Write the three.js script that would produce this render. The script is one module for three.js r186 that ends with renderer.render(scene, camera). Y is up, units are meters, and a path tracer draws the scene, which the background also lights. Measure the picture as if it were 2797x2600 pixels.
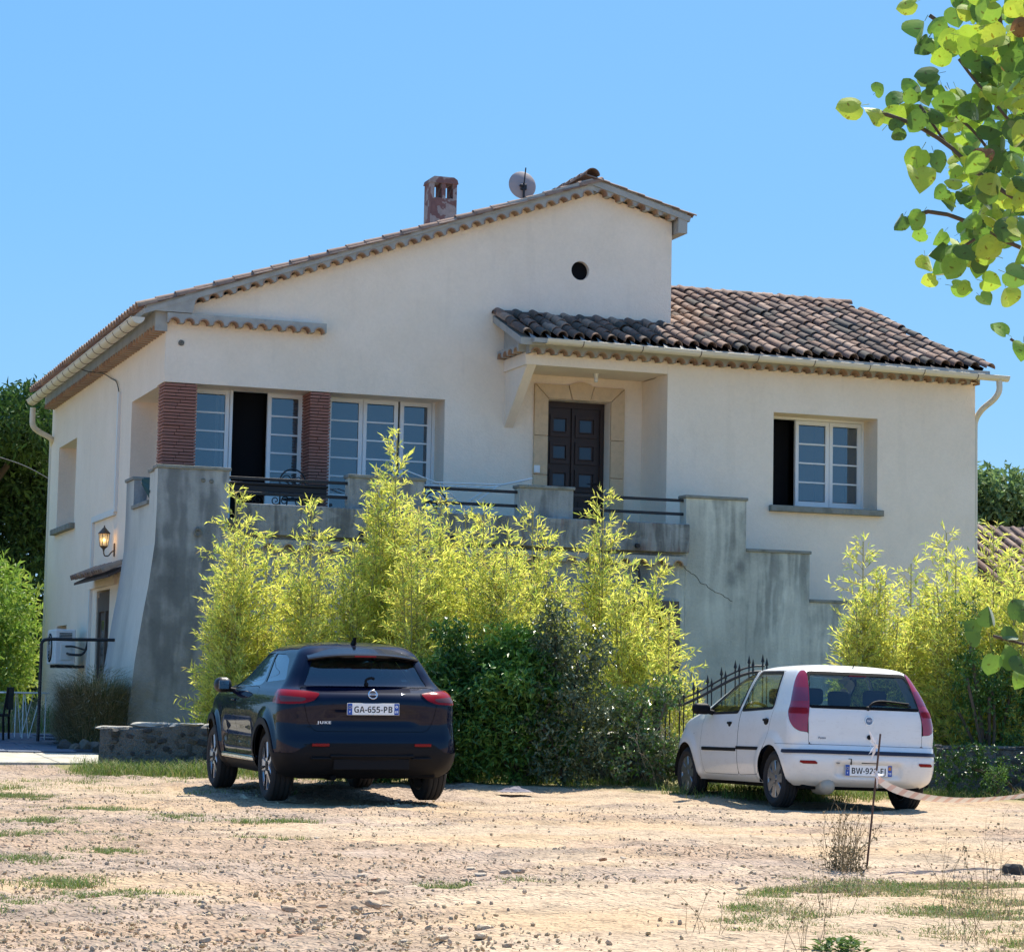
import * as THREE from 'three';
import { mergeGeometries } from 'three/addons/utils/BufferGeometryUtils.js';
import { RoundedBoxGeometry } from 'three/addons/geometries/RoundedBoxGeometry.js';

// ---------- camera, sky, sun, exposure ----------
const scene = new THREE.Scene();
const camera = new THREE.PerspectiveCamera(22.62, 1024 / 951, 0.3, 2000);
camera.position.set(-7.010, 1.06, 35.638);
camera.quaternion.setFromRotationMatrix(new THREE.Matrix4().makeBasis(
  new THREE.Vector3(0.941480, 0.019822, 0.336486),
  new THREE.Vector3(-0.050404, 0.995324, 0.082397),
  new THREE.Vector3(-0.333279, -0.094536, 0.938077)));
const renderer = new THREE.WebGLRenderer({ antialias: true });
renderer.setSize(1024, 951);
renderer.toneMapping = THREE.LinearToneMapping;
renderer.toneMappingExposure = 1.75;
renderer.shadowMap.enabled = true;

const SUN = new THREE.Vector3(0.355, 0.848, -0.392).normalize();
{
  const W = 256, H = 128, d = new Float32Array(W * H * 4);
  const stops = [[0, [0.42, 0.54, 0.64]], [0.05, [0.26, 0.43, 0.61]], [0.1, [0.175, 0.37, 0.60]], [0.2, [0.122, 0.315, 0.58]], [0.36, [0.08, 0.255, 0.54]], [0.6, [0.058, 0.20, 0.47]], [1, [0.045, 0.155, 0.415]]];
  for (let y = 0; y < H; y++) for (let x = 0; x < W; x++) {
    const el = ((y + 0.5) / H - 0.5) * Math.PI, az = ((x + 0.5) / W - 0.5) * 2 * Math.PI;
    // the pale horizon haze is forward-scattered sunlight, so the sky turned away from the sun keeps a deeper blue
    const dir = new THREE.Vector3(Math.cos(az) * Math.cos(el), Math.sin(el), Math.sin(az) * Math.cos(el)), away = Math.max(0, Math.min(1, 0.5 - dir.dot(SUN) * 0.9));
    let e = Math.max(0, Math.sin(el)); if (e < 0.24) e += (0.24 - e) * 0.75 * away;
    let k = 0; while (k < stops.length - 2 && e > stops[k + 1][0]) k++;
    const t = Math.min(1, (e - stops[k][0]) / (stops[k + 1][0] - stops[k][0]));
    const c = Math.max(0, dir.dot(SUN)), glow = 0.5 * Math.pow(c, 24) + 0.14 * Math.pow(c, 4);
    for (let i = 0; i < 3; i++) d[(y * W + x) * 4 + i] = stops[k][1][i] * (1 - t) + stops[k + 1][1][i] * t + glow * [1, 0.97, 0.92][i];
    d[(y * W + x) * 4 + 3] = 1;
  }
  const t = new THREE.DataTexture(d, W, H, THREE.RGBAFormat, THREE.FloatType);
  t.mapping = THREE.EquirectangularReflectionMapping; t.magFilter = THREE.LinearFilter; t.minFilter = THREE.LinearFilter; t.wrapS = THREE.RepeatWrapping; t.needsUpdate = true;
  scene.background = t; scene.environment = t;
}
const sun = new THREE.DirectionalLight(new THREE.Color(1, 0.94, 0.82), 5.0);
sun.name = 'sun'; sun.position.copy(SUN).multiplyScalar(80); sun.castShadow = true;
Object.assign(sun.shadow.camera, { left: -45, right: 45, top: 45, bottom: -45, near: 1, far: 200 });
sun.shadow.mapSize.set(4096, 4096); sun.shadow.radius = 1;
scene.add(sun); scene.add(sun.target);

// ---------- helpers ----------
const V = (x, y, z) => new THREE.Vector3(x, y, z);
const PI = Math.PI;
let seed = 1;
function reseed(s) { seed = s >>> 0; }
function rnd() { seed = (seed + 0x6d2b79f5) | 0; let t = Math.imul(seed ^ (seed >>> 15), 1 | seed); t = (t + Math.imul(t ^ (t >>> 7), 61 | t)) ^ t; return ((t ^ (t >>> 14)) >>> 0) / 4294967296; }
const rr = (a, b) => a + (b - a) * rnd();
const gauss = () => (rnd() + rnd() + rnd() + rnd() - 2) * 0.9;
const clamp = (x, a = 0, b = 1) => Math.max(a, Math.min(b, x));
const lerp = (a, b, t) => a + (b - a) * t;
const smooth = (a, b, x) => { const t = clamp((x - a) / (b - a)); return t * t * (3 - 2 * t); };
function hash3(x, y, z) { let h = Math.imul(x, 374761393) ^ Math.imul(y, 668265263) ^ Math.imul(z, 2147483647 - 374761); h = Math.imul(h ^ (h >>> 13), 1274126177); return ((h ^ (h >>> 16)) >>> 0) / 4294967296; }
function vnoise(x, y, z = 0, per = 0) {
  const xi = Math.floor(x), yi = Math.floor(y), zi = Math.floor(z), f = (t) => t * t * (3 - 2 * t);
  const u = f(x - xi), v = f(y - yi), w = f(z - zi), m = (a) => (per ? ((a % per) + per) % per : a);
  const h = (a, b, c) => hash3(m(xi + a), m(yi + b), zi + c);
  const l = (c) => lerp(lerp(h(0, 0, c), h(1, 0, c), u), lerp(h(0, 1, c), h(1, 1, c), u), v);
  return w === 0 ? l(0) : lerp(l(0), l(1), w);
}
function fbm(x, y, oct = 4, per = 0, z = 0) { let s = 0, a = 0.5, n = 0; for (let i = 0; i < oct; i++) { s += a * vnoise(x, y, z + i * 7, per); n += a; a *= 0.5; x *= 2; y *= 2; per *= 2; } return s / n; }

// a texture computed by f(u, v) -> [r, g, b] in linear 0..1 (srgb) or grey
function tex(w, h, f, { srgb = true, rx = 1, ry = 1 } = {}) {
  const d = new Uint8Array(w * h * 4), enc = (c) => (c <= 0.0031308 ? c * 12.92 : 1.055 * Math.pow(c, 1 / 2.4) - 0.055);
  for (let y = 0; y < h; y++) for (let x = 0; x < w; x++) {
    const c = f((x + 0.5) / w, (y + 0.5) / h), o = (y * w + x) * 4;
    for (let i = 0; i < 3; i++) { const q = clamp(typeof c === 'number' ? c : c[i]); d[o + i] = Math.round(255 * (srgb ? enc(q) : q)); }
    d[o + 3] = 255;
  }
  const t = new THREE.DataTexture(d, w, h, THREE.RGBAFormat);
  t.colorSpace = srgb ? THREE.SRGBColorSpace : THREE.NoColorSpace;
  t.magFilter = THREE.LinearFilter; t.minFilter = THREE.LinearMipmapLinearFilter; t.generateMipmaps = true;
  t.wrapS = t.wrapT = THREE.RepeatWrapping; t.repeat.set(rx, ry); t.needsUpdate = true;
  return t;
}
function canvasTex(w, h, draw) {
  const c = document.createElement('canvas'); c.width = w; c.height = h; draw(c.getContext('2d'), w, h);
  const t = new THREE.CanvasTexture(c); t.colorSpace = THREE.SRGBColorSpace; return t;
}
const rgb = (r, g, b) => new THREE.Color().setRGB(r, g, b);
const std = (color, roughness = 0.8, more = {}) => new THREE.MeshStandardMaterial({ color, roughness, metalness: 0, ...more });
const phys = (color, roughness, more = {}) => new THREE.MeshPhysicalMaterial({ color, roughness, metalness: 0, ...more });

const used = new Map();
function numbered(name) { const n = used.get(name) ?? 0; used.set(name, n + 1); return n ? name + '_' + String(n).padStart(3, '0') : name; }
function tag(o, label, category, group, kind) { if (label) o.userData.label = label; if (category) o.userData.category = category; if (group) o.userData.group = group; if (kind) o.userData.kind = kind; return o; }
function thing(name, label, category, [x, y, z] = [0, 0, 0], turn = 0, group) {
  const o = new THREE.Group(); o.name = numbered(name); o.position.set(x, y, z); o.rotation.y = turn; scene.add(o);
  return tag(o, label, category, group);
}
function mesh(name, geo, mat, parent = scene) {
  const m = new THREE.Mesh(Array.isArray(geo) ? merge(geo) : geo, mat);
  m.name = parent === scene ? numbered(name) : name; m.castShadow = m.receiveShadow = true; parent.add(m); return m;
}
function merge(list) {
  const any = list.some((g) => g.attributes.color);
  const gs = list.map((g) => {
    const n = g.index ? g.toNonIndexed() : g.clone();
    for (const k of Object.keys(n.attributes)) if (!['position', 'normal', 'uv', 'color'].includes(k)) n.deleteAttribute(k);
    if (!n.attributes.normal) n.computeVertexNormals();
    if (!n.attributes.uv) n.setAttribute('uv', new THREE.BufferAttribute(new Float32Array(n.attributes.position.count * 2), 2));
    if (any && !n.attributes.color) n.setAttribute('color', new THREE.BufferAttribute(new Float32Array(n.attributes.position.count * 3).fill(1), 3));
    n.morphAttributes = {}; return n;
  });
  return mergeGeometries(gs);
}
// uv in metres from the dominant axis of each face
function boxUV(g, ox = 0, oy = 0) {
  const n = g.index ? g.toNonIndexed() : g, p = n.attributes.position, uv = new Float32Array(p.count * 2), a = V(), b = V(), c = V();
  for (let i = 0; i < p.count; i += 3) {
    a.fromBufferAttribute(p, i); b.fromBufferAttribute(p, i + 1); c.fromBufferAttribute(p, i + 2);
    const nn = b.clone().sub(a).cross(c.clone().sub(a)), ax = Math.abs(nn.x), ay = Math.abs(nn.y), az = Math.abs(nn.z);
    [a, b, c].forEach((q, k) => { const [s, t] = ax >= ay && ax >= az ? [q.z, q.y] : ay >= az ? [q.x, q.z] : [q.x, q.y]; uv[(i + k) * 2] = s + ox; uv[(i + k) * 2 + 1] = t + oy; });
  }
  n.setAttribute('uv', new THREE.BufferAttribute(uv, 2)); return n;
}
function box(x0, x1, y0, y1, z0, z1, r = 0) {
  const w = Math.abs(x1 - x0), h = Math.abs(y1 - y0), d = Math.abs(z1 - z0);
  const g = r ? new RoundedBoxGeometry(w, h, d, 2, Math.min(r, w / 2.01, h / 2.01, d / 2.01)) : new THREE.BoxGeometry(w, h, d);
  g.translate((x0 + x1) / 2, (y0 + y1) / 2, (z0 + z1) / 2); return boxUV(g);
}
function tube(points, r, radial = 6, seg = 0, closed = false) {
  const c = points.length === 2 ? new THREE.LineCurve3(points[0], points[1]) : new THREE.CatmullRomCurve3(points, closed, 'centripetal');
  return new THREE.TubeGeometry(c, seg || (points.length === 2 ? 1 : points.length * 4), r, radial, closed);
}
function rod(a, b, r0, r1 = r0, n = 6) {
  const d = b.clone().sub(a), g = new THREE.CylinderGeometry(r1, r0, d.length(), n, 1);
  g.applyQuaternion(new THREE.Quaternion().setFromUnitVectors(V(0, 1, 0), d.clone().normalize())); g.translate((a.x + b.x) / 2, (a.y + b.y) / 2, (a.z + b.z) / 2); return g;
}
function bar(a, b, w, h) {   // box from a to b, w across, h up
  const d = b.clone().sub(a), g = new THREE.BoxGeometry(w, h, d.length());
  const z = d.clone().normalize(), x = V(0, 1, 0).cross(z).normalize(), y = z.clone().cross(x);
  g.applyMatrix4(new THREE.Matrix4().makeBasis(x, y, z)); g.translate((a.x + b.x) / 2, (a.y + b.y) / 2, (a.z + b.z) / 2); return boxUV(g);
}
function extrude(pts, depth, holes = [], bevel = 0) {   // shape in xy, from z = -depth to z = 0
  const s = new THREE.Shape(pts.map(([x, y]) => new THREE.Vector2(x, y)));
  for (const h of holes) s.holes.push(h.isPath || h.getPoints ? h : new THREE.Path(h.map(([x, y]) => new THREE.Vector2(x, y))));
  const g = new THREE.ExtrudeGeometry(s, { depth: depth - 2 * bevel, bevelEnabled: bevel > 0, bevelSize: bevel, bevelThickness: bevel, bevelSegments: 1, curveSegments: 20, bevelOffset: -bevel });
  g.translate(0, 0, -depth + bevel); return boxUV(g);
}
function tint(g, r, gg, b) { const n = g.attributes.position.count, a = new Float32Array(n * 3); for (let i = 0; i < n; i++) a.set([r, gg, b], i * 3); g.setAttribute('color', new THREE.BufferAttribute(a, 3)); return g; }
const xf = (g, m) => { const c = g.clone(); c.applyMatrix4(m); return c; };
const mat4 = (x, y, z, rx = 0, ry = 0, rz = 0, s = 1) => new THREE.Matrix4().compose(V(x, y, z), new THREE.Quaternion().setFromEuler(new THREE.Euler(rx, ry, rz)), typeof s === 'number' ? V(s, s, s) : s);
// raw triangle soup collector
class Soup {
  constructor() { this.p = []; this.n = []; this.c = []; this.u = []; }
  tri(a, b, c, col, n) {
    const nn = n || b.clone().sub(a).cross(c.clone().sub(a)).normalize();
    for (const q of [a, b, c]) { this.p.push(q.x, q.y, q.z); this.n.push(nn.x, nn.y, nn.z); if (col) this.c.push(col[0], col[1], col[2]); this.u.push(q.x, q.y); }
  }
  quad(a, b, c, d, col) { this.tri(a, b, c, col); this.tri(a, c, d, col); }
  geo() {
    const g = new THREE.BufferGeometry(), f = (a, k) => new THREE.BufferAttribute(new Float32Array(a), k);
    g.setAttribute('position', f(this.p, 3)); g.setAttribute('normal', f(this.n, 3)); g.setAttribute('uv', f(this.u, 2)); if (this.c.length) g.setAttribute('color', f(this.c, 3)); return g;
  }
}
// height of the ground: level where the cars stand, rising gently towards the house
const CAM = V(-7.01, 0, 35.638), FWD = V(0.3348, 0, -0.9423), RGT = V(0.9423, 0, 0.3348);
function groundAt(x, z) {
  const dx = x - CAM.x, dz = z - CAM.z, D = dx * FWD.x + dz * FWD.z, l = dx * RGT.x + dz * RGT.z;
  const rise = 0.032 * Math.max(0, D - 25) * (1 - 0.55 * smooth(-1, 6, l)) + 0.03;
  return Math.min(0.42, rise);
}
// ---------- materials of the setting ----------
const stuccoMap = tex(512, 512, (u, v) => {
  const n = fbm(u * 6, v * 6, 4, 6), f = fbm(u * 90, v * 90, 2, 90), st = smooth(0.62, 0.8, fbm(u * 22, v * 3, 3, 22, 3)) * 0.03;
  const k = 0.93 + 0.1 * n + 0.06 * (f - 0.5) - st; return [0.92 * k, 0.775 * k * (0.99 + 0.02 * n), 0.62 * k * (0.97 + 0.06 * n)];
}, { rx: 1 / 3.1, ry: 1 / 3.1 });
const grainBump = tex(256, 256, (u, v) => 0.5 * fbm(u * 60, v * 60, 2, 60) + 0.5 * fbm(u * 24, v * 24, 2, 24), { srgb: false, rx: 1 / 0.55, ry: 1 / 0.55 });
const M = {};
M.stucco = std(0xffffff, 0.93, { map: stuccoMap, bumpMap: grainBump, bumpScale: 0.006 });
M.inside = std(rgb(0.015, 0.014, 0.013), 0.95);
M.mortar = std(rgb(0.40, 0.395, 0.365), 0.95, { map: tex(256, 256, (u, v) => { const k = 0.72 + 0.5 * fbm(u * 8, v * 8, 4, 8); return [k, k, k]; }, { rx: 0.8, ry: 0.8 }), bumpMap: grainBump, bumpScale: 0.006 });
M.cap = std(rgb(0.26, 0.255, 0.225), 0.95, { map: tex(256, 256, (u, v) => { const k = 0.45 + 1.0 * fbm(u * 12, v * 12, 4, 12); return [k, k, k * 0.95]; }, { rx: 0.6, ry: 0.6 }), bumpMap: grainBump, bumpScale: 0.01 });
// rendered concrete of the terrace, with the dark runs of lichen that start below its copings
const TOPS = [[-1, 0.6, 4.3], [0.6, 7.72, 3.82], [7.72, 8.74, 4.28], [8.74, 9.84, 3.49], [9.84, 12, 2.74]];
const concreteMap = tex(1536, 640, (u, v) => {
  const x = u * 12 - 1, y = v * 4.5, t = TOPS.find((q) => x < q[1]) || TOPS[4], d = t[2] - y + 0.08 * (fbm(x * 9, y * 9, 2) - 0.5);
  const xw = x + 0.16 * (fbm(x * 1.7, y * 1.1, 3, 0, 70) - 0.5), col = 0.5 * fbm(xw * 3.7, y * 0.6, 4, 0, 5) + 0.25 * fbm(xw * 15, y * 1.2, 3, 0, 15) + 0.25 * fbm(xw * 6, y * 5, 4, 0, 18), len = 0.2 + 2.0 * Math.pow(vnoise(xw * 2.7, 1.5), 1.5) + (x < 0.6 ? 1.8 : 0);
  const run = smooth(0.40, 0.62, col) * smooth(len + 0.7, len - 0.6, d + 1.1 * (fbm(xw * 11, y * 1.8, 4) - 0.5));
  const cloud = fbm(x * 1.1, y * 1.1, 5, 0, 9), grain = fbm(x * 40, y * 40, 2), damp = smooth(0.48, 0.64, fbm(x * 0.9, y * 0.8, 5, 0, 40)) * 0.16;
  const pale = smooth(0.52, 0.72, fbm(xw * 8, y * 0.5, 4, 0, 21)) * smooth(2.9, 0.6, d) * 0.2;
  const k = (0.72 + 0.42 * cloud + 0.12 * (grain - 0.5) - damp) * (1 - 0.46 * run) + pale * (1 - 0.5 * run);
  const st = smooth(7.2, 7.9, x + 0.3 * cloud), b0 = lerp(0.36, 0.62, st);
  return [b0 * k, b0 * (1.005 - 0.03 * st) * k * (1 + 0.03 * run), b0 * (0.95 - 0.12 * st) * k * (1 + 0.06 * run)];
}, { rx: 1 / 12, ry: 1 / 4.5 });
M.concrete = std(0xffffff, 0.95, { map: concreteMap, bumpMap: grainBump, bumpScale: 0.008 });
const beamMap = tex(1024, 128, (u, v) => {
  const x = u * 8, y = v * 0.6, xw = x + 0.05 * fbm(x * 4, y * 5, 3), col = 0.6 * fbm(xw * 7, y * 1.2, 4, 0, 31) + 0.4 * fbm(xw * 24, y * 3, 3, 0, 35), rust = smooth(0.46, 0.68, fbm(xw * 2.6, y * 2.2, 5, 0, 44) * 0.6 + 0.4 * fbm(xw * 15, y * 2, 3, 0, 46)) * smooth(3.4, 5.2, x) * 0.85;
  const scar = smooth(0.62, 0.66, fbm(x * 3.1, y * 5, 5, 0, 61)) * smooth(0.3, 0.1, Math.abs(y - 0.42)), run = smooth(0.4, 0.66, col), k = 0.86 + 0.35 * fbm(x * 12, y * 12, 4) - 0.5 * run + 0.22 * scar;
  return [lerp(0.27 * k, 0.22 * k, rust), lerp(0.27 * k, 0.15 * k, rust), lerp(0.255 * k, 0.13 * k, rust)];
}, { rx: 1 / 8, ry: 1 / 0.6 });
M.beam = std(0xffffff, 0.95, { map: beamMap, bumpMap: grainBump, bumpScale: 0.01 });
const mottle = tex(256, 256, (u, v) => { const n = fbm(u * 7, v * 7, 4, 7), s = smooth(0.55, 0.7, fbm(u * 11, v * 11, 3, 11, 5)); const k = 0.62 + 0.7 * n; return [k * (1 - 0.25 * s), k * (1 - 0.2 * s), k * (1 - 0.15 * s)]; }, { rx: 2.2, ry: 2.2 });
M.tiles = [[0.27, 0.165, 0.115], [0.22, 0.13, 0.09], [0.31, 0.205, 0.15], [0.15, 0.098, 0.074], [0.24, 0.155, 0.118], [0.37, 0.25, 0.18]].map((c) => std(rgb(...c), 0.9, { map: mottle }));
M.tileLichen = [[0.12, 0.088, 0.07], [0.15, 0.10, 0.075], [0.10, 0.085, 0.07], [0.17, 0.11, 0.08]].map((c) => std(rgb(...c), 0.95, { map: mottle }));
M.tileEdge = [[0.38, 0.24, 0.16], [0.42, 0.28, 0.185], [0.33, 0.21, 0.15]].map((c) => std(rgb(...c), 0.9, { map: mottle }));
M.tileDark = std(rgb(0.08, 0.055, 0.045), 0.95, { map: mottle });
M.bricks = [[0.34, 0.15, 0.108], [0.32, 0.14, 0.10], [0.36, 0.16, 0.115], [0.30, 0.132, 0.098]].map((c) => std(rgb(...c), 0.92));
M.brickJoint = std(rgb(0.09, 0.055, 0.045), 1);
M.white = std(rgb(0.80, 0.80, 0.78), 0.45);
M.pvc = std(rgb(0.72, 0.70, 0.66), 0.55);
M.gutter = std(rgb(0.70, 0.63, 0.52), 0.5, { map: tex(256, 64, (u, v) => { const k = 0.82 + 0.3 * fbm(u * 24, v * 4, 4, 24); return [k, k, k * 0.96]; }, { rx: 0.5, ry: 1 }) });
M.glass = phys(rgb(0.23, 0.275, 0.31), 0.02, { transmission: 1, thickness: 0, ior: 1.7, metalness: 0.5 });
M.stone = std(rgb(0.68, 0.49, 0.30), 0.9, { map: tex(256, 256, (u, v) => { const k = 0.85 + 0.25 * fbm(u * 16, v * 16, 4, 16); return [k, k, k]; }), bumpMap: grainBump, bumpScale: 0.006 });
M.doorWood = std(rgb(0.03, 0.013, 0.009), 0.55, { map: tex(128, 256, (u, v) => { const k = 0.6 + 0.8 * fbm(u * 24, v * 3, 4, 24); return [k, k, k]; }) });
M.oldWood = std(rgb(0.13, 0.10, 0.08), 0.85, { map: tex(128, 256, (u, v) => { const k = 0.5 + 1.0 * fbm(u * 30, v * 4, 4, 30); return [k, k, k]; }) });
M.iron = std(rgb(0.018, 0.018, 0.022), 0.5, { metalness: 0.3 });
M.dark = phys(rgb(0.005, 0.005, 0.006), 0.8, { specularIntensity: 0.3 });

// ---------- clay tiles and tiled cornices ----------
function halfTube(len, r0, r1, th, n = 8) {   // along +z from 0 to len, arch upwards
  const s = new Soup(), P = (r, a, z) => V(Math.cos(a) * r, Math.sin(a) * r, z);
  for (let i = 0; i < n; i++) {
    const a = PI * i / n, b = PI * (i + 1) / n;
    s.quad(P(r1, a, 0), P(r0, a, len), P(r0, b, len), P(r1, b, 0));
    s.quad(P(r1 - th, b, 0), P(r0 - th, b, len), P(r0 - th, a, len), P(r1 - th, a, 0));
    s.quad(P(r0 - th, a, len), P(r0 - th, b, len), P(r0, b, len), P(r0, a, len));
    s.quad(P(r1, a, 0), P(r1, b, 0), P(r1 - th, b, 0), P(r1 - th, a, 0));
  }
  for (const z of [0, len]) for (const a of [0, PI]) { const r = z ? r0 : r1, q = [P(r - th, a, z), P(r, a, z)]; void q; }
  const g = s.geo(), p = g.attributes.position, m = g.attributes.normal, v = V();
  for (let i = 0; i < p.count; i++) { v.fromBufferAttribute(m, i); if (Math.abs(v.z) < 0.5) { const out = v.x * p.getX(i) + v.y * p.getY(i) > 0 ? 1 : -1; const l = Math.hypot(p.getX(i), p.getY(i)); m.setXYZ(i, out * p.getX(i) / l, out * p.getY(i) / l, 0); } }
  for (let i = 0; i < p.count; i++) g.attributes.uv.setXY(i, p.getX(i), p.getZ(i));
  return g;
}
const TILE = [0, 1, 2].map((k) => halfTube(0.44, 0.088 + 0.003 * k, 0.074 + 0.002 * k, 0.014, 8));
const CORNICE = halfTube(0.2, 0.088, 0.088, 0.016, 8);
const pick = (a) => a[Math.floor(rnd() * a.length)];
// Mortar band of a tiled cornice: runs along x from 0 to len, projects from z = 0 to z = depth, its lower edge scalloped over the tile ends
function cornice(parent, len, depth, bandH, m4, pitch = 0.225, r = 0.088) {
  const n = Math.max(1, Math.round(len / pitch)), p = len / n, pts = [[0, bandH], [0, 0]];
  for (let i = 0; i < n; i++) { const c = (i + 0.5) * p; for (let k = 0; k <= 10; k++) { const a = PI - PI * k / 10; pts.push([c + Math.cos(a) * (r - 0.001), Math.sin(a) * (r - 0.001)]); } }
  pts.push([len, 0], [len, bandH]);
  const g = extrude(pts.reverse(), depth - 0.012); g.translate(0, 0, depth - 0.012); g.applyMatrix4(m4);
  mesh('cornice_band', g, M.mortar, parent);
  for (let i = 0; i < n; i++) {
    const t = mesh('cornice_tile', CORNICE, pick(M.tileEdge), parent);
    t.applyMatrix4(m4.clone().multiply(mat4((i + 0.5) * p, 0, depth - 0.2 + rr(-0.006, 0.006))));
  }
}

// ---------- the house ----------
reseed(11);
const house = thing('house', 'cream stucco two-storey house with clay tiled roofs and a raised front terrace', 'house');
{
  // front gable wall
  const oculus = new THREE.Path(); oculus.absarc(6.76, 8.06, 0.155, 0, PI * 2, true);
  mesh('wall', extrude([[0, 5.81], [4.5, 5.81], [4.5, 3.6], [8.37, 3.6], [8.37, 9.0], [6.85, 9.42], [0, 6.88]], 0.55, [oculus, [[6.24, 3.64], [6.24, 5.93], [7.32, 5.93], [7.32, 3.64]]]), M.stucco, house);
  mesh('wall', box(0, 8.37, 0, 3.6, -0.55, 0), M.stucco, house);
  mesh('attic_back', new THREE.CylinderGeometry(0.154, 0.154, 0.02, 32).rotateX(PI / 2).translate(6.76, 8.06, -0.1), M.dark, house);
  // left side wall, drawn in (z, y) and turned
  const side = extrude([[-0.55, 0], [-0.55, 3.6], [-2.62, 3.6], [-2.62, 5.79], [-0.55, 5.79], [-0.55, 6.86], [-10.8, 6.86], [-10.8, 0]].map(([z, y]) => [z, y]), 0.5,
    [[[-10.1, 4.17], [-10.1, 5.74], [-8.03, 5.74], [-8.03, 4.17]], [[-5.3, 0], [-5.3, 2.81], [-4.05, 2.81], [-4.05, 0.01]].map(([a, b]) => [a, Math.max(b, 0.02)]), [[-9.58, 1.75], [-9.58, 2.31], [-8.44, 2.31], [-8.44, 1.75]]]);
  side.applyMatrix4(new THREE.Matrix4().set(0, 0, -1, 0, 0, 1, 0, 0, 1, 0, 0, 0, 0, 0, 0, 1));   // (z, y, -d) -> (d, y, z)
  { const ix = side.attributes.position, nm = side.attributes.normal; void ix; void nm; }
  side.computeVertexNormals(); mesh('wall', boxUV(side), M.stucco, house);
  mesh('wall', box(0, 13.4, 0, 6.86, -11.1, -10.8), M.stucco, house);
  mesh('wall', box(8.07, 8.37, 6.3, 8.7, -10.8, -0.55), M.stucco, house);          // flank of the gable above the lower roof
  mesh('wall', box(13.15, 13.47, 0, 6.55, -10.8, 1.05 - 0.4), M.stucco, house);
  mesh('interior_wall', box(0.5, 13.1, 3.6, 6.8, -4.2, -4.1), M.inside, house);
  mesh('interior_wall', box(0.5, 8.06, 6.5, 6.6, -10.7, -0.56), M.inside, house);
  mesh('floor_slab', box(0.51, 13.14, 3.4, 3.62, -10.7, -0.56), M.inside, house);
  // right wing, whose front stands 1.05 m proud of the gable
  mesh('wall', extrude([[7.88, 0], [13.47, 0], [13.47, 6.5], [7.88, 6.5]], 0.49, [[[9.75, 4.3], [9.75, 5.81], [11.64, 5.81], [11.64, 4.3]]]).translate(0, 0, 1.05), M.stucco, house);
  mesh('wall', box(7.88, 8.3, 0, 6.3, 0.003, 0.56), M.stucco, house);
  // porch: beam, ceiling, bracket
  mesh('porch_beam', [box(5.47, 7.878, 6.31, 6.52, 0.0, 1.05)], M.stucco, house);
  mesh('porch_gable_end', extrude([[0, 6.5], [1.05, 6.5], [1.05, 6.62], [0, 7.1]], 0.22).applyMatrix4(new THREE.Matrix4().set(0, 0, -1, 5.47, 0, 1, 0, 0, 1, 0, 0, 0.003, 0, 0, 0, 1)), M.mortar, house);
  { const b = extrude([[0, 6.31], [1.03, 6.31], [0, 5.42]], 0.15).applyMatrix4(new THREE.Matrix4().set(0, 0, -1, 5.5, 0, 1, 0, 0, 1, 0, 0, 0, 0, 0, 0, 1)); mesh('porch_bracket', b, M.stucco, house); }
  const bulb = mesh('porch_lamp', [rod(V(6.85, 6.31, 0.55), V(6.85, 6.22, 0.55), 0.045, 0.03, 10), new THREE.SphereGeometry(0.035, 10, 8).translate(6.85, 6.2, 0.55)], M.pvc, house); void bulb;
  // door surround of cut stone, each block its own piece
  const S = (pts) => mesh('surround_stone', extrude(pts, 0.05, [], 0.004).translate(0, 0, 0.046), M.stone, house);
  S([[6.0, 3.64], [6.235, 3.64], [6.235, 4.69], [6.0, 4.69]]); S([[6.0, 4.7], [6.235, 4.7], [6.235, 5.32], [6.0, 5.32]]); S([[6.0, 5.33], [6.235, 5.33], [6.235, 5.93], [6.0, 6.16]]);
  S([[7.325, 3.64], [7.56, 3.64], [7.56, 4.69], [7.325, 4.69]]); S([[7.325, 4.7], [7.56, 4.7], [7.56, 5.3], [7.325, 5.3]]); S([[7.325, 5.31], [7.56, 5.31], [7.56, 6.16], [7.325, 5.93]]);
  S([[6.008, 6.165], [6.24, 5.938], [6.64, 5.938], [6.575, 6.165]]); S([[6.96, 5.938], [7.32, 5.938], [7.552, 6.165], [7.03, 6.165]]);
  { const pts = [[6.65, 5.93], [6.95, 5.93], [7.02, 6.17]]; for (let k = 0; k <= 8; k++) { const a = k / 8; pts.push([lerp(7.0, 6.605, a), 6.17 + 0.06 * Math.sin(PI * a)]); } pts.push([6.585, 6.17]); mesh('keystone', extrude(pts, 0.06, [], 0.005).translate(0, 0, 0.056), M.stone, house); }
  mesh('doorbell', [box(6.0, 6.1, 4.72, 4.84, 0.05, 0.075, 0.008), box(6.02, 6.08, 4.74, 4.77, 0.075, 0.08)], M.white, house);
  // front door with six panes
  const door = mesh('front_door', [box(6.24, 7.32, 3.64, 5.93, -0.31, -0.27), box(6.24, 6.33, 3.64, 5.93, -0.27, -0.24), box(7.25, 7.32, 3.64, 5.93, -0.27, -0.24), box(6.33, 7.25, 5.83, 5.93, -0.27, -0.24), box(6.75, 6.78, 3.66, 5.83, -0.27, -0.235)], M.doorWood, house);
  for (const px of [[6.38, 6.72], [6.82, 7.2]]) for (const py of [5.36, 4.92, 4.47]) {
    const [a, b] = px, c = (a + b) / 2 - 0.01, w = 0.1;
    mesh('door_panel', [box(a, b, py, py + 0.06, -0.27, -0.245), box(a, b, py + 0.3, py + 0.36, -0.27, -0.245), box(a, a + 0.06, py + 0.06, py + 0.3, -0.27, -0.245), box(b - 0.06, b, py + 0.06, py + 0.3, -0.27, -0.245), box(c - w - 0.02, c + w + 0.02, py + 0.07, py + 0.085, -0.27, -0.238)], M.doorWood, door);
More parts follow.
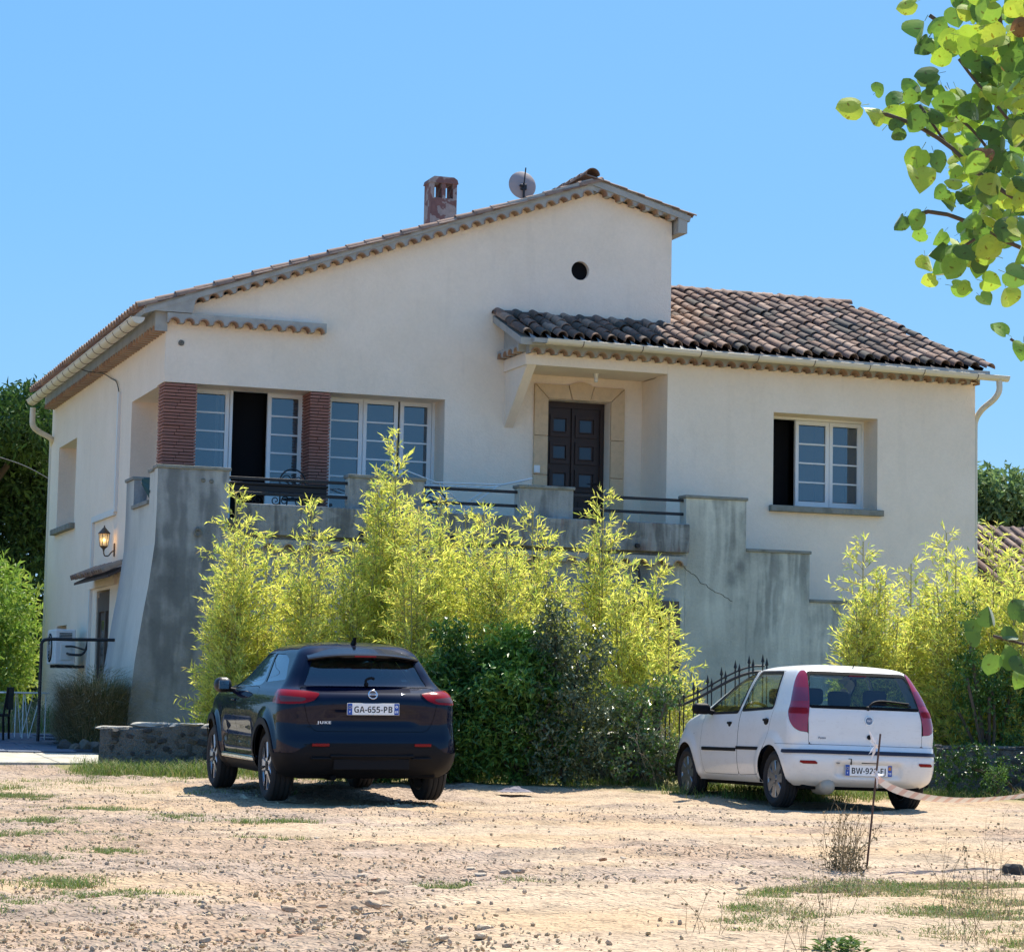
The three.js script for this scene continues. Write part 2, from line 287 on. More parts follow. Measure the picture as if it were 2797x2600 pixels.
    mesh('pane', box(c - w, c + w, py + 0.09, py + 0.28, -0.268, -0.262), phys(rgb(0.03, 0.04, 0.06), 0.15), door);
  }
  for (const [a, b] of [[6.38, 6.72], [6.82, 7.2]]) mesh('door_panel', [box(a, b, 3.72, 4.38, -0.27, -0.255), box(a + 0.06, b - 0.06, 3.78, 4.32, -0.255, -0.243)], M.doorWood, door);
  mesh('door_handle', [rod(V(7.19, 4.62, -0.24), V(7.19, 4.62, -0.17), 0.012, 0.012), rod(V(7.19, 4.62, -0.175), V(7.07, 4.62, -0.175), 0.011, 0.011)], M.iron, door);

  // windows: a leaf is a frame with three glazing bars and four panes
  function leaf(win, x0, x1, y0, y1, z, n = 4) {
    const f = 0.065, t = 0.025, g = [box(x0, x0 + f, y0, y1, z - 0.05, z), box(x1 - f, x1, y0, y1, z - 0.05, z), box(x0 + f, x1 - f, y0, y0 + f + 0.02, z - 0.05, z - 0.002), box(x0 + f, x1 - f, y1 - f, y1, z - 0.05, z - 0.002)];
    const ya = y0 + f + 0.02, yb = y1 - f, h = (yb - ya) / n;
    for (let k = 1; k < n; k++) g.push(box(x0 + f, x1 - f, ya + k * h - t / 2, ya + k * h + t / 2, z - 0.045, z - 0.006));
    g.push(box(x0 + 0.006, x0 + f - 0.008, y0 + 0.01, y1 - 0.01, z, z + 0.008));
    mesh('window_frame', g, M.white, win);
    for (let k = 0; k < n; k++) { const p = new THREE.PlaneGeometry(x1 - x0 - 2 * f, h - t); p.rotateX(rr(-0.004, 0.004)); p.translate((x0 + x1) / 2, ya + (k + 0.5) * h, z - 0.028); mesh('pane', p, M.glass, win); }
  }
  function windowGroup(label) { const w = new THREE.Group(); w.name = 'window'; house.add(w); if (label) w.userData.label = label; return w; }
  const w1 = windowGroup('balcony window left of the brick pillar with its middle door leaf open');
  mesh('outer_frame', [box(0.5, 2.36, 5.805, 5.85, -0.62, -0.5), box(2.32, 2.38, 3.62, 5.805, -0.62, -0.5), box(1.145, 1.19, 3.62, 5.805, -0.62, -0.5)], M.white, w1);
  leaf(w1, 0.56, 1.14, 4.2, 5.8, -0.52, 5); leaf(w1, 1.75, 2.315, 4.2, 5.8, -0.52, 5);
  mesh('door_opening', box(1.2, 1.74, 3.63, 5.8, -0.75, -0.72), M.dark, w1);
  mesh('lower_panel', box(0.5, 1.14, 3.62, 4.19, -0.6, -0.53), M.white, w1); mesh('lower_panel', box(1.75, 2.315, 3.62, 4.19, -0.6, -0.53), M.white, w1);
  const w2 = windowGroup('three-leaf balcony window right of the brick pillar');
  mesh('outer_frame', [box(2.6, 4.5, 5.805, 5.85, -0.62, -0.5), box(4.45, 4.5, 3.62, 5.805, -0.62, -0.5)], M.white, w2);
  leaf(w2, 2.72, 3.3, 3.88, 5.8, -0.52, 6); leaf(w2, 3.305, 3.885, 3.88, 5.8, -0.52, 6); leaf(w2, 3.92, 4.445, 3.88, 5.8, -0.52, 6);
  mesh('lower_panel', box(2.6, 4.45, 3.62, 3.87, -0.6, -0.53), M.white, w2);
  mesh('curtain', [box(0.98, 1.02, 3.7, 5.75, -0.75, -0.72), box(1.07, 1.1, 3.7, 5.75, -0.77, -0.74)], M.white, w1);
  const w3 = windowGroup('casement window of the right wing with its left leaf open');
  mesh('outer_frame', [box(9.75, 11.64, 5.77, 5.809, 0.48, 0.58), box(11.6, 11.638, 4.34, 5.77, 0.48, 0.58), box(9.752, 11.6, 4.302, 4.34, 0.48, 0.58)], M.white, w3);
  leaf(w3, 10.39, 11.01, 4.35, 5.765, 0.55, 4); leaf(w3, 11.015, 11.6, 4.35, 5.765, 0.55, 4);
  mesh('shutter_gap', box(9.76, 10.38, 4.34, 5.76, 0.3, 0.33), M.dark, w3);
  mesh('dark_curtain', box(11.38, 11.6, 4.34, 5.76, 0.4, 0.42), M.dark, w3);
  mesh('window_sill', box(9.68, 11.72, 4.2, 4.3, 0.6, 1.15, 0.012), M.cap, house);
  const w4 = windowGroup('deep set upper window of the side wall');
  mesh('window_sill', box(-0.1, 0.3, 4.06, 4.165, -10.25, -7.93, 0.012), M.cap, w4);
  mesh('window_frame', [box(0.36, 0.42, 4.18, 5.73, -10.09, -10.02), box(0.36, 0.42, 4.18, 5.73, -8.1, -8.04), box(0.36, 0.42, 4.18, 4.24, -10.02, -8.1), box(0.36, 0.42, 5.66, 5.73, -10.02, -8.1), box(0.36, 0.42, 4.24, 5.66, -9.09, -9.02)], M.white, w4);
  { const p = new THREE.PlaneGeometry(1.9, 1.4); p.rotateY(-PI / 2); p.translate(0.39, 4.95, -9.06); mesh('pane', p, M.glass, w4); }
  mesh('window_frame', [box(0.5, 0.56, 3.62, 5.79, -0.75, -0.58), box(0.48, 0.54, 3.62, 5.79, -2.62, -2.5), box(0.48, 0.54, 5.7, 5.79, -2.5, -0.76)], M.white, w4);
  mesh('dark_window', box(0.2, 0.24, 1.76, 2.3, -9.57, -8.45), M.dark, house);

  // brick pillars
  function pillar(x0, x1, z0, y0, y1, flank) {
    mesh('pillar_core', box(x0 + 0.03, x1 - 0.03, y0, y1, z0 + 0.03, -0.03), M.brickJoint, house);
    const course = 0.05, n = Math.floor((y1 - y0) / course);
    const shapes = new Map();
    const brick = (w, d) => { const k = w.toFixed(2) + d.toFixed(2); if (!shapes.has(k)) shapes.set(k, boxUV(new THREE.BoxGeometry(w - 0.006, course - 0.016, d - 0.004))); return shapes.get(k); };
    for (let i = 0; i < n; i++) {
      const y = y0 + (i + 0.5) * course, cut = (x1 - x0) * [0.36, 0.64, 0.5, 0.42][(i * 7) % 4];
      for (const [a, b] of [[x0, x0 + cut], [x0 + cut, x1]]) { const m = mesh('brick', brick(b - a, 0.12), pick(M.bricks), house); m.position.set((a + b) / 2, y, -0.06 + rr(-0.016, 0.01)); }
      if (flank) { const d = -z0 - 0.12; const m = mesh('brick', brick(0.12, d), pick(M.bricks), house); m.position.set(x0 + 0.06 + rr(-0.004, 0.004), y, -0.12 - d / 2); }
    }
  }
  pillar(0.0, 0.52, -0.43, 4.2, 5.805, true); mesh('pillar_base', box(0, 0.52, 3.6, 4.2, -0.43, 0), M.stucco, house);
  pillar(2.3, 2.63, -0.5, 4.0, 5.805, true); mesh('pillar_base', box(2.3, 2.63, 3.6, 4.0, -0.5, 0), M.stucco, house);

  // tiled cornices: left rake, right rake, gable stub, side eave, wing eave
  const aL = Math.atan2(9.33 - 7.02, 6.9 - 0.38), LL = Math.hypot(9.33 - 7.02, 6.9 - 0.38);
  cornice(house, LL, 0.2, 0.215, mat4(0.38, 7.0, 0, 0, 0, aL));
  const aR = Math.atan2(8.94 - 9.33, 8.5 - 6.92), LR = Math.hypot(1.58, 0.39);
  cornice(house, LR, 0.2, 0.215, mat4(6.94, 9.34, 0, 0, 0, aR));
  cornice(house, 2.5, 0.2, 0.15, mat4(-0.02, 6.70, 0));
  mesh('cornice_return', extrude([[-0.35, 6.86], [0.36, 6.86], [0.4, 7.06], [0.75, 7.36], [-0.35, 6.95]], 0.2).translate(0, 0, 0.202), M.mortar, house);
  mesh('cornice_return', box(8.4, 8.56, 8.79, 9.04, -0.6, 0.2), M.mortar, house);
  mesh('cornice_ridge', extrude([[6.7, 9.41], [6.93, 9.35], [7.1, 9.43], [6.86, 9.55]], 0.19).translate(0, 0, 0.19), M.mortar, house);
  const sideM = (z0) => new THREE.Matrix4().makeTranslation(0, 6.57, z0).multiply(new THREE.Matrix4().makeRotationY(-PI / 2));
  cornice(house, 11.0, 0.2, 0.3, sideM(-10.9));
  cornice(house, 8.0, 0.17, 0.13, mat4(5.47, 6.47, 1.05));
  { const m = new THREE.Matrix4().makeTranslation(5.47, 6.5, 0.05).multiply(new THREE.Matrix4().makeRotationY(-PI / 2)).multiply(mat4(0, 0, 0, 0, 0, -0.0)); cornice(house, 1.0, 0.14, 0.12, m); }
  mesh('eave_board', box(5.45, 13.5, 6.6, 6.67, 1.05, 1.475), M.mortar, house);

  // roofs: slabs first, tiles on top
  const mainL = { a: Math.atan2(9.52 - 6.95, 7.3), len: Math.hypot(9.52 - 6.95, 7.3) };
  mesh('roof_slab', extrude([[-0.40, 6.87], [6.85, 9.55], [6.85, 9.45], [-0.38, 6.8]].reverse(), 11.1).translate(0, 0, 0.21), M.mortar, house);
  mesh('roof_slab', extrude([[6.851, 9.55], [8.62, 9.08], [8.6, 8.99], [6.851, 9.45]].reverse(), 11.1).translate(0, 0, 0.21), M.mortar, house);
  mesh('roof_slab', extrude([[1.36, 6.68], [-3.05, 8.41], [-3.05, 8.3], [1.36, 6.57]].map(([z, y]) => [z, y]), 4.8).applyMatrix4(new THREE.Matrix4().set(0, 0, -1, 8.375, 0, 1, 0, 0, 1, 0, 0, 0, 0, 0, 0, 1)), M.tileDark, house);
  mesh('roof_slab', extrude([[1.36, 6.68], [0.003, 7.212], [0.003, 7.1], [1.36, 6.57]], 3.1).applyMatrix4(new THREE.Matrix4().set(0, 0, -1, 5.27, 0, 1, 0, 0, 1, 0, 0, 0, 0, 0, 0, 1)), M.mortar, house);
  mesh('roof_slab', extrude([[-3.052, 8.41], [-10.9, 6.4], [-10.9, 6.3], [-3.052, 8.3]].reverse(), 4.8).applyMatrix4(new THREE.Matrix4().set(0, 0, -1, 8.375, 0, 1, 0, 0, 1, 0, 0, 0, 0, 0, 0, 1)), M.tileDark, house);
  { const tri = extrude([[-10.7, 6.5], [1.2, 6.5], [-3.05, 8.3]], 0.28).applyMatrix4(new THREE.Matrix4().set(0, 0, -1, 13.18, 0, 1, 0, 0, 1, 0, 0, 0, 0, 0, 0, 1)); mesh('wall', boxUV(tri), M.stucco, house); }

  // cover tiles of the wing and porch: the 300 nearest are pieces, the rest one part
  const slope = Math.atan2(0.392, 1), cols = 30, x0 = 5.36, pitch = (13.52 - 5.36) / (cols - 1), spots = [];
  for (let c = 0; c < cols; c++) for (let r = 0; r < 16; r++) {
    const x = x0 + c * pitch, d = r * 0.297, z = 1.43 - Math.cos(slope) * d, y = 6.70 + Math.sin(slope) * d;
    if ((x < 8.45 && z < 0.25) || x > 13.6 - 0.09 * d) continue;
    spots.push([x, y, z]);
  }
  const rest = [];
  spots.sort((p, q) => q[2] - p[2]);
  spots.forEach(([x, y, z], i) => {
    const wob = mat4(x + rr(-0.014, 0.014), y + 0.02 + rr(-0.008, 0.008), z + rr(-0.03, 0.025), slope - 0.03, rr(-0.05, 0.05), rr(-0.07, 0.07)), g = pick(TILE);
    wob.multiply(new THREE.Matrix4().makeTranslation(0, 0, -0.44)); wob.multiply(new THREE.Matrix4().makeScale(1, 1.0, 1));
    if (i < 292) { const t = mesh('roof_tile', g, pick(rnd() < 0.42 ? M.tileLichen : M.tiles), house); t.applyMatrix4(wob); } else rest.push(xf(g, wob));
  });
  mesh('roof_tiles', rest, M.tiles[1], house).userData.kind = 'stuff';
  const pans = [];
  for (let c = 0; c < cols; c++) { const x = x0 + (c + 0.5) * pitch, top = x < 8.45 ? 1.4 : Math.min(4.75, (13.5 - x) / 0.09); if (c === cols - 1) break; for (let d = 0; d < top - 0.3; d += 0.36) { const z = 1.47 - Math.cos(slope) * d, y = 6.70 + Math.sin(slope) * d; pans.push(xf(TILE[0], mat4(x, y + 0.205, z - 0.54, slope + 0.02, 0, 0).multiply(new THREE.Matrix4().makeScale(1, -0.8, 1)).multiply(new THREE.Matrix4().makeTranslation(0, 0, 0)))); } }
  mesh('pan_tiles', pans, M.tileDark, house).userData.kind = 'stuff';
  for (let k = 0; k < 12; k++) { const t = mesh('ridge_tile', TILE[2], pick(M.tiles), house); t.applyMatrix4(mat4(8.4 + k * 0.4, 8.43 + rr(0, 0.015), -3.05, 0, PI / 2, 0).multiply(new THREE.Matrix4().makeScale(1.25, 1.15, 1.05))); }
  for (let k = 0; k < 7; k++) { const t = mesh('flashing_tile', TILE[2], M.tiles[3], house); t.applyMatrix4(mat4(5.25 + k * 0.44, 7.2 + rr(0, 0.02), 0.06, 0, PI / 2, 0).multiply(new THREE.Matrix4().makeScale(1, 1, 1.08))); }
  // main roof: rake courses and the eave row are pieces, the field one part
  const field = [];
  const onLeft = (d, z, lift = 0) => { const a = mainL.a; return [-0.43 + Math.cos(a) * d - Math.sin(a) * lift, 6.89 + Math.sin(a) * d + Math.cos(a) * lift, z]; };
  const placeTile = (mat, g, m, asPart, name = 'roof_tile') => { if (asPart) { const t = mesh(name, g, mat, house); t.applyMatrix4(m); } else field.push(xf(g, m)); };
  const dirL = (d, z) => { const [x, y] = onLeft(d, z, 0.0); const b = new THREE.Matrix4().makeBasis(V(0, 0, 1), V(-Math.sin(mainL.a), Math.cos(mainL.a), 0), V(-Math.cos(mainL.a), -Math.sin(mainL.a), 0)); b.setPosition(x, y, z); return b.multiply(mat4(rr(-0.01, 0.01), rr(-0.004, 0.006), -0.44 + 0.05, -0.03, 0, rr(-0.05, 0.05))); };
  for (let r = 0; r < 25; r++) for (let c = 0; c < 48; c++) {
    const z = 0.14 - c * 0.234, d = r * 0.315; if (r > 0 && c > 0 && (c % 2 || r % 1)) { if (c > 6 && r > 3 && r < 22 && c % 2) { /* hidden field keeps every second column */ continue; } }
    placeTile(pick(M.tileEdge), pick(TILE), dirL(d, z), r === 0 && c < 44, 'eave_tile');
  }
  const rake = (m) => { const t = mesh('rake_tile', TILE[1], pick(M.tiles), house); t.applyMatrix4(m); };
  for (let r = 0; r < 25; r++) rake(dirL(r * 0.315, 0.16).multiply(new THREE.Matrix4().makeScale(1, 0.5, 1)));
  const aRt = Math.atan2(9.08 - 9.55, 8.62 - 6.85);
  for (let r = 0; r < 6; r++) for (let c = 0; c < 10; c++) {
    const b = new THREE.Matrix4().makeBasis(V(0, 0, -1), V(-Math.sin(aRt), Math.cos(aRt), 0), V(Math.cos(aRt), Math.sin(aRt), 0)); const d = 1.9 - r * 0.32; b.setPosition(6.85 + Math.cos(aRt) * d, 9.57 + Math.sin(aRt) * d, 0.15 - c * 0.234);
    const m = b.multiply(mat4(0, 0, -0.42, -0.03, 0, rr(-0.05, 0.05))); if (c === 0) rake(m.multiply(new THREE.Matrix4().makeScale(1, 0.5, 1))); else field.push(xf(TILE[1], m));
  }
  mesh('roof_tiles', field, M.tileEdge[2], house).userData.kind = 'stuff';
  for (let k = 0; k < 24; k++) { const t = mesh('ridge_tile', TILE[2], pick(M.tiles), house); t.applyMatrix4(mat4(6.85, 9.6, -0.18 - k * 0.41).multiply(new THREE.Matrix4().makeScale(1.35, 1.25, 1))); }

  // gutters
  function gutterGeo(a, b, r) { const d = b.clone().sub(a), L = d.length(), s = new Soup(), n = 10; const P = (q, k, z) => V(Math.cos(PI + PI * k / n) * q, Math.sin(PI + PI * k / n) * q, z);
    for (let k = 0; k < n; k++) { s.quad(P(r, k, 0), P(r, k, L), P(r, k + 1, L), P(r, k + 1, 0)); s.quad(P(r - 0.005, k + 1, 0), P(r - 0.005, k + 1, L), P(r - 0.005, k, L), P(r - 0.005, k, 0)); for (const z of [0, L]) s.tri(P(r, k, z), P(r, k + 1, z), V(0, 0, z)); }
    const g = mergeGeometries([s.geo(), ...[0, L / 2].map(() => new THREE.BoxGeometry(0.001, 0.001, 0.001)).slice(0, 0)].map((q) => q)); const z = d.normalize(), x = V(0, 1, 0).cross(z).normalize(); g.applyMatrix4(new THREE.Matrix4().makeBasis(x, z.clone().cross(x), z)); g.translate(a.x, a.y, a.z);
    const parts = [g, tube([a.clone().addScaledVector(x, r), b.clone().addScaledVector(x, r)], 0.011, 6), tube([a.clone().addScaledVector(x, -r), b.clone().addScaledVector(x, -r)], 0.008, 6)]; parts.axes = { x, z }; return parts; }
  function gutter(a, b, r, step) {
    const gu = mesh('gutter', gutterGeo(a, b, r), M.gutter, house), d = b.clone().sub(a), L = d.length(); d.normalize(); const x = V(0, 1, 0).cross(d).normalize();
    for (let s = step * 0.6; s < L; s += step) { const pts = []; for (let k = 0; k <= 8; k++) { const t = PI + PI * k / 8; pts.push(a.clone().addScaledVector(d, s).addScaledVector(x, Math.cos(t) * (r + 0.003)).add(V(0, Math.sin(t) * (r + 0.003), 0))); } mesh('gutter_bracket', tube(pts, 0.007, 4, 8), M.oldWood, gu); }
    return gu;
  }
  gutter(V(5.66, 6.665, 1.43), V(13.86, 6.60, 1.43), 0.085, 1.0);
  gutter(V(-0.47, 6.74, 0.22), V(-0.47, 6.70, -10.75), 0.1, 0.62);
  mesh('downpipe', [tube([V(13.7, 6.53, 1.43), V(13.7, 6.36, 1.43), V(13.66, 6.24, 1.36), V(13.55, 6.06, 1.12), V(13.52, 5.9, 0.98), V(13.52, 5.6, 0.95)], 0.05, 10), rod(V(13.52, 5.62, 0.95), V(13.52, 0.3, 0.95), 0.05, 0.05, 10)], M.gutter, house);
  mesh('downpipe', [tube([V(-0.46, 6.55, -10.6), V(-0.46, 6.35, -10.62), V(-0.44, 6.2, -10.65), V(-0.3, 6.1, -10.75), V(-0.05, 6.0, -10.9), V(0.02, 5.9, -11.15)], 0.055, 10), rod(V(0.02, 5.95, -11.16), V(0.02, 0.3, -11.16), 0.055, 0.055, 10)], M.gutter, house);
  // cable trunking on the side wall
  mesh('cable_trunking', [box(-0.05, 0, 4.07, 6.07, -3.71, -3.61), box(-0.05, 0, 4.02, 4.12, -5.86, -3.711), box(-0.05, 0, 0.4, 4.02, -5.86, -5.76)], M.pvc, house);
  mesh('roof_cable', tube([V(-0.42, 6.75, -5.8), V(-0.3, 6.62, -5.4), V(-0.1, 6.55, -5.0), V(-0.02, 6.4, -4.5), V(-0.03, 6.25, -3.9), V(-0.03, 6.05, -3.66)], 0.009, 5), M.iron, house);
  mesh('wall_vent', [new THREE.TorusGeometry(0.035, 0.012, 6, 14).translate(0.24, 6.42, 0.012), new THREE.SphereGeometry(0.018, 8, 6).translate(0.24, 6.42, 0.01)], M.cap, house);
  // chimney with two flue openings in its hood
  const cy = 9.0;
  const chim = mesh('chimney', [box(5.12, 5.6, 8.4, 9.72, -3.36, -3.0), box(5.12, 5.19, 9.72, 9.98, -3.36, -3.0), box(5.325, 5.395, 9.72, 9.98, -3.36, -3.0), box(5.53, 5.6, 9.72, 9.98, -3.36, -3.0), extrude([[5.1, 9.98], [5.62, 9.98], [5.6, 10.05], [5.54, 10.09], [5.18, 10.09], [5.12, 10.05]], 0.40).translate(0, 0, -2.98)],
    std(0xffffff, 0.95, { map: tex(256, 256, (u, v) => { const s = smooth(0.5, 0.54, fbm(u * 7, v * 7, 4, 7, 2)), k = 0.8 + 0.3 * fbm(u * 20, v * 20, 2, 20); return [lerp(0.33, 0.2, s) * k, lerp(0.27, 0.105, s) * k, lerp(0.25, 0.095, s) * k]; }, { rx: 0.8, ry: 0.8 }), bumpMap: grainBump, bumpScale: 0.01 }), house); void cy; void chim;

  // ground-floor door of the side wall, under a small tiled canopy
  const sd = mesh('side_door', [box(0.06, 0.1, 0.4, 2.78, -5.28, -4.07), box(0.02, 0.06, 0.4, 2.7, -5.28, -5.17), box(0.02, 0.06, 2.45, 2.78, -5.17, -4.07), box(0.02, 0.06, 1.2, 1.32, -5.17, -4.07), box(0.02, 0.06, 0.4, 2.45, -4.6, -4.5)], M.oldWood, house);
  mesh('door_pane', box(0.05, 0.056, 1.45, 2.3, -5.05, -4.7), phys(rgb(0.06, 0.05, 0.05), 0.2), sd);
  mesh('lintel', box(-0.06, 0, 2.86, 3.02, -5.95, -3.4), M.stucco, house);
  const canopy = [];
  for (let k = 0; k < 15; k++) { const t = mesh('canopy_tile', TILE[0], pick(M.tileEdge), house); const b = new THREE.Matrix4().makeBasis(V(0, 0, 1), V(-0.42, 0.9075, 0), V(-0.9075, -0.42, 0)); b.setPosition(-0.44, 2.98 + rr(-0.01, 0.01), -5.15 + k * 0.21); t.applyMatrix4(b.multiply(mat4(0, 0, -0.42))); }
  void canopy; mesh('canopy_slab', extrude([[0, 3.14], [-0.4, 2.94], [-0.4, 2.9], [0, 3.1]].reverse(), 3.3).translate(0, 0, -2.0), M.tileDark, house);
}
// ---------- the raised terrace and its stair, parts of the house ----------
reseed(21);
{
  const T = 2.2, cuv = (g) => { const u = g.attributes.uv, p = g.attributes.position, n = g.attributes.normal; for (let i = 0; i < u.count; i++) { if (Math.abs(n.getZ(i)) > 0.6) u.setXY(i, p.getX(i) + 1, p.getY(i)); else if (Math.abs(n.getX(i)) > 0.6) u.setXY(i, p.getZ(i) * 0.8 + 8.4 + p.getX(i) * 0.2, p.getY(i) * 0.3); } return g; };
  const left = [[-0.79, 0], [-0.78, 0.8], [-0.72, 1.5], [-0.63, 2.16], [-0.56, 2.6], [-0.49, 3.2], [-0.48, 3.66]];
  // base: a flaring corner block, a front wall with an arched opening, the stair wall
  mesh('terrace_wall', cuv(extrude([...left, [0.56, 3.66], [0.56, 0]].reverse(), 2.4).translate(0, 0, T)), M.concrete, house);
  const arch = []; for (let k = 0; k <= 10; k++) { const a = PI - PI * k / 10; arch.push([7.1 + 0.46 * Math.cos(a), 2.38 + 0.3 * Math.sin(a)]); }
  mesh('terrace_wall', cuv(extrude([[0.561, 0], [6.6, 0], [6.6, 2.3], ...arch, [7.6, 2.3], [7.6, 0], [7.72, 0], [7.72, 3.4], [0.561, 3.4]], 0.3).translate(0, 0, T - 0.003)), M.concrete, house);
  mesh('terrace_wall', cuv(extrude([[7.723, 0], [11.0, 0], [11.0, 2.7], [9.84, 2.7], [9.84, 3.45], [8.74, 3.45], [8.74, 4.235], [7.723, 4.235]], 0.25).translate(0, 0, T)), M.concrete, house);
  mesh('floor_slab', box(0.57, 7.71, 3.42, 3.62, 0.003, 2.0), M.cap, house);
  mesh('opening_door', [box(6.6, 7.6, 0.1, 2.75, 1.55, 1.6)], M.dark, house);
  mesh('door_post', [box(7.5, 7.62, 0.3, 2.5, 2.15, 2.26), box(6.95, 7.6, 2.52, 2.64, 2.15, 2.26)], M.oldWood, house);
  mesh('wall_board', box(6.6, 7.24, 2.04, 2.37, 2.22, 2.245, 0.006), M.pvc, house);
  // steps behind the stair wall
  for (let k = 0; k < 12; k++) mesh('step', box(8.0 + k * 0.28, 8.29 + k * 0.28, 0.05, 3.5 - k * 0.26, 1.06, 1.94), M.cap, house);
  // slab edge with its tiled cornice below
  const beam = box(0.70, 7.72, 3.38, 3.82, 2.003, 2.36, 0.015); { const u = beam.attributes.uv; for (let i = 0; i < u.count; i++) u.setXY(i, u.getX(i) - 0.7, u.getY(i) - 3.3); }
  mesh('terrace_beam', beam, M.beam, house);
  for (const [x, y] of [[2.5, 3.45], [6.84, 3.46], [3.9, 3.46], [1.75, 3.47]]) mesh('drain_spout', rod(V(x, y, 2.3), V(x, y - 0.01, 2.43), 0.035, 0.035, 10), M.iron, house);
  cornice(house, 7.0, 0.13, 0.14, mat4(0.7, 3.18, T), 0.29, 0.075);
  // piers, parapet and copings
  const pier = (x0, x1, y1) => { mesh('pier', cuv(box(x0, x1, 3.66, y1 - 0.05, T - 0.24, T)), M.concrete, house); mesh('coping', box(x0 - 0.025, x1 + 0.025, y1 - 0.05, y1, T - 0.27, T + 0.025, 0.012), M.cap, house); };
  pier(-0.48, 0.56, 4.33); pier(2.35, 3.5, 4.33); pier(5.0, 5.86, 4.31);
  mesh('coping', box(7.70, 8.765, 4.235, 4.285, T - 0.27, T + 0.025, 0.012), M.cap, house);
  mesh('coping', box(8.742, 9.865, 3.45, 3.5, T - 0.27, T + 0.025, 0.012), M.cap, house);
  mesh('coping', box(9.842, 11.05, 2.7, 2.75, T - 0.27, T + 0.025, 0.012), M.cap, house);
  mesh('parapet', [cuv(box(-0.48, -0.28, 3.66, 4.25, -0.2, 0.4)), cuv(box(-0.48, -0.28, 3.66, 4.25, 1.63, 1.955)), cuv(box(-0.48, -0.28, 3.66, 3.8, 0.401, 1.629))], M.concrete, house);
  mesh('coping', box(-0.51, -0.25, 4.25, 4.3, -0.22, 0.42, 0.01), M.cap, house);
  mesh('coping', box(-0.51, -0.25, 4.25, 4.3, 1.6, 1.92, 0.01), M.cap, house);
  mesh('coping', box(-0.52, -0.26, 3.8, 3.86, 0.41, 1.62, 0.01), M.cap, house);
  mesh('wall_stub', [box(-0.06, -0.003, 3.86, 3.93, -0.5, -0.38), box(-0.05, -0.003, 3.0, 3.1, -0.45, -0.38)], M.cap, house);
  mesh('iron_ring', [new THREE.TorusGeometry(0.05, 0.014, 6, 14).translate(0.12, 3.38, T + 0.03), new THREE.SphereGeometry(0.03, 8, 6).translate(0.12, 3.43, T + 0.01)], M.cap, house);
  mesh('wall_knob', [new THREE.SphereGeometry(0.035, 8, 6).scale(1, 1, 0.4).translate(0.18, 4.13, T), new THREE.SphereGeometry(0.035, 8, 6).scale(1, 1, 0.4).translate(0.3, 4.12, T)], M.cap, house);
  mesh('wall_hook', tube([V(6.89, 3.1, T), V(6.9, 3.12, T + 0.08), V(6.92, 3.02, T + 0.1), V(6.9, 2.86, T + 0.09), V(6.86, 2.84, T + 0.09), V(6.84, 2.9, T + 0.09)], 0.018, 6), M.iron, house);
  const crack = []; { let y = 3.2, x = 7.68; for (let k = 0; k < 22; k++) { const nx = x + rr(0.02, 0.065), ny = y - rr(0.0, 0.05); crack.push(bar(V(x, y, T + 0.002), V(nx, ny, T + 0.002), 0.006, 0.006)); x = nx; y = ny; } }
  mesh('wall_crack', crack, M.dark, house);
  // railings: two bars each
  for (const [a, b] of [[0.56, 2.35], [3.5, 5.0], [5.86, 7.72]]) {
    const r = new THREE.Group(); r.name = 'railing'; house.add(r);
    for (const y of [4.2, 3.99]) mesh('rail', box(a, b, y - 0.022, y + 0.022, T - 0.13, T - 0.09, 0.006), M.iron, r);
  }
}
// things on the terrace
function curl(c, r, turns, dir, n = 18) { const p = []; for (let k = 0; k <= n; k++) { const t = k / n, a = dir * t * turns * 2 * PI; p.push(V(c[0] + Math.cos(a) * r * (1 - 0.75 * t), c[1] + Math.sin(a) * r * (1 - 0.75 * t), 0)); } return p; }
{
  const t = thing('garden_table', 'long black wrought iron table behind the left terrace railing', 'table', [0, 3.62, 0]);
  mesh('tabletop', box(0.5, 2.1, 0.50, 0.545, 1.15, 1.95, 0.015), M.iron, t);
  mesh('apron', box(0.5, 2.08, 0.41, 0.50, 1.9, 1.94, 0.01), M.iron, t);
  for (const x of [0.72, 1.95]) for (const z of [1.22, 1.86]) mesh('leg', tube([V(x, 0.55, z), V(x + 0.03, 0.3, z), V(x, 0, z)], 0.014, 5), M.iron, t);
  for (const x of [1.0, 1.4, 1.75]) mesh('scroll', [-1, 1].map((s) => tube(curl([x + s * 0.07, 0.3, 0], 0.07, 1.3, s).map((q) => q.add(V(0, 0, 1.86))), 0.008, 4, 20)), M.iron, t);
  mesh('brace', [tube([V(0.72, 0.2, 1.86), V(1.95, 0.2, 1.86)], 0.01, 5)], M.iron, t);
}
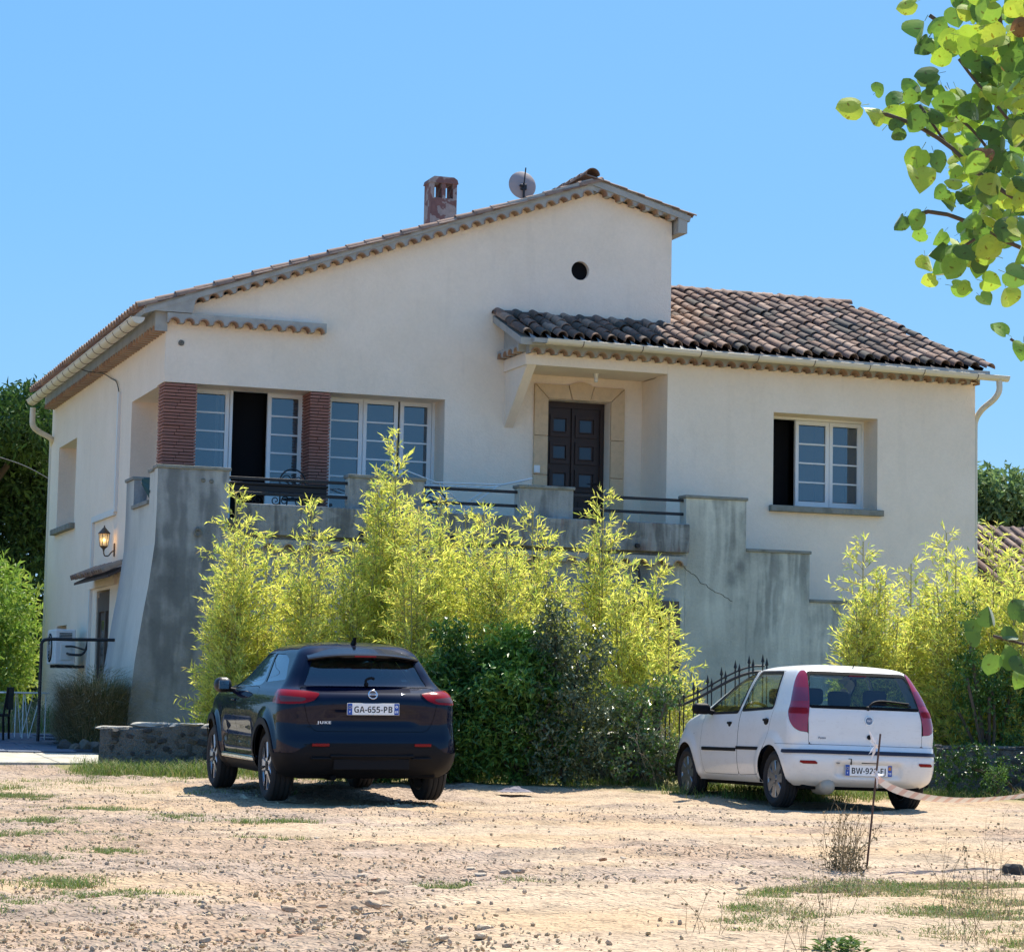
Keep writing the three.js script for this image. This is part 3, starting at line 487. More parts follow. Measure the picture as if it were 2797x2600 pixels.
function ironChair(pos, turn, label) {
  const c = thing('garden_chair', label, 'chair', pos, turn, 'black wrought iron chairs on the terrace');
  mesh('seat', [new THREE.CylinderGeometry(0.21, 0.21, 0.025, 20).translate(0, 0.42, 0)], M.iron, c);
  for (const [x, z] of [[-0.17, 0.15], [0.17, 0.15]]) mesh('leg', tube([V(x, 0.42, z), V(x * 1.1, 0.2, z), V(x * 1.25, 0, z * 1.2)], 0.011, 5), M.iron, c);
  const arc = [V(-0.2, 0, -0.22), V(-0.2, 0.42, -0.19), V(-0.2, 0.68, -0.22)]; for (let k = 0; k <= 10; k++) { const a = PI - PI * k / 10; arc.push(V(0.2 * Math.cos(a), 0.7 + 0.2 * Math.sin(a), -0.23)); } arc.push(V(0.2, 0.42, -0.19), V(0.2, 0, -0.22));
  mesh('back_frame', tube(arc, 0.012, 6, 60), M.iron, c);
  mesh('back_scroll', [-1, 1].map((s) => tube([V(s * 0.01, 0.46, -0.2), V(s * 0.015, 0.64, -0.22), ...curl([s * 0.085, 0.74, 0], 0.075, 1.2, -s).map((q) => V(2 * s * 0.085 - q.x, q.y, -0.23))], 0.008, 5, 40)), M.iron, c);
  return c;
}
ironChair([1.92, 3.62, 0.75], 0, 'black wrought iron chair whose arched back shows above the long table');
ironChair([3.98, 3.32, 1.62], 0.2, 'black wrought iron chair behind the middle terrace railing beside the clothes airer');
{
  const a = thing('clothes_airer', 'white folding clothes airer opened against the terrace wall beside the front door', 'clothes airer', [4.35, 3.62, 1.2]);
  mesh('top_frame', [tube([V(-0.45, 0.72, 0.3), V(0.62, 0.74, 0.3)], 0.012, 6), tube([V(-0.45, 0.72, -0.25), V(0.62, 0.74, -0.25)], 0.012, 6)], M.white, a);
  mesh('wing', [tube([V(-0.45, 0.72, 0.3), V(-1.0, 0.9, 0.3)], 0.011, 6), tube([V(-0.45, 0.72, -0.25), V(-1.0, 0.86, -0.25)], 0.011, 6), tube([V(-1.0, 0.9, 0.3), V(-1.0, 0.86, -0.25)], 0.009, 5)], M.white, a);
  mesh('wing', [tube([V(0.62, 0.74, 0.3), V(1.1, 0.86, 0.3)], 0.013, 6), tube([V(0.62, 0.74, -0.25), V(1.1, 0.85, -0.25)], 0.012, 6), tube([V(1.1, 0.86, 0.3), V(1.1, 0.85, -0.25)], 0.009, 5)], M.white, a);
  for (let k = 0; k < 6; k++) mesh('line', tube([V(-0.4 + k * 0.2, 0.725, 0.3), V(-0.4 + k * 0.2, 0.725, -0.25)], 0.004, 4), M.white, a);
  mesh('leg', [tube([V(-0.4, 0, 0.3), V(0.55, 0.72, 0.3)], 0.011, 6), tube([V(-0.4, 0, -0.25), V(0.55, 0.72, -0.25)], 0.011, 6)], M.white, a);
  mesh('leg', [tube([V(0.55, 0, 0.28), V(-0.4, 0.71, 0.28)], 0.011, 6), tube([V(0.55, 0, -0.23), V(-0.4, 0.71, -0.23)], 0.011, 6)], M.white, a);
  const p = thing('folded_parasol', 'folded dark green parasol cloth lying in the gap of the side parapet', 'parasol', [-0.36, 3.66, 0.5]);
  const s = new Soup(), N = 14, R = []; for (let i = 0; i <= 10; i++) { const t = i / 10, row = []; for (let k = 0; k < N; k++) { const a = 2 * PI * k / N, r = (0.06 + 0.17 * t) * (k % 2 ? 1 : 0.72) ; row.push(V(Math.cos(a) * r * 0.6, 0.5 + 0.12 * t * 0 + Math.sin(a) * r - 0.25 * t + 0.06, 1.2 * t)); } R.push(row); }
  for (let i = 0; i < 10; i++) for (let k = 0; k < N; k++) s.quad(R[i][k], R[i][(k + 1) % N], R[i + 1][(k + 1) % N], R[i + 1][k]);
  mesh('cloth', s.geo(), std(rgb(0.006, 0.05, 0.045), 0.85, { side: THREE.DoubleSide }), p); mesh('pole', tube([V(0, 0.58, -0.15), V(0, 0.2, 1.35)], 0.02, 8), M.white, p);
}
// satellite dish, air conditioner, lanterns
{
  const d = thing('satellite_dish', 'round off-white satellite dish seen from behind above the roof rake', 'satellite dish', [6.53, 9.56, -2.2], -0.1);
  const pr = []; for (let k = 0; k <= 10; k++) pr.push(new THREE.Vector2(0.245 * k / 10, 0.06 * (k / 10) ** 2)); for (let k = 10; k >= 0; k--) pr.push(new THREE.Vector2(0.242 * k / 10, 0.06 * (k / 10) ** 2 - 0.006));
  const g = new THREE.LatheGeometry(pr, 40); g.scale(0.98, 1, 1.06); g.rotateX(-PI / 2 - 0.25); g.translate(0, 0.36, 0);
  mesh('reflector', g, std(rgb(0.36, 0.29, 0.27), 0.7), d);
  mesh('mount', [box(-0.05, 0.05, 0.24, 0.34, 0.0, 0.07, 0.01), box(-0.07, 0.0, 0.3, 0.33, 0.02, 0.1, 0.005), rod(V(0, -0.45, 0.06), V(0, 0.36, 0.06), 0.02, 0.02, 8)], M.iron, d);
  mesh('feed_arm', [rod(V(0, 0.3, 0.05), V(0.02, 0.62, 0.09), 0.012, 0.012, 6)], M.iron, d);

  const a = thing('air_conditioner', 'white outdoor air conditioning unit hung low on the side wall', 'air conditioner', [-0.36, 1.55, -6.6]);
  mesh('casing', box(-0.19, 0.17, 0, 0.62, -0.45, 0.45, 0.03), std(rgb(0.74, 0.74, 0.74), 0.5), a);
  mesh('fan_grille', [new THREE.CylinderGeometry(0.25, 0.25, 0.02, 32).rotateZ(PI / 2).translate(-0.195, 0.3, -0.1)], M.dark, a);
  for (let k = 1; k < 5; k++) mesh('grille_ring', new THREE.TorusGeometry(0.055 * k, 0.004, 4, 28).rotateY(PI / 2).translate(-0.21, 0.3, -0.1), M.pvc, a);
  for (let k = 0; k < 5; k++) mesh('side_louvre', box(-0.12, 0.1, 0.44 + k * 0.025, 0.455 + k * 0.025, 0.449, 0.456), M.iron, a);
  mesh('service_cover', box(-0.1, 0.1, 0.08, 0.36, 0.449, 0.475, 0.012), M.pvc, a);
  mesh('pipe', tube([V(0.02, 0.2, 0.46), V(0.05, 0.18, 0.62), V(0.25, 0.2, 0.78), V(0.34, 0.5, 0.8)], 0.022, 6), M.iron, a); mesh('pipe', [tube([V(-0.02, 0.32, 0.46), V(0.1, 0.32, 0.55), V(0.3, 0.26, 0.7)], 0.016, 6)], M.iron, a);
  mesh('bracket', [box(-0.15, 0.36, -0.05, 0, -0.3, -0.25), box(-0.15, 0.36, -0.05, 0, 0.25, 0.3)], M.iron, a);
}
function lantern(label, pos, face) {
  const l = thing('wall_lantern', label, 'wall lamp', pos, face), bronze = std(rgb(0.16, 0.11, 0.07), 0.55, { metalness: 0.4 });
  // face 0: bracket towards -x (wall on +x side)
  const pr = (pts) => pts.map(([r, y]) => new THREE.Vector2(r, y));
  mesh('roof', [new THREE.LatheGeometry(pr([[0.11, 0.2], [0.105, 0.215], [0.06, 0.26], [0.025, 0.3], [0.012, 0.31], [0.016, 0.325], [0.001, 0.345]]), 6)], bronze, l);
  mesh('lamp_glass', [new THREE.CylinderGeometry(0.085, 0.062, 0.21, 6, 1, true).translate(0, 0.095, 0)], phys(rgb(1, 0.9, 0.7), 0.35, { transmission: 1, thickness: 0, side: THREE.DoubleSide }), l);
  for (let k = 0; k < 6; k++) { const a = PI / 6 + k * PI / 3; mesh('cage_bar', rod(V(0.064 * Math.sin(a), -0.01, 0.064 * Math.cos(a)), V(0.088 * Math.sin(a), 0.205, 0.088 * Math.cos(a)), 0.006, 0.006, 5), bronze, l); }
  mesh('base', new THREE.LatheGeometry(pr([[0.001, -0.1], [0.012, -0.095], [0.018, -0.06], [0.03, -0.045], [0.06, -0.02], [0.066, 0]]), 12), bronze, l);
  mesh('bracket', [tube([V(0, -0.1, 0), V(0.02, -0.16, 0), V(0.08, -0.16, 0), V(0.13, -0.1, 0), V(0.17, -0.07, 0)], 0.012, 6), box(0.165, 0.185, -0.17, 0.05, -0.035, 0.035, 0.008)], bronze, l);
  mesh('bulb', new THREE.SphereGeometry(0.028, 12, 8).translate(0, 0.1, 0), std(rgb(1, 0.8, 0.5), 0.5, { emissive: rgb(1, 0.62, 0.22), emissiveIntensity: 3 }), l);
  const p = new THREE.PointLight(new THREE.Color(1, 0.68, 0.32), 0.05, 0, 2); p.position.set(0, 0.1, 0); p.castShadow = true; p.name = 'lantern_light'; l.add(p);
  return l;
}
lantern('lit bronze lantern on the side wall above the tiled door canopy', [-0.185, 3.5, -3.72], 0);
lantern('lit bronze lantern at the far right corner of the house above the bamboo', [13.66, 3.62, 0.55], PI);
// ---------- ground ----------
reseed(31);
// compacted wheel tracks that cross the yard
function trackAt(D, l) { let t = 0; for (const [d0, k, w] of [[16.2, 0.10, 0.28], [17.9, 0.07, 0.3], [20.3, 0.03, 0.35], [12.6, 0.55, 0.2], [14.3, 0.5, 0.24]]) { const q = (D - d0 - k * l - 0.25 * Math.sin(l * 0.9 + d0)) / w; t = Math.max(t, Math.exp(-q * q * q * q)); } return t * smooth(-3.2, -1.2, l + 0.08 * (D - 14)); }
{
  const axis = (fine0, fine1, step, far0, far1) => { const a = []; let s = step; for (let x = fine0 - step; x > far0; s *= 1.35, x -= s) a.unshift(Math.max(x, far0)); for (let x = fine0; x <= fine1; x += step) a.push(x); s = step; for (let x = fine1 + step; x < far1; s *= 1.35, x += s) a.push(x); a.unshift(far0); a.push(far1); return a; };
  const xs = axis(-6.6, 7.2, 0.045, -900, 900), zs = axis(7.0, 27.0, 0.045, -900, 400);
  const nx = xs.length, nz = zs.length, pos = new Float32Array(nx * nz * 3), uv = new Float32Array(nx * nz * 2), col = new Float32Array(nx * nz * 3), idx = [];
  for (let j = 0; j < nz; j++) for (let i = 0; i < nx; i++) {
    const x = xs[i], z = zs[j], o = j * nx + i, near = x > -7 && x < 7.6 && z > 6.6 && z < 27.4;
    let y = groundAt(x, z);
    const dx = x - CAM.x, dz = z - CAM.z, D = dx * FWD.x + dz * FWD.z, l = dx * RGT.x + dz * RGT.z;
    // stony left, smooth sandy tracks in the middle, weedy right corner
    const patch = fbm(x * 0.45 + 3, z * 0.45, 4), fine = fbm(x * 2.3, z * 2.3, 4, 0, 3);
    const stony = smooth(0.46, 0.62, patch * 0.7 + 0.3 * fine + 0.14 * smooth(0.4, -1.2, l) - 0.05);
    const trk = trackAt(D, l), rough = 1 - 0.7 * trk;
    if (near) y -= 0.028 * trk;
    if (near) y += (fbm(x * 1.7, z * 1.7, 3, 0, 8) - 0.5) * 0.06 + rough * (fbm(x * 7, z * 7, 3, 0, 12) - 0.5) * (0.02 + 0.04 * stony) + rough * (vnoise(x * 19, z * 19, 4) - 0.5) * (0.006 + 0.016 * stony);
    if (near) y -= 0.035 * Math.exp(-Math.pow((l + 0.85 + 0.25 * (D - 12) - 0.05 * (D - 12) ** 2 * 0.3) / 0.2, 2)) * smooth(16.5, 13, D);
    pos.set([x, y, z], o * 3); uv.set([x, z], o * 2);
    const grav = 1 - 0.2 * stony, ochre = smooth(0.45, 0.65, fbm(x * 0.8 + 9, z * 0.8, 3, 0, 4));
    const soil = 1 - 0.2 * smooth(0.52, 0.68, fbm(x * 2.6, z * 3.4, 5, 0, 14)) - 0.16 * smooth(0.5, 0.6, fbm(x * 9, z * 11, 3, 0, 16)) * (0.3 + 0.7 * stony);
    const c = [0.485 * grav * (1 + 0.1 * trk), (0.362 - 0.02 * ochre) * grav * (1 + 0.11 * trk), (0.248 - 0.04 * ochre + 0.03 * stony) * grav * (1 + 0.14 * trk)];
    const wz = z - (7.55 + 0.46 * x), gr = clamp(Math.max(x > -2.4 ? smooth(1.7, 0.5, wz + (fine - 0.5) * 1.6) : 0, smooth(36, 40, D))) * 0.9;   // turf along the wall and beyond
    c[0] *= soil; c[1] *= soil * 0.99; c[2] *= soil * 0.95;
    col.set([lerp(c[0], 0.17 + 0.1 * fine, gr), lerp(c[1], 0.175 + 0.06 * fine, gr), lerp(c[2], 0.07, gr)], o * 3);
  }
  for (let j = 0; j < nz - 1; j++) for (let i = 0; i < nx - 1; i++) { const a = j * nx + i; idx.push(a, a + nx, a + 1, a + 1, a + nx, a + nx + 1); }
  const g = new THREE.BufferGeometry(); g.setAttribute('position', new THREE.BufferAttribute(pos, 3)); g.setAttribute('uv', new THREE.BufferAttribute(uv, 2)); g.setAttribute('color', new THREE.BufferAttribute(col, 3)); g.setIndex(idx); g.computeVertexNormals();
  const gm = tex(1024, 1024, (u, v) => { const n = fbm(u * 24, v * 24, 4, 24), f = fbm(u * 160, v * 160, 2, 160), s = smooth(0.66, 0.74, fbm(u * 64, v * 64, 2, 64, 6)); const k = 0.8 + 0.3 * n + 0.22 * (f - 0.5); return [k * (1 - 0.3 * s), k * (1 - 0.34 * s), k * (1 - 0.36 * s)]; }, { rx: 1 / 2.7, ry: 1 / 2.7 });
  const gb = tex(1024, 1024, (u, v) => 0.45 * fbm(u * 40, v * 40, 3, 40) + 0.55 * fbm(u * 140, v * 140, 2, 140), { srgb: false, rx: 1 / 2.7, ry: 1 / 2.7 });
  const m = mesh('ground', g, std(0xffffff, 0.96, { vertexColors: true, map: gm, bumpMap: gb, bumpScale: 0.045 })); tag(m, 'pale sandy gravel yard rising gently to the house', 'ground', null, 'structure');
}
// ---------- cars ----------
// A body is a stack of rounded-rectangle rings {h, sR, sF, w, rc, bulge}; panels are cut out of it along outlines, each panel its own mesh.
// Car axes: x to the right, y up, z to the rear; s = -z is measured forward from the rear axle.
function sdPoly(pts) {
  return (x, y) => {
    let d = Infinity, inside = false;
    for (let i = 0, j = pts.length - 1; i < pts.length; j = i++) {
      const [ax, ay] = pts[i], [bx, by] = pts[j], ex = bx - ax, ey = by - ay, wx = x - ax, wy = y - ay, t = clamp((wx * ex + wy * ey) / (ex * ex + ey * ey || 1));
      d = Math.min(d, Math.hypot(wx - ex * t, wy - ey * t));
      if ((ay > y) !== (by > y) && x < ((bx - ax) * (y - ay)) / (by - ay) + ax) inside = !inside;
    }
    return inside ? d : -d;
  };
}
function roundPoly(pts, r) {
  const o = [];
  pts.forEach((p, i) => {
    const a = pts[(i + pts.length - 1) % pts.length], b = pts[(i + 1) % pts.length], la = Math.hypot(a[0] - p[0], a[1] - p[1]), lb = Math.hypot(b[0] - p[0], b[1] - p[1]), k = Math.min(r, la * 0.45, lb * 0.45);
    const A = [p[0] + (a[0] - p[0]) * k / la, p[1] + (a[1] - p[1]) * k / la], B = [p[0] + (b[0] - p[0]) * k / lb, p[1] + (b[1] - p[1]) * k / lb];
    for (let j = 0; j <= 5; j++) { const t = j / 5; o.push([(1 - t) ** 2 * A[0] + 2 * t * (1 - t) * p[0] + t * t * B[0], (1 - t) ** 2 * A[1] + 2 * t * (1 - t) * p[1] + t * t * B[1]]); }
  });
  return o;
}
function carShell(rings, rows, shape) {
  const NR = 22, NC = 10, NS = 120, NF = 12, K = ['h', 'sR', 'sF', 'w', 'rc', 'rf', 'bu'];
  const cat = (p0, p1, p2, p3, t) => 0.5 * (2 * p1 + (p2 - p0) * t + (2 * p0 - 5 * p1 + 4 * p2 - p3) * t * t + (3 * p1 - p0 - 3 * p2 + p3) * t * t * t);
  const ringAt = (v) => { const n = rings.length - 1, i = Math.min(n - 1, Math.floor(v * n)), t = v * n - i, q = (k) => rings[clamp(k, 0, n)], o = {}; K.forEach((k, j) => { o[k] = cat(q(i - 1)[j], q(i)[j], q(i + 1)[j], q(i + 2)[j], t); }); return o; };
  const half = (R) => {
    const c = [], rc = Math.min(R.rc, R.w * 0.9), b = (t) => R.bu * (t / R.w) ** 2, t0 = R.w - rc, s0 = R.sR + b(t0), rf = Math.min(R.rf, R.w * 0.9);
    for (let i = 0; i < NR; i++) { const t = t0 * i / NR; c.push([t, R.sR + b(t)]); }
    for (let i = 0; i < NC; i++) { const a = PI / 2 * i / NC; c.push([t0 + rc * Math.sin(a), s0 + rc * (1 - Math.cos(a))]); }
    const sa = s0 + rc, sb = R.sF - rf - 0.12;
    for (let i = 0; i < NS; i++) { const u = i / NS, s = lerp(sa, sb, u); c.push([R.w + 0.012 * Math.sin(PI * u) - (R.rf > 0.3 ? 0.03 * smooth(0.75, 1, u) : 0), s]); }
    const w2 = R.w - (R.rf > 0.3 ? 0.03 : 0);
    for (let i = 0; i < NC; i++) { const a = PI / 2 * i / NC; c.push([w2 - rf * (1 - Math.cos(a)), sb + rf * Math.sin(a)]); }
    for (let i = 0; i <= NF; i++) { const t = (w2 - rf) * (1 - i / NF); c.push([t, sb + rf + 0.12 * (1 - (t / w2) ** 2) - 0.12 * (1 - ((w2 - rf) / w2) ** 2) * 0]); }
    return c;
  };
  const P = [], cols = 2 * (NR + NC + NS + NC + NF);
  for (let j = 0; j <= rows; j++) {
    const R = ringAt(j / rows), c = half(R), row = [];
    for (const [t, s] of c) row.push([t, R.h, s]);
    for (let i = c.length - 2; i > 0; i--) row.push([-c[i][0], R.h, c[i][1]]);
    for (const q of row) if (shape) shape(q);
    P.push(row);
  }
  const n = P[0].length, pos = []; void cols;
  for (const row of P) for (const [t, h, s] of row) pos.push(t, h, -s);
  const idx = [];
  for (let j = 0; j < rows; j++) for (let i = 0; i < n; i++) { const a = j * n + i, b = j * n + (i + 1) % n; idx.push(a, a + n, b, b, a + n, b + n); }
  // close the top
  const top = rows * n, ce = pos.length / 3; let mx = 0, mh = 0, ms = 0; for (const q of P[rows]) { mx += q[0] / n; mh += q[1] / n; ms += q[2] / n; } pos.push(mx, mh + 0.002, -ms);
  for (let i = 0; i < n; i++) idx.push(top + i, ce, top + (i + 1) % n);
  const g = new THREE.BufferGeometry(); g.setAttribute('position', new THREE.BufferAttribute(new Float32Array(pos), 3)); g.setIndex(idx); g.computeVertexNormals();
  // outwards
  const N = g.attributes.normal; if (N.getZ(Math.floor(n * rows / 2)) < 0) { for (let i = 0; i < N.count; i++) N.setXYZ(i, -N.getX(i), -N.getY(i), -N.getZ(i)); for (let i = 0; i < idx.length; i += 3) { const q = idx[i]; idx[i] = idx[i + 1]; idx[i + 1] = q; } g.setIndex(idx); }
  return g;
}
// keep the part of a shell where f(t, h, s) > 0, moved out along its normals by off
function cut(g, f, off = 0) {
  const p = g.attributes.position, n = g.attributes.normal, ix = g.index.array, val = new Float32Array(p.count), out = { p: [], n: [], u: [] };
  for (let i = 0; i < p.count; i++) val[i] = f(p.getX(i), p.getY(i), -p.getZ(i));
  const vert = (i) => [p.getX(i), p.getY(i), p.getZ(i), n.getX(i), n.getY(i), n.getZ(i), val[i]];
  for (let k = 0; k < ix.length; k += 3) {
    const a = ix[k], b = ix[k + 1], c = ix[k + 2]; if (val[a] <= 0 && val[b] <= 0 && val[c] <= 0) continue;
    let poly = [vert(a), vert(b), vert(c)];
    if (val[a] < 0 || val[b] < 0 || val[c] < 0) { const q = []; for (let i = 0; i < 3; i++) { const A = poly[i], B = poly[(i + 1) % 3]; if (A[6] >= 0) q.push(A); if ((A[6] >= 0) !== (B[6] >= 0)) { const t = A[6] / (A[6] - B[6]); q.push(A.map((v, m) => lerp(v, B[m], t))); } } poly = q; }
    for (let i = 1; i + 1 < poly.length; i++) for (const q of [poly[0], poly[i], poly[i + 1]]) { out.p.push(q[0] + q[3] * off, q[1] + q[4] * off, q[2] + q[5] * off); out.n.push(q[3], q[4], q[5]); out.u.push(q[0] + q[2], q[1]); }
  }
  const r = new THREE.BufferGeometry(), F = (a, m) => new THREE.BufferAttribute(new Float32Array(a), m); r.setAttribute('position', F(out.p, 3)); r.setAttribute('normal', F(out.n, 3)); r.setAttribute('uv', F(out.u, 2)); return r;
}
const RUBBER = std(rgb(0.018, 0.018, 0.019), 0.85), PLASTIC = phys(rgb(0.010, 0.010, 0.012), 0.6, { specularIntensity: 0.3 }), RED = phys(rgb(0.22, 0.004, 0.008), 0.15, { clearcoat: 0.15, clearcoatRoughness: 0.04, specularIntensity: 0.3 }), CHROME = std(rgb(0.75, 0.75, 0.77), 0.18, { metalness: 1 });
function wheel(parent, x, z, R, w, rim, style, side) {
  const g = new THREE.Group(); g.name = 'wheel'; g.position.set(x, R, z); parent.add(g);
  const pr = [], P = (r, y) => pr.push(new THREE.Vector2(r, y)), h = w / 2;
  P(rim - 0.01, -h + 0.02); P(rim + 0.01, -h + 0.004); P((rim + R) / 2, -h - 0.006); P(R - 0.035, -h + 0.004); P(R - 0.012, -h + 0.018); P(R - 0.003, -h + 0.035);
  for (const gx of [-0.32, -0.11, 0.11, 0.32]) { const c = gx * w; P(R, c - 0.006); P(R - 0.009, c - 0.004); P(R - 0.009, c + 0.004); P(R, c + 0.006); }
  P(R - 0.003, h - 0.035); P(R - 0.012, h - 0.018); P(R - 0.035, h - 0.004); P((rim + R) / 2, h + 0.006); P(rim + 0.01, h - 0.004); P(rim - 0.01, h - 0.02);
  mesh('tyre', new THREE.LatheGeometry(pr, 64).rotateZ(PI / 2), RUBBER, g);
  const o = side * (h - 0.022), alloy = std(style === 'alloy' ? rgb(0.62, 0.62, 0.64) : rgb(0.42, 0.43, 0.45), 0.32, { metalness: 0.85 });
  const rg = [new THREE.LatheGeometry([[rim - 0.012, -h + 0.02], [rim, -h + 0.02], [rim, -h + 0.03], [rim - 0.015, -h + 0.04], [rim - 0.018, h - 0.04], [rim, h - 0.03], [rim, h - 0.018], [rim - 0.014, h - 0.018]].map(([a, b]) => new THREE.Vector2(a, b)), 56).rotateZ(PI / 2)];
  mesh('rim', rg, style === 'alloy' ? alloy : alloy, g);
  mesh('brake_disc', [new THREE.CylinderGeometry(rim * 0.72, rim * 0.72, 0.02, 32).rotateZ(PI / 2).translate(o - side * 0.07, 0, 0), new THREE.CylinderGeometry(rim - 0.02, rim - 0.02, 0.01, 32).rotateZ(PI / 2).translate(o - side * 0.1, 0, 0)], style === 'alloy' ? PLASTIC : M.dark, g);
  const n = style === 'alloy' ? 5 : 7, sp = [];
  for (let k = 0; k < n; k++) {
    const a = 2 * PI * k / n + 0.3, W0 = style === 'alloy' ? 0.035 : 0.03, W1 = style === 'alloy' ? 0.062 : 0.05, r0 = rim * 0.16, r1 = rim - 0.008;
    const s = new THREE.Shape([[-W0, r0], [-W1, r1], [W1, r1], [W0, r0]].map(([u, v]) => new THREE.Vector2(u, v)));
    const e = new THREE.ExtrudeGeometry(s, { depth: 0.02, bevelEnabled: true, bevelSize: 0.004, bevelThickness: 0.006, bevelSegments: 1 });
    e.translate(0, 0, -0.01); e.rotateZ(a); e.rotateY(side * PI / 2); e.translate(o - side * 0.012, 0, 0); sp.push(e);
    if (style === 'alloy') { const e2 = new THREE.ExtrudeGeometry(new THREE.Shape([[-0.006, r0 * 2.2], [-0.018, r1], [0.018, r1], [0.006, r0 * 2.2]].map(([u, v]) => new THREE.Vector2(u, v))), { depth: 0.012, bevelEnabled: false }); e2.rotateZ(a + 0.12); e2.rotateY(side * PI / 2); e2.translate(o + side * 0.004, 0, 0); mesh('spoke_inlay', e2, PLASTIC, g); }
  }
  for (const e of sp) mesh('spoke', e, alloy, g);
  mesh('hub_cap', new THREE.CylinderGeometry(rim * 0.2, rim * 0.22, 0.03, 24).rotateZ(PI / 2).translate(o - side * 0.004, 0, 0), style === 'alloy' ? PLASTIC : alloy, g);
}
function numberPlate(parent, text, dept, x, y, z, tilt) {
  const p = mesh('number_plate', box(-0.262, 0.262, -0.057, 0.057, -0.006, 0, 0.004), std(rgb(0.55, 0.55, 0.55), 0.4), parent); p.position.set(x, y, z); p.rotation.x = tilt;
  const t = canvasTex(1024, 218, (c, w, h) => {
    c.fillStyle = '#f4f4f2'; c.fillRect(0, 0, w, h); c.fillStyle = '#1c4fa8'; c.fillRect(0, 0, 92, h); c.fillRect(w - 92, 0, 92, h);
    c.fillStyle = '#f4f4f2'; c.textAlign = 'center'; c.textBaseline = 'middle'; c.font = 'bold 52px sans-serif'; c.fillText('F', 46, 160);
    c.fillStyle = '#f2d23c'; for (let k = 0; k < 12; k++) { const a = k * PI / 6; c.beginPath(); c.arc(46 + 26 * Math.cos(a), 72 + 26 * Math.sin(a), 5, 0, 7); c.fill(); }
    c.fillStyle = '#f4f4f2'; c.font = 'bold 62px sans-serif'; c.fillText(dept, w - 46, 160); if (dept === '13') { c.fillStyle = '#d8b13c'; c.fillRect(w - 76, 24, 60, 70); c.fillStyle = '#b8352c'; for (let k = 0; k < 3; k++) c.fillRect(w - 70 + k * 19, 24, 9, 70); } else { c.beginPath(); c.arc(w - 46, 60, 26, 0, 7); c.fill(); c.fillStyle = '#1c4fa8'; c.fillRect(w - 56, 50, 20, 20); }
    c.fillStyle = '#15161a'; c.font = 'bold 168px sans-serif'; const parts = text.split('-'); c.save(); c.translate(w / 2, h / 2 + 8); c.scale(0.98, 1); c.fillText(parts.join('-'), 0, 0, 800); c.restore();
  });
  const f = new THREE.PlaneGeometry(0.512, 0.108); f.translate(0, 0, 0.0015); mesh('plate_print', f, std(0xffffff, 0.4, { map: t }), p);
}
function decal(name, parent, w, h, x, y, z, tilt, draw, px = 512) {
  const t = canvasTex(px, Math.round(px * h / w), draw); const g = new THREE.PlaneGeometry(w, h), m = mesh(name, g, std(0xffffff, 0.3, { map: t, alphaMap: null, transparent: true, alphaTest: 0.4, metalness: 0.4 }), parent); m.position.set(x, y, z); m.rotation.x = tilt; return m;
}
function seats(parent, list, mat) { for (const [x, s, rear] of list) { const w = rear ? 1.15 : 0.48; mesh('seat', [box(x - w / 2, x + w / 2, 0.4, 0.56, -s - 0.5, -s, 0.06), box(x - w / 2, x + w / 2, 0.5, 1.02, -s - 0.04, -s + 0.1, 0.05).translate(0, 0, 0)], mat, parent); for (const hx of rear ? [-0.36, 0.36] : [0]) mesh('headrest', [box(x + hx - 0.13, x + hx + 0.13, 1.06, 1.23, -s + 0.02, -s + 0.12, 0.045), rod(V(x + hx, 0.98, -s + 0.06), V(x + hx, 1.1, -s + 0.06), 0.012)], mat, parent); } }

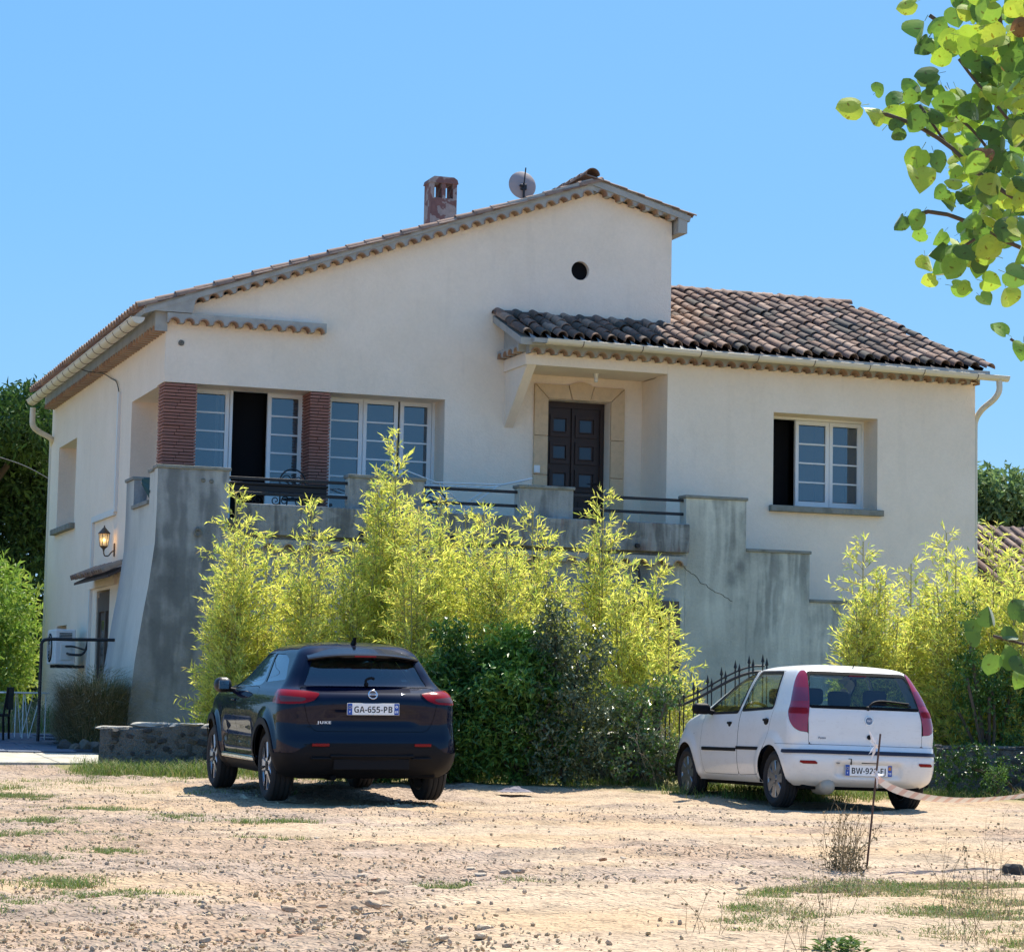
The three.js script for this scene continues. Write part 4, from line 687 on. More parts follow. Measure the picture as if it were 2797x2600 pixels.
// --- the dark crossover ---
reseed(41);
{
  const car = thing('parked_car', 'glossy black crossover parked with its rear to the yard in front of the bamboo', 'car', [-0.47, 0.055, 12.67], -1.25 * PI / 180);
  car.rotation.set(0.5 * PI / 180, -1.25 * PI / 180, 0.53 * PI / 180, 'YXZ');
  const paint = phys(rgb(0.003, 0.006, 0.022), 0.5, { clearcoat: 0.6, clearcoatRoughness: 0.01, specularIntensity: 0.02 });
  const tinted = phys(rgb(0.05, 0.16, 0.34), 0.02, { transmission: 1, thickness: 0, ior: 1.5, metalness: 0.35 });
  //            h     sR     sF    w     rc    rf   bulge
  const shell = carShell([[0.26, -0.52, 3.25, 0.76, 0.18, 0.3, 0.05], [0.33, -0.66, 3.36, 0.83, 0.2, 0.4, 0.08], [0.45, -0.735, 3.43, 0.875, 0.2, 0.5, 0.1], [0.58, -0.745, 3.45, 0.89, 0.2, 0.5, 0.11],
    [0.68, -0.72, 3.45, 0.893, 0.2, 0.5, 0.11], [0.78, -0.715, 3.43, 0.893, 0.22, 0.5, 0.12], [0.9, -0.735, 3.38, 0.89, 0.22, 0.5, 0.13], [0.99, -0.74, 3.28, 0.878, 0.22, 0.5, 0.15], [1.055, -0.7, 3.0, 0.855, 0.22, 0.4, 0.17], [1.095, -0.62, 2.5, 0.825, 0.22, 0.3, 0.16], [1.13, -0.53, 2.1, 0.79, 0.2, 0.2, 0.13],
    [1.2, -0.475, 1.9, 0.738, 0.2, 0.15, 0.13], [1.3, -0.42, 1.7, 0.685, 0.2, 0.12, 0.13], [1.4, -0.345, 1.52, 0.63, 0.2, 0.1, 0.12], [1.465, -0.28, 1.38, 0.59, 0.19, 0.1, 0.12], [1.515, -0.17, 1.24, 0.53, 0.18, 0.1, 0.1], [1.54, -0.02, 1.12, 0.45, 0.17, 0.1, 0.06], [1.562, 0.2, 0.96, 0.31, 0.12, 0.1, 0.02], [1.572, 0.4, 0.8, 0.15, 0.06, 0.06, 0.0]], 86,
  (q) => { const [t, h, s] = q, a = Math.abs(t); if (a > 0.6 && h < 1.12) { for (const c of [0, 2.636]) { const d = Math.hypot(s - c, h - 0.36); q[0] += Math.sign(t) * 0.035 * smooth(0.56, 0.44, d); } q[0] -= Math.sign(t) * 0.03 * Math.exp(-(((h - 0.62) / 0.13) ** 2)) * smooth(0.5, 0.75, s) * smooth(2.2, 1.95, s); }
    if (s < -0.3 && h > 0.72 && h < 0.9) { const k = smooth(0.5, 0.35, a) * smooth(0.735, 0.8, h) * smooth(1.0, 0.96, h); q[2] += 0.022 * k; } });
  const R = 0.342, arch = (s, h, r) => Math.min(Math.hypot(s, h - 0.345) - r, Math.hypot(s - 2.636, h - 0.345) - r), sideOK = (t) => Math.abs(t) - 0.45;
  const holes = (t, h, s) => (Math.abs(t) > 0.4 && h < 0.9 ? arch(s, h, 0.405) : 1);
  const rearWin = sdPoly(roundPoly([[-0.63, 1.135], [0.63, 1.135], [0.585, 1.2], [0.5, 1.4], [-0.5, 1.4], [-0.585, 1.2]], 0.05));
  const fRear = (t, h, s) => Math.min(rearWin(t, h), 0.12 - s);
  const fg = sdPoly(roundPoly([[1.82, 1.1], [1.4, 1.42], [0.86, 1.46], [0.62, 1.15], [0.7, 1.13]], 0.04)), rg = sdPoly(roundPoly([[0.56, 1.16], [0.79, 1.45], [0.35, 1.44], [0.1, 1.39], [-0.03, 1.3], [-0.2, 1.19]], 0.05));
  const fF = (t, h, s) => Math.min(fg(s, h), Math.abs(t) - 0.35), fB = (t, h, s) => Math.min(rg(s, h), Math.abs(t) - 0.35);
  const ws = sdPoly([[-0.66, 1.12], [0.66, 1.12], [0.56, 1.42], [-0.56, 1.42]]), fW = (t, h, s) => Math.min(ws(t, h), s - 1.3 + (h > 1.3 ? 0.2 : 0));
  const light = sdPoly(roundPoly([[0.5, 1.055], [0.62, 1.075], [0.84, 1.09], [0.9, 1.075], [0.9, 0.96], [0.8, 0.955], [0.66, 0.965], [0.57, 0.99]], 0.02));
  const fL = (t, h, s) => Math.min(light(Math.abs(t), h), -0.3 - s);
  // black lower cladding: bumper insert, sills, arches
  const low = (t, h, s) => { const a = Math.abs(t); let c = 0.40; if (s < -0.3) c = a < 0.6 ? 0.585 : lerp(0.585, 0.49, clamp((a - 0.6) / 0.16)); else if (s < 0.42) c = 0.4; const A = a > 0.55 ? 0.47 - Math.min(Math.hypot(s, h - 0.345), Math.hypot(s - 2.636, h - 0.345)) : -1; return Math.max(c - h, A); };
  const gate = sdPoly(roundPoly([[-0.56, 0.7], [0.56, 0.7], [0.62, 0.78], [0.66, 0.94], [0.67, 1.12], [-0.67, 1.12], [-0.66, 0.94], [-0.62, 0.78]], 0.04)), fG = (t, h, s) => Math.min(gate(t, h), -0.35 - s);
  const dr = sdPoly(roundPoly([[0.62, 0.44], [1.42, 0.42], [1.42, 1.1], [0.75, 1.115], [0.56, 1.1], [0.36, 0.9], [0.5, 0.7]], 0.05)), df = sdPoly(roundPoly([[1.43, 0.42], [2.06, 0.42], [2.15, 0.7], [2.12, 1.06], [1.43, 1.1]], 0.05));
  const fDr = (t, h, s) => Math.min(dr(s, h), Math.abs(t) - 0.5), fDf = (t, h, s) => Math.min(df(s, h), Math.abs(t) - 0.5);
  const G = 0.004, H = (f) => (t, h, s) => Math.min(f(t, h, s), holes(t, h, s));
  const notLow = (f) => (t, h, s) => Math.min(f(t, h, s), -low(t, h, s));
  mesh('body', cut(shell, H((t, h, s) => Math.min(-fRear(t, h, s), -fF(t, h, s), -fB(t, h, s), -fW(t, h, s), -fL(t, h, s) - 0.002, -low(t, h, s), -fG(t, h, s) - G, -fDr(t, h, s) - G, -fDf(t, h, s) - G))), paint, car);
  mesh('cladding', cut(shell, H((t, h, s) => low(t, h, s)), 0.012), PLASTIC, car);
  mesh('seam_lining', cut(shell, H((t, h, s) => Math.min(-fRear(t, h, s), -fF(t, h, s), -fB(t, h, s), -fW(t, h, s), 1.1 - h)), -0.015), M.dark, car);
  const gateMesh = mesh('tailgate', cut(shell, (t, h, s) => Math.min(fG(t, h, s), -fL(t, h, s), -fRear(t, h, s))), paint, car);
  for (const f of [fDr, fDf]) for (const sd of [-1, 1]) mesh('door', cut(shell, H(notLow((t, h, s) => Math.min(f(t, h, s), sd * t)))), paint, car);
  mesh('rear_window', cut(shell, fRear, -0.006), phys(rgb(0.25, 0.27, 0.29), 0.05, { transmission: 1, thickness: 0, ior: 2.2 }), car);
  mesh('windscreen', cut(shell, fW, -0.006), tinted, car);
  for (const f of [fF, fB]) for (const sd of [-1, 1]) mesh('side_window', cut(shell, (t, h, s) => Math.min(f(t, h, s), sd * t), -0.006), tinted, car);
  for (const sd of [-1, 1]) {
    const l = mesh('tail_light', cut(shell, (t, h, s) => Math.min(fL(t, h, s), sd * t), 0.012), RED, car);
    const inner = sdPoly(roundPoly([[0.63, 1.01], [0.86, 1.03], [0.86, 0.975], [0.67, 0.98]], 0.012));
    mesh('lamp_lens', cut(shell, (t, h, s) => Math.min(inner(Math.abs(t), h), -0.3 - s, sd * t), 0.0145), phys(rgb(0.12, 0.05, 0.05), 0.1, { clearcoat: 0.2, metalness: 0.2, specularIntensity: 0.5 }), l);
    mesh('light_surround', cut(shell, (t, h, s) => Math.min(fL(t, h, s) + 0.012, sd * t, 0.012 - fL(t, h, s)), 0.006), paint, l);
  }
  // spoiler over the rear window with its brake light
  { const g = cut(shell, (t, h, s) => Math.min(sdPoly(roundPoly([[-0.58, 1.385], [0.58, 1.385], [0.56, 1.53], [-0.56, 1.53]], 0.04))(t, h), 0.05 - s), 0.0), p = g.attributes.position; void p;
    const pts = [[0.02, 1.547], [-0.2, 1.51], [-0.42, 1.452], [-0.455, 1.437], [-0.45, 1.425], [-0.36, 1.4], [-0.25, 1.395]], S = new Soup(), xs = []; for (let i = 0; i <= 16; i++) xs.push(-1 + i / 8);
    const Q = (u, k) => { const a = Math.abs(u), w = lerp(0.5, 0.56, clamp(-pts[k][0] / 0.45)), back = 0.11 * Math.pow(a, 3); return V(u * w, pts[k][1] - 0.045 * Math.pow(a, 2.6) * (k > 0 ? 1 : 1) - (k > 3 && a < 0.4 ? 0.012 : 0), -(pts[k][0] + back)); };
    for (let i = 0; i < 16; i++) for (let k = 0; k < pts.length - 1; k++) S.quad(Q(xs[i], k), Q(xs[i], k + 1), Q(xs[i + 1], k + 1), Q(xs[i + 1], k));
    for (const u of [-1, 1]) for (let k = 1; k < pts.length - 1; k++) S.tri(Q(u, 0), Q(u, k), Q(u, k + 1));
    const sg = S.geo(); const sp = mesh('spoiler', sg, phys(rgb(0.004, 0.005, 0.009), 0.12, { specularIntensity: 0.7 }), car); sp.material.side = THREE.DoubleSide;
    mesh('brake_light', box(-0.12, 0.1, 1.415, 1.43, 0.448, 0.462, 0.004), RED, sp); }
  mesh('rear_shelf', [box(-0.6, 0.6, 0.98, 1.0, -0.1, 0.45), box(-0.66, 0.66, 0.25, 0.3, -3.0, 0.5)], M.dark, car);
  seats(car, [[-0.36, 1.0, false], [0.36, 1.0, false], [0, 0.15, true]], std(rgb(0.02, 0.02, 0.022), 0.9));
  mesh('dashboard', box(-0.66, 0.66, 0.75, 1.05, -2.1, -1.75, 0.05), PLASTIC, car);
  for (const [x, sd] of [[-0.775, -1], [0.775, 1]]) for (const z of [0, -2.636]) wheel(car, x, z, R, 0.225, 0.243, 'alloy', sd);
  for (const x of [-0.62, 0.62]) for (const z of [0, -2.636]) mesh('arch_liner', new THREE.CylinderGeometry(0.42, 0.42, 0.5, 28, 1, true, -0.15, PI + 0.3).rotateZ(PI / 2).translate(x, 0.345, z), new THREE.MeshStandardMaterial({ color: rgb(0.008, 0.008, 0.008), roughness: 1, side: THREE.DoubleSide }), car);
  mesh('underbody', [box(-0.7, 0.7, 0.24, 0.34, -3.1, 0.55, 0.03), rod(V(-0.6, 0.3, 0), V(0.6, 0.3, 0), 0.05), rod(V(-0.35, 0.25, 0.62), V(-0.35, 0.25, 0.3), 0.03)], M.dark, car);
  mesh('bumper_step', [box(-0.42, 0.42, 0.45, 0.475, 0.735, 0.765, 0.01), box(-0.6, -0.4, 0.43, 0.45, 0.69, 0.75, 0.01), box(0.4, 0.6, 0.43, 0.45, 0.69, 0.75, 0.01), box(-0.38, 0.38, 0.33, 0.44, 0.7, 0.735, 0.012)], PLASTIC, car);
  for (const x of [-0.51, 0.51]) mesh('reflector', box(x - 0.085, x + 0.085, 0.555, 0.585, 0.72, 0.742, 0.006), RED, car).rotation.y = 0;
  numberPlate(car, 'GA-655-PB', '69', 0.0, 0.915, 0.752, 0.0);
  { const b = mesh('badge', [new THREE.TorusGeometry(0.042, 0.0075, 8, 32), box(-0.05, 0.05, -0.0085, 0.0085, -0.004, 0.009, 0.003)], CHROME, gateMesh); b.position.set(0, 1.055, 0.722); b.rotation.x = -0.35;
    decal('badge_lettering', b, 0.08, 0.014, 0, 0, 0.0105, 0, (c, w, h) => { c.fillStyle = '#c9ccd2'; c.fillRect(0, 0, w, h); c.fillStyle = '#16181d'; c.font = 'bold 70px sans-serif'; c.textAlign = 'center'; c.textBaseline = 'middle'; c.fillText('NISSAN', w / 2, h / 2 + 4, w * 0.9); });
    decal('model_lettering', gateMesh, 0.19, 0.036, -0.47, 0.785, 0.698, 0, (c, w, h) => { c.clearRect(0, 0, w, h); c.fillStyle = '#dfe3e8'; c.strokeStyle = '#dfe3e8'; c.lineWidth = 5; c.font = 'bold 96px sans-serif'; c.textAlign = 'center'; c.textBaseline = 'middle'; c.save(); c.translate(w / 2, h / 2 + 4); c.scale(1.75, 1); c.fillText('JUKE', 0, 0); c.restore(); }).rotation.y = 0.0; }
  mesh('wiper', [tube([V(-0.02, 1.15, 0.56), V(-0.03, 1.19, 0.56), V(0.03, 1.215, 0.54), V(0.06, 1.205, 0.54)], 0.013, 6), new THREE.SphereGeometry(0.025, 10, 8).translate(-0.02, 1.15, 0.54)], PLASTIC, car);
  mesh('antenna', extrude([[0, 0], [0.16, 0], [0.03, 0.07], [0, 0.075]], 0.03, [], 0.004).rotateY(PI / 2).translate(0.0, 1.54, 0.06), M.dark, car);
  for (const sd of [-1, 1]) {
    const m = mesh('wing_mirror', new RoundedBoxGeometry(0.18, 0.16, 0.19, 4, 0.075).translate(sd * 0.98, 1.12, -1.72), phys(rgb(0.006, 0.007, 0.01), 0.45), car);
    mesh('mirror_glass', box(sd * 0.985 - 0.055, sd * 0.985 + 0.055, 1.075, 1.165, -1.63, -1.617, 0.004), std(rgb(0.25, 0.27, 0.3), 0.1, { metalness: 1 }), m); mesh('mirror_foot', rod(V(sd * 0.82, 1.06, -1.75), V(sd * 0.95, 1.08, -1.73), 0.03, 0.025), PLASTIC, m);
    mesh('door_handle', box(sd * 0.895 - 0.015, sd * 0.895 + 0.015, 0.955, 0.98, -1.08, -0.92, 0.008).translate(0, 0, -0.55), paint, car);
    mesh('sill_trim', box(sd * 0.87 - 0.03, sd * 0.87 + 0.03, 0.36, 0.42, -2.1, -0.5, 0.02), phys(rgb(0.02, 0.022, 0.03), 0.2, { clearcoat: 1 }), car);
  }
}
// --- the white hatchback ---
reseed(43);
{
  const car = thing('parked_car', 'white five-door hatchback with tall red tail lights parked on the right', 'car', [4.54, 0.03, 13.52]);
  car.rotation.set(-0.6 * PI / 180, -2.65 * PI / 180, -1.0 * PI / 180, 'YXZ');
  const dirt = tex(512, 256, (u, v) => { const k = 0.95 + 0.1 * fbm(u * 14, v * 14, 4, 14); const s = smooth(0.68, 0.76, fbm(u * 60, v * 60, 2, 60, 4)) * 0.05; return [k - s, (k - s) * 0.995, (k - s) * 0.985]; }, { rx: 0.5, ry: 1 });
  const paint = phys(rgb(0.78, 0.775, 0.75), 0.42, { clearcoat: 0.6, clearcoatRoughness: 0.12, map: dirt });
  const glass = phys(rgb(0.62, 0.72, 0.7), 0.02, { transmission: 1, thickness: 0, ior: 1.6 });
  const shell = carShell([[0.24, -0.45, 3.0, 0.71, 0.2, 0.3, 0.06], [0.3, -0.56, 3.1, 0.765, 0.2, 0.4, 0.08], [0.42, -0.61, 3.16, 0.8, 0.2, 0.5, 0.09], [0.52, -0.615, 3.18, 0.812, 0.2, 0.5, 0.09], [0.6, -0.59, 3.18, 0.815, 0.2, 0.5, 0.09], [0.66, -0.548, 3.16, 0.815, 0.16, 0.5, 0.07],
    [0.75, -0.54, 3.1, 0.815, 0.14, 0.5, 0.06], [0.86, -0.535, 2.95, 0.808, 0.14, 0.45, 0.06], [0.95, -0.525, 2.6, 0.792, 0.14, 0.4, 0.06], [1.01, -0.51, 2.2, 0.772, 0.13, 0.25, 0.06], [1.06, -0.49, 1.98, 0.752, 0.13, 0.15, 0.06],
    [1.16, -0.435, 1.74, 0.715, 0.12, 0.12, 0.05], [1.27, -0.37, 1.45, 0.672, 0.12, 0.1, 0.05], [1.355, -0.31, 1.2, 0.632, 0.11, 0.1, 0.05], [1.405, -0.26, 1.03, 0.598, 0.11, 0.1, 0.05], [1.435, -0.2, 0.92, 0.545, 0.12, 0.1, 0.04], [1.455, -0.1, 0.8, 0.46, 0.12, 0.1, 0.03], [1.472, 0.05, 0.66, 0.3, 0.1, 0.1, 0.01], [1.478, 0.2, 0.5, 0.12, 0.05, 0.05, 0.0]], 86,
  (q) => { const [t, h, s] = q, a = Math.abs(t); if (a > 0.55 && h < 1.0) for (const c of [0, 2.46]) { const d = Math.hypot(s - c, h - 0.3); q[0] += Math.sign(t) * 0.022 * smooth(0.5, 0.37, d); }
    if (s < -0.4 && h > 0.33 && h < 0.49 && a < 0.4) q[2] += 0.035 * smooth(0.38, 0.34, a) * smooth(0.335, 0.35, h) * smooth(0.48, 0.465, h); });
  const holes = (t, h, s) => (Math.abs(t) > 0.35 && h < 0.8 ? Math.min(Math.hypot(s, h - 0.3), Math.hypot(s - 2.46, h - 0.3)) - 0.335 : 1);
  const win = sdPoly(roundPoly([[-0.625, 1.035], [0.625, 1.035], [0.535, 1.375], [-0.535, 1.375]], 0.03)), fR = (t, h, s) => Math.min(win(t, h), 0.1 - s);
  const fg = sdPoly(roundPoly([[1.78, 0.99], [1.62, 0.955], [0.93, 0.965], [0.85, 1.385], [1.0, 1.39]], 0.03)), rg = sdPoly(roundPoly([[0.83, 0.985], [0.05, 1.01], [0.14, 1.38], [0.75, 1.39]], 0.03));
  const fF = (t, h, s) => Math.min(fg(s, h), Math.abs(t) - 0.3), fB = (t, h, s) => Math.min(rg(s, h), Math.abs(t) - 0.3);
  const ws = sdPoly([[-0.66, 1.05], [0.66, 1.05], [0.54, 1.39], [-0.54, 1.39]]), fW = (t, h, s) => Math.min(ws(t, h), s - 1.1);
  // tall lamps on the rear pillars
  const fL = (t, h, s) => { const a = Math.abs(t), k = clamp((h - 0.74) / 0.66), inn = lerp(0.632, 0.548, clamp((h - 0.85) / 0.5)) + 0.004, sLim = h < 0.98 ? lerp(-0.56, -0.345, Math.pow(clamp((h - 0.745) / 0.235), 0.6)) : lerp(-0.345, -0.19, smooth(0.98, 1.4, h) * 0.6 + 0.4 * (h - 0.98) / 0.42); return Math.min(a - inn, sLim - s, h - 0.745 - 0.25 * Math.max(0, 0.7 - a) * 0, 1.4 - h); };
  const gate = sdPoly(roundPoly([[-0.625, 0.655], [0.625, 0.655], [0.628, 1.03], [-0.628, 1.03]], 0.02)), fG = (t, h, s) => Math.min(gate(t, h), -0.35 - s);
  const dr = sdPoly(roundPoly([[0.915, 0.31], [0.36, 0.33], [0.28, 0.5], [0.1, 0.68], [0.02, 1.0], [0.1, 1.395], [0.8, 1.405]], 0.04)), df = sdPoly(roundPoly([[0.925, 0.31], [1.9, 0.31], [1.97, 0.6], [1.9, 0.94], [1.76, 1.02], [1.08, 1.4], [0.81, 1.405]], 0.04));
  const fDr = (t, h, s) => Math.min(dr(s, h), Math.abs(t) - 0.45), fDf = (t, h, s) => Math.min(df(s, h), Math.abs(t) - 0.45), G = 0.004, H = (f) => (t, h, s) => Math.min(f(t, h, s), holes(t, h, s));
  const bump = (t, h, s) => Math.min(0.648 - h, -0.13 - s);
  mesh('body', cut(shell, H((t, h, s) => Math.min(-fR(t, h, s), -fF(t, h, s), -fB(t, h, s), -fW(t, h, s), -fL(t, h, s), -fG(t, h, s) - G, -fDr(t, h, s) - G, -fDf(t, h, s) - G, -bump(t, h, s) - G))), paint, car);
  mesh('bumper', cut(shell, H(bump), 0.006), paint, car);
  mesh('seam_lining', cut(shell, H((t, h, s) => Math.min(-fR(t, h, s), -fF(t, h, s), -fB(t, h, s), -fW(t, h, s), 1.0 - h)), -0.014), M.dark, car);
  const gm = mesh('tailgate', cut(shell, (t, h, s) => Math.min(fG(t, h, s), -fL(t, h, s), -fR(t, h, s))), paint, car);
  for (const f of [fDr, fDf]) for (const sd of [-1, 1]) mesh('door', cut(shell, H((t, h, s) => Math.min(f(t, h, s), sd * t, -fF(t, h, s), -fB(t, h, s)))), paint, car);
  mesh('rear_window', cut(shell, fR, -0.006), phys(rgb(0.42, 0.55, 0.58), 0.02, { transmission: 1, thickness: 0, ior: 1.7 }), car);
  mesh('windscreen', cut(shell, fW, -0.006), phys(rgb(0.75, 0.85, 0.82), 0.02, { transmission: 1, thickness: 0, ior: 1.5 }), car);
  for (const f of [fF, fB]) for (const sd of [-1, 1]) mesh('side_window', cut(shell, (t, h, s) => Math.min(f(t, h, s), sd * t), -0.006), glass, car);
  for (const f of [fF, fB]) for (const sd of [-1, 1]) mesh('window_seal', cut(shell, (t, h, s) => Math.min(0.014 - Math.abs(f(t, h, s)), sd * t), 0.003), PLASTIC, car);
  mesh('window_band', cut(shell, (t, h, s) => Math.min(0.016 - Math.abs(fR(t, h, s) + 0.004), -fL(t, h, s)), 0.002), M.dark, car);
  for (const sd of [-1, 1]) {
    const l = mesh('tail_light', cut(shell, (t, h, s) => Math.min(fL(t, h, s) - 0.003, sd * t), 0.006), phys(rgb(0.30, 0.01, 0.03), 0.1, { clearcoat: 1, clearcoatRoughness: 0.04 }), car);
    mesh('brake_lens', cut(shell, (t, h, s) => Math.min(fL(t, h, s) - 0.012, sd * t, 0.03 - Math.abs(h - 0.985)), 0.0075), RED, l); mesh('lamp_lens', cut(shell, (t, h, s) => Math.min(fL(t, h, s) - 0.012, sd * t, 0.07 - Math.abs(h - 1.15)), 0.0075), phys(rgb(0.20, 0.02, 0.05), 0.1, { clearcoat: 1 }), l);
    mesh('rub_strip', box(sd * 0.823 - 0.012, sd * 0.823 + 0.012, 0.555, 0.592, -1.9, -0.93, 0.008), PLASTIC, car); mesh('rub_strip', box(sd * 0.823 - 0.012, sd * 0.823 + 0.012, 0.575, 0.61, -0.92, -0.24, 0.008), PLASTIC, car);
    for (const [s, h] of [[1.12, 0.835], [0.15, 0.87]]) { const d = mesh('door_handle', [new THREE.SphereGeometry(0.06, 14, 10).scale(0.25, 0.62, 1).translate(sd * 0.812, h, -s), box(sd * 0.82 - 0.012, sd * 0.82 + 0.012, h + 0.005, h + 0.03, -s - 0.06, -s + 0.06, 0.008)], PLASTIC, car); void d; }
    mesh('wing_mirror', [new RoundedBoxGeometry(0.2, 0.12, 0.12, 3, 0.05).translate(sd * 0.93, 1.0, -1.68), rod(V(sd * 0.78, 0.96, -1.68), V(sd * 0.88, 0.98, -1.68), 0.03)], PLASTIC, car);
  }
  mesh('bumper_strip', cut(shell, (t, h, s) => Math.min(0.018 - Math.abs(h - 0.575 + 0.0 * t), -0.32 - s), 0.02), std(rgb(0.012, 0.012, 0.03), 0.5), car);
  for (const x of [-0.655, 0.655]) mesh('reflector', cut(shell, (t, h, s) => Math.min(0.085 - Math.abs(t - x * 0.98), 0.016 - Math.abs(h - 0.475), -0.3 - s), 0.012), RED, car);
  mesh('bumper_scuff', [box(-0.21, -0.2, 0.46, 0.52, 0.605, 0.62), box(-0.235, -0.2, 0.515, 0.52, 0.605, 0.62), box(-0.36, -0.33, 0.47, 0.475, 0.6, 0.617)].map((g) => g), PLASTIC, car);
  numberPlate(car, 'BW-920-FJ', '13', 0.0, 0.405, 0.592, 0.0);
  mesh('plate_lamp', box(-0.09, 0.09, 0.475, 0.487, 0.58, 0.618, 0.004), PLASTIC, car);
  { const b = mesh('badge', new THREE.CylinderGeometry(0.046, 0.046, 0.016, 28).rotateX(PI / 2).translate(0.02, 0.905, 0.532), CHROME, gm);
    const t = canvasTex(256, 256, (c) => { c.fillStyle = '#5d7390'; c.fillRect(0, 0, 256, 256); c.fillStyle = '#e8edf4'; c.font = 'bold 84px sans-serif'; c.textAlign = 'center'; c.textBaseline = 'middle'; c.fillText('FIAT', 128, 132, 190); }); mesh('badge_print', new THREE.CircleGeometry(0.038, 28).translate(0.02, 0.905, 0.5415), std(0xffffff, 0.3, { map: t }), b);
    mesh('lock', [new THREE.CylinderGeometry(0.02, 0.02, 0.012, 20).rotateX(PI / 2).translate(0.02, 0.74, 0.544), new THREE.TorusGeometry(0.02, 0.004, 6, 20).translate(0.02, 0.74, 0.548)], PLASTIC, gm);
    decal('model_lettering', gm, 0.17, 0.034, -0.49, 0.72, 0.523, -0.0, (c, w, h) => { c.clearRect(0, 0, w, h); c.fillStyle = '#55657c'; c.font = 'italic bold 92px sans-serif'; c.textAlign = 'center'; c.textBaseline = 'middle'; c.fillText('Punto', w / 2, h / 2, w * 0.95); }); }
  mesh('wiper', [tube([V(0.02, 1.03, 0.515), V(0.06, 1.075, 0.5), V(0.14, 1.105, 0.478), V(0.5, 1.09, 0.46)], 0.011, 6), bar(V(0.1, 1.085, 0.482), V(0.52, 1.065, 0.462), 0.012, 0.014), new THREE.SphereGeometry(0.024, 10, 8).translate(0.02, 1.03, 0.505)], PLASTIC, car);
  mesh('brake_light', box(-0.1, 0.1, 1.345, 1.365, 0.26, 0.3, 0.004), RED, car);
  mesh('antenna', rod(V(0.0, 1.43, 0.17), V(0.0, 1.47, 0.19), 0.008, 0.004), M.dark, car);
  mesh('fuel_flap_mark', new THREE.CylinderGeometry(0.02, 0.02, 0.01, 16).rotateZ(PI / 2).translate(-0.795, 0.72, -2.2), PLASTIC, car);
  mesh('exhaust_silencer', new THREE.CapsuleGeometry(0.085, 0.2, 6, 14).rotateX(PI / 2).translate(-0.42, 0.235, 0.4), std(rgb(0.45, 0.40, 0.32), 0.6, { metalness: 0.3 }), car);
  mesh('rear_shelf', [box(-0.58, 0.58, 0.86, 0.88, -0.05, 0.4)], std(rgb(0.05, 0.055, 0.06), 0.9), car);
  mesh('underbody', [box(-0.66, 0.66, 0.2, 0.3, -2.9, 0.42, 0.03), rod(V(-0.6, 0.28, 0), V(0.6, 0.28, 0), 0.05)], M.dark, car);
  seats(car, [[-0.34, 0.95, false], [0.34, 0.95, false], [0, 0.12, true]], std(rgb(0.05, 0.055, 0.075), 0.9));
  mesh('dashboard', box(-0.62, 0.62, 0.7, 0.98, -1.95, -1.6, 0.06), PLASTIC, car);
  mesh('steering_wheel', new THREE.TorusGeometry(0.18, 0.018, 8, 24).rotateX(-0.4).translate(-0.34, 0.92, -1.5), PLASTIC, car);
  for (const [x, sd] of [[-0.7, -1], [0.7, 1]]) for (const z of [0, -2.46]) wheel(car, x, z, 0.29, 0.175, 0.2, 'hubcap', sd);
  for (const x of [-0.58, 0.58]) for (const z of [0, -2.46]) mesh('arch_liner', new THREE.CylinderGeometry(0.345, 0.345, 0.42, 28, 1, true, -0.15, PI + 0.3).rotateZ(PI / 2).translate(x, 0.3, z), new THREE.MeshStandardMaterial({ color: rgb(0.008, 0.008, 0.008), roughness: 1, side: THREE.DoubleSide }), car);
}
// ---------- vegetation ----------
const leafMat = (rough = 0.75, tr = 0.5, more = {}) => phys(0xffffff, rough, { vertexColors: true, side: THREE.DoubleSide, transmission: tr, thickness: 0, ior: 1.4, ...more });
M.bambooLeaf = leafMat(0.98, 0.6); M.shrubLeaf = leafMat(0.42, 0.35); M.hedgeLeaf = leafMat(0.8, 0.5); M.silverLeaf = leafMat(0.32, 0.3); M.pineLeaf = leafMat(0.9, 0.25);
M.cane = std(rgb(0.34, 0.30, 0.10), 0.6); M.bark = std(rgb(0.10, 0.075, 0.055), 0.95, { map: tex(128, 256, (u, v) => { const k = 0.5 + fbm(u * 14, v * 5, 4, 14); return [k, k, k]; }) });
M.dry = std(rgb(0.40, 0.30, 0.16), 0.95, { vertexColors: false, side: THREE.DoubleSide });
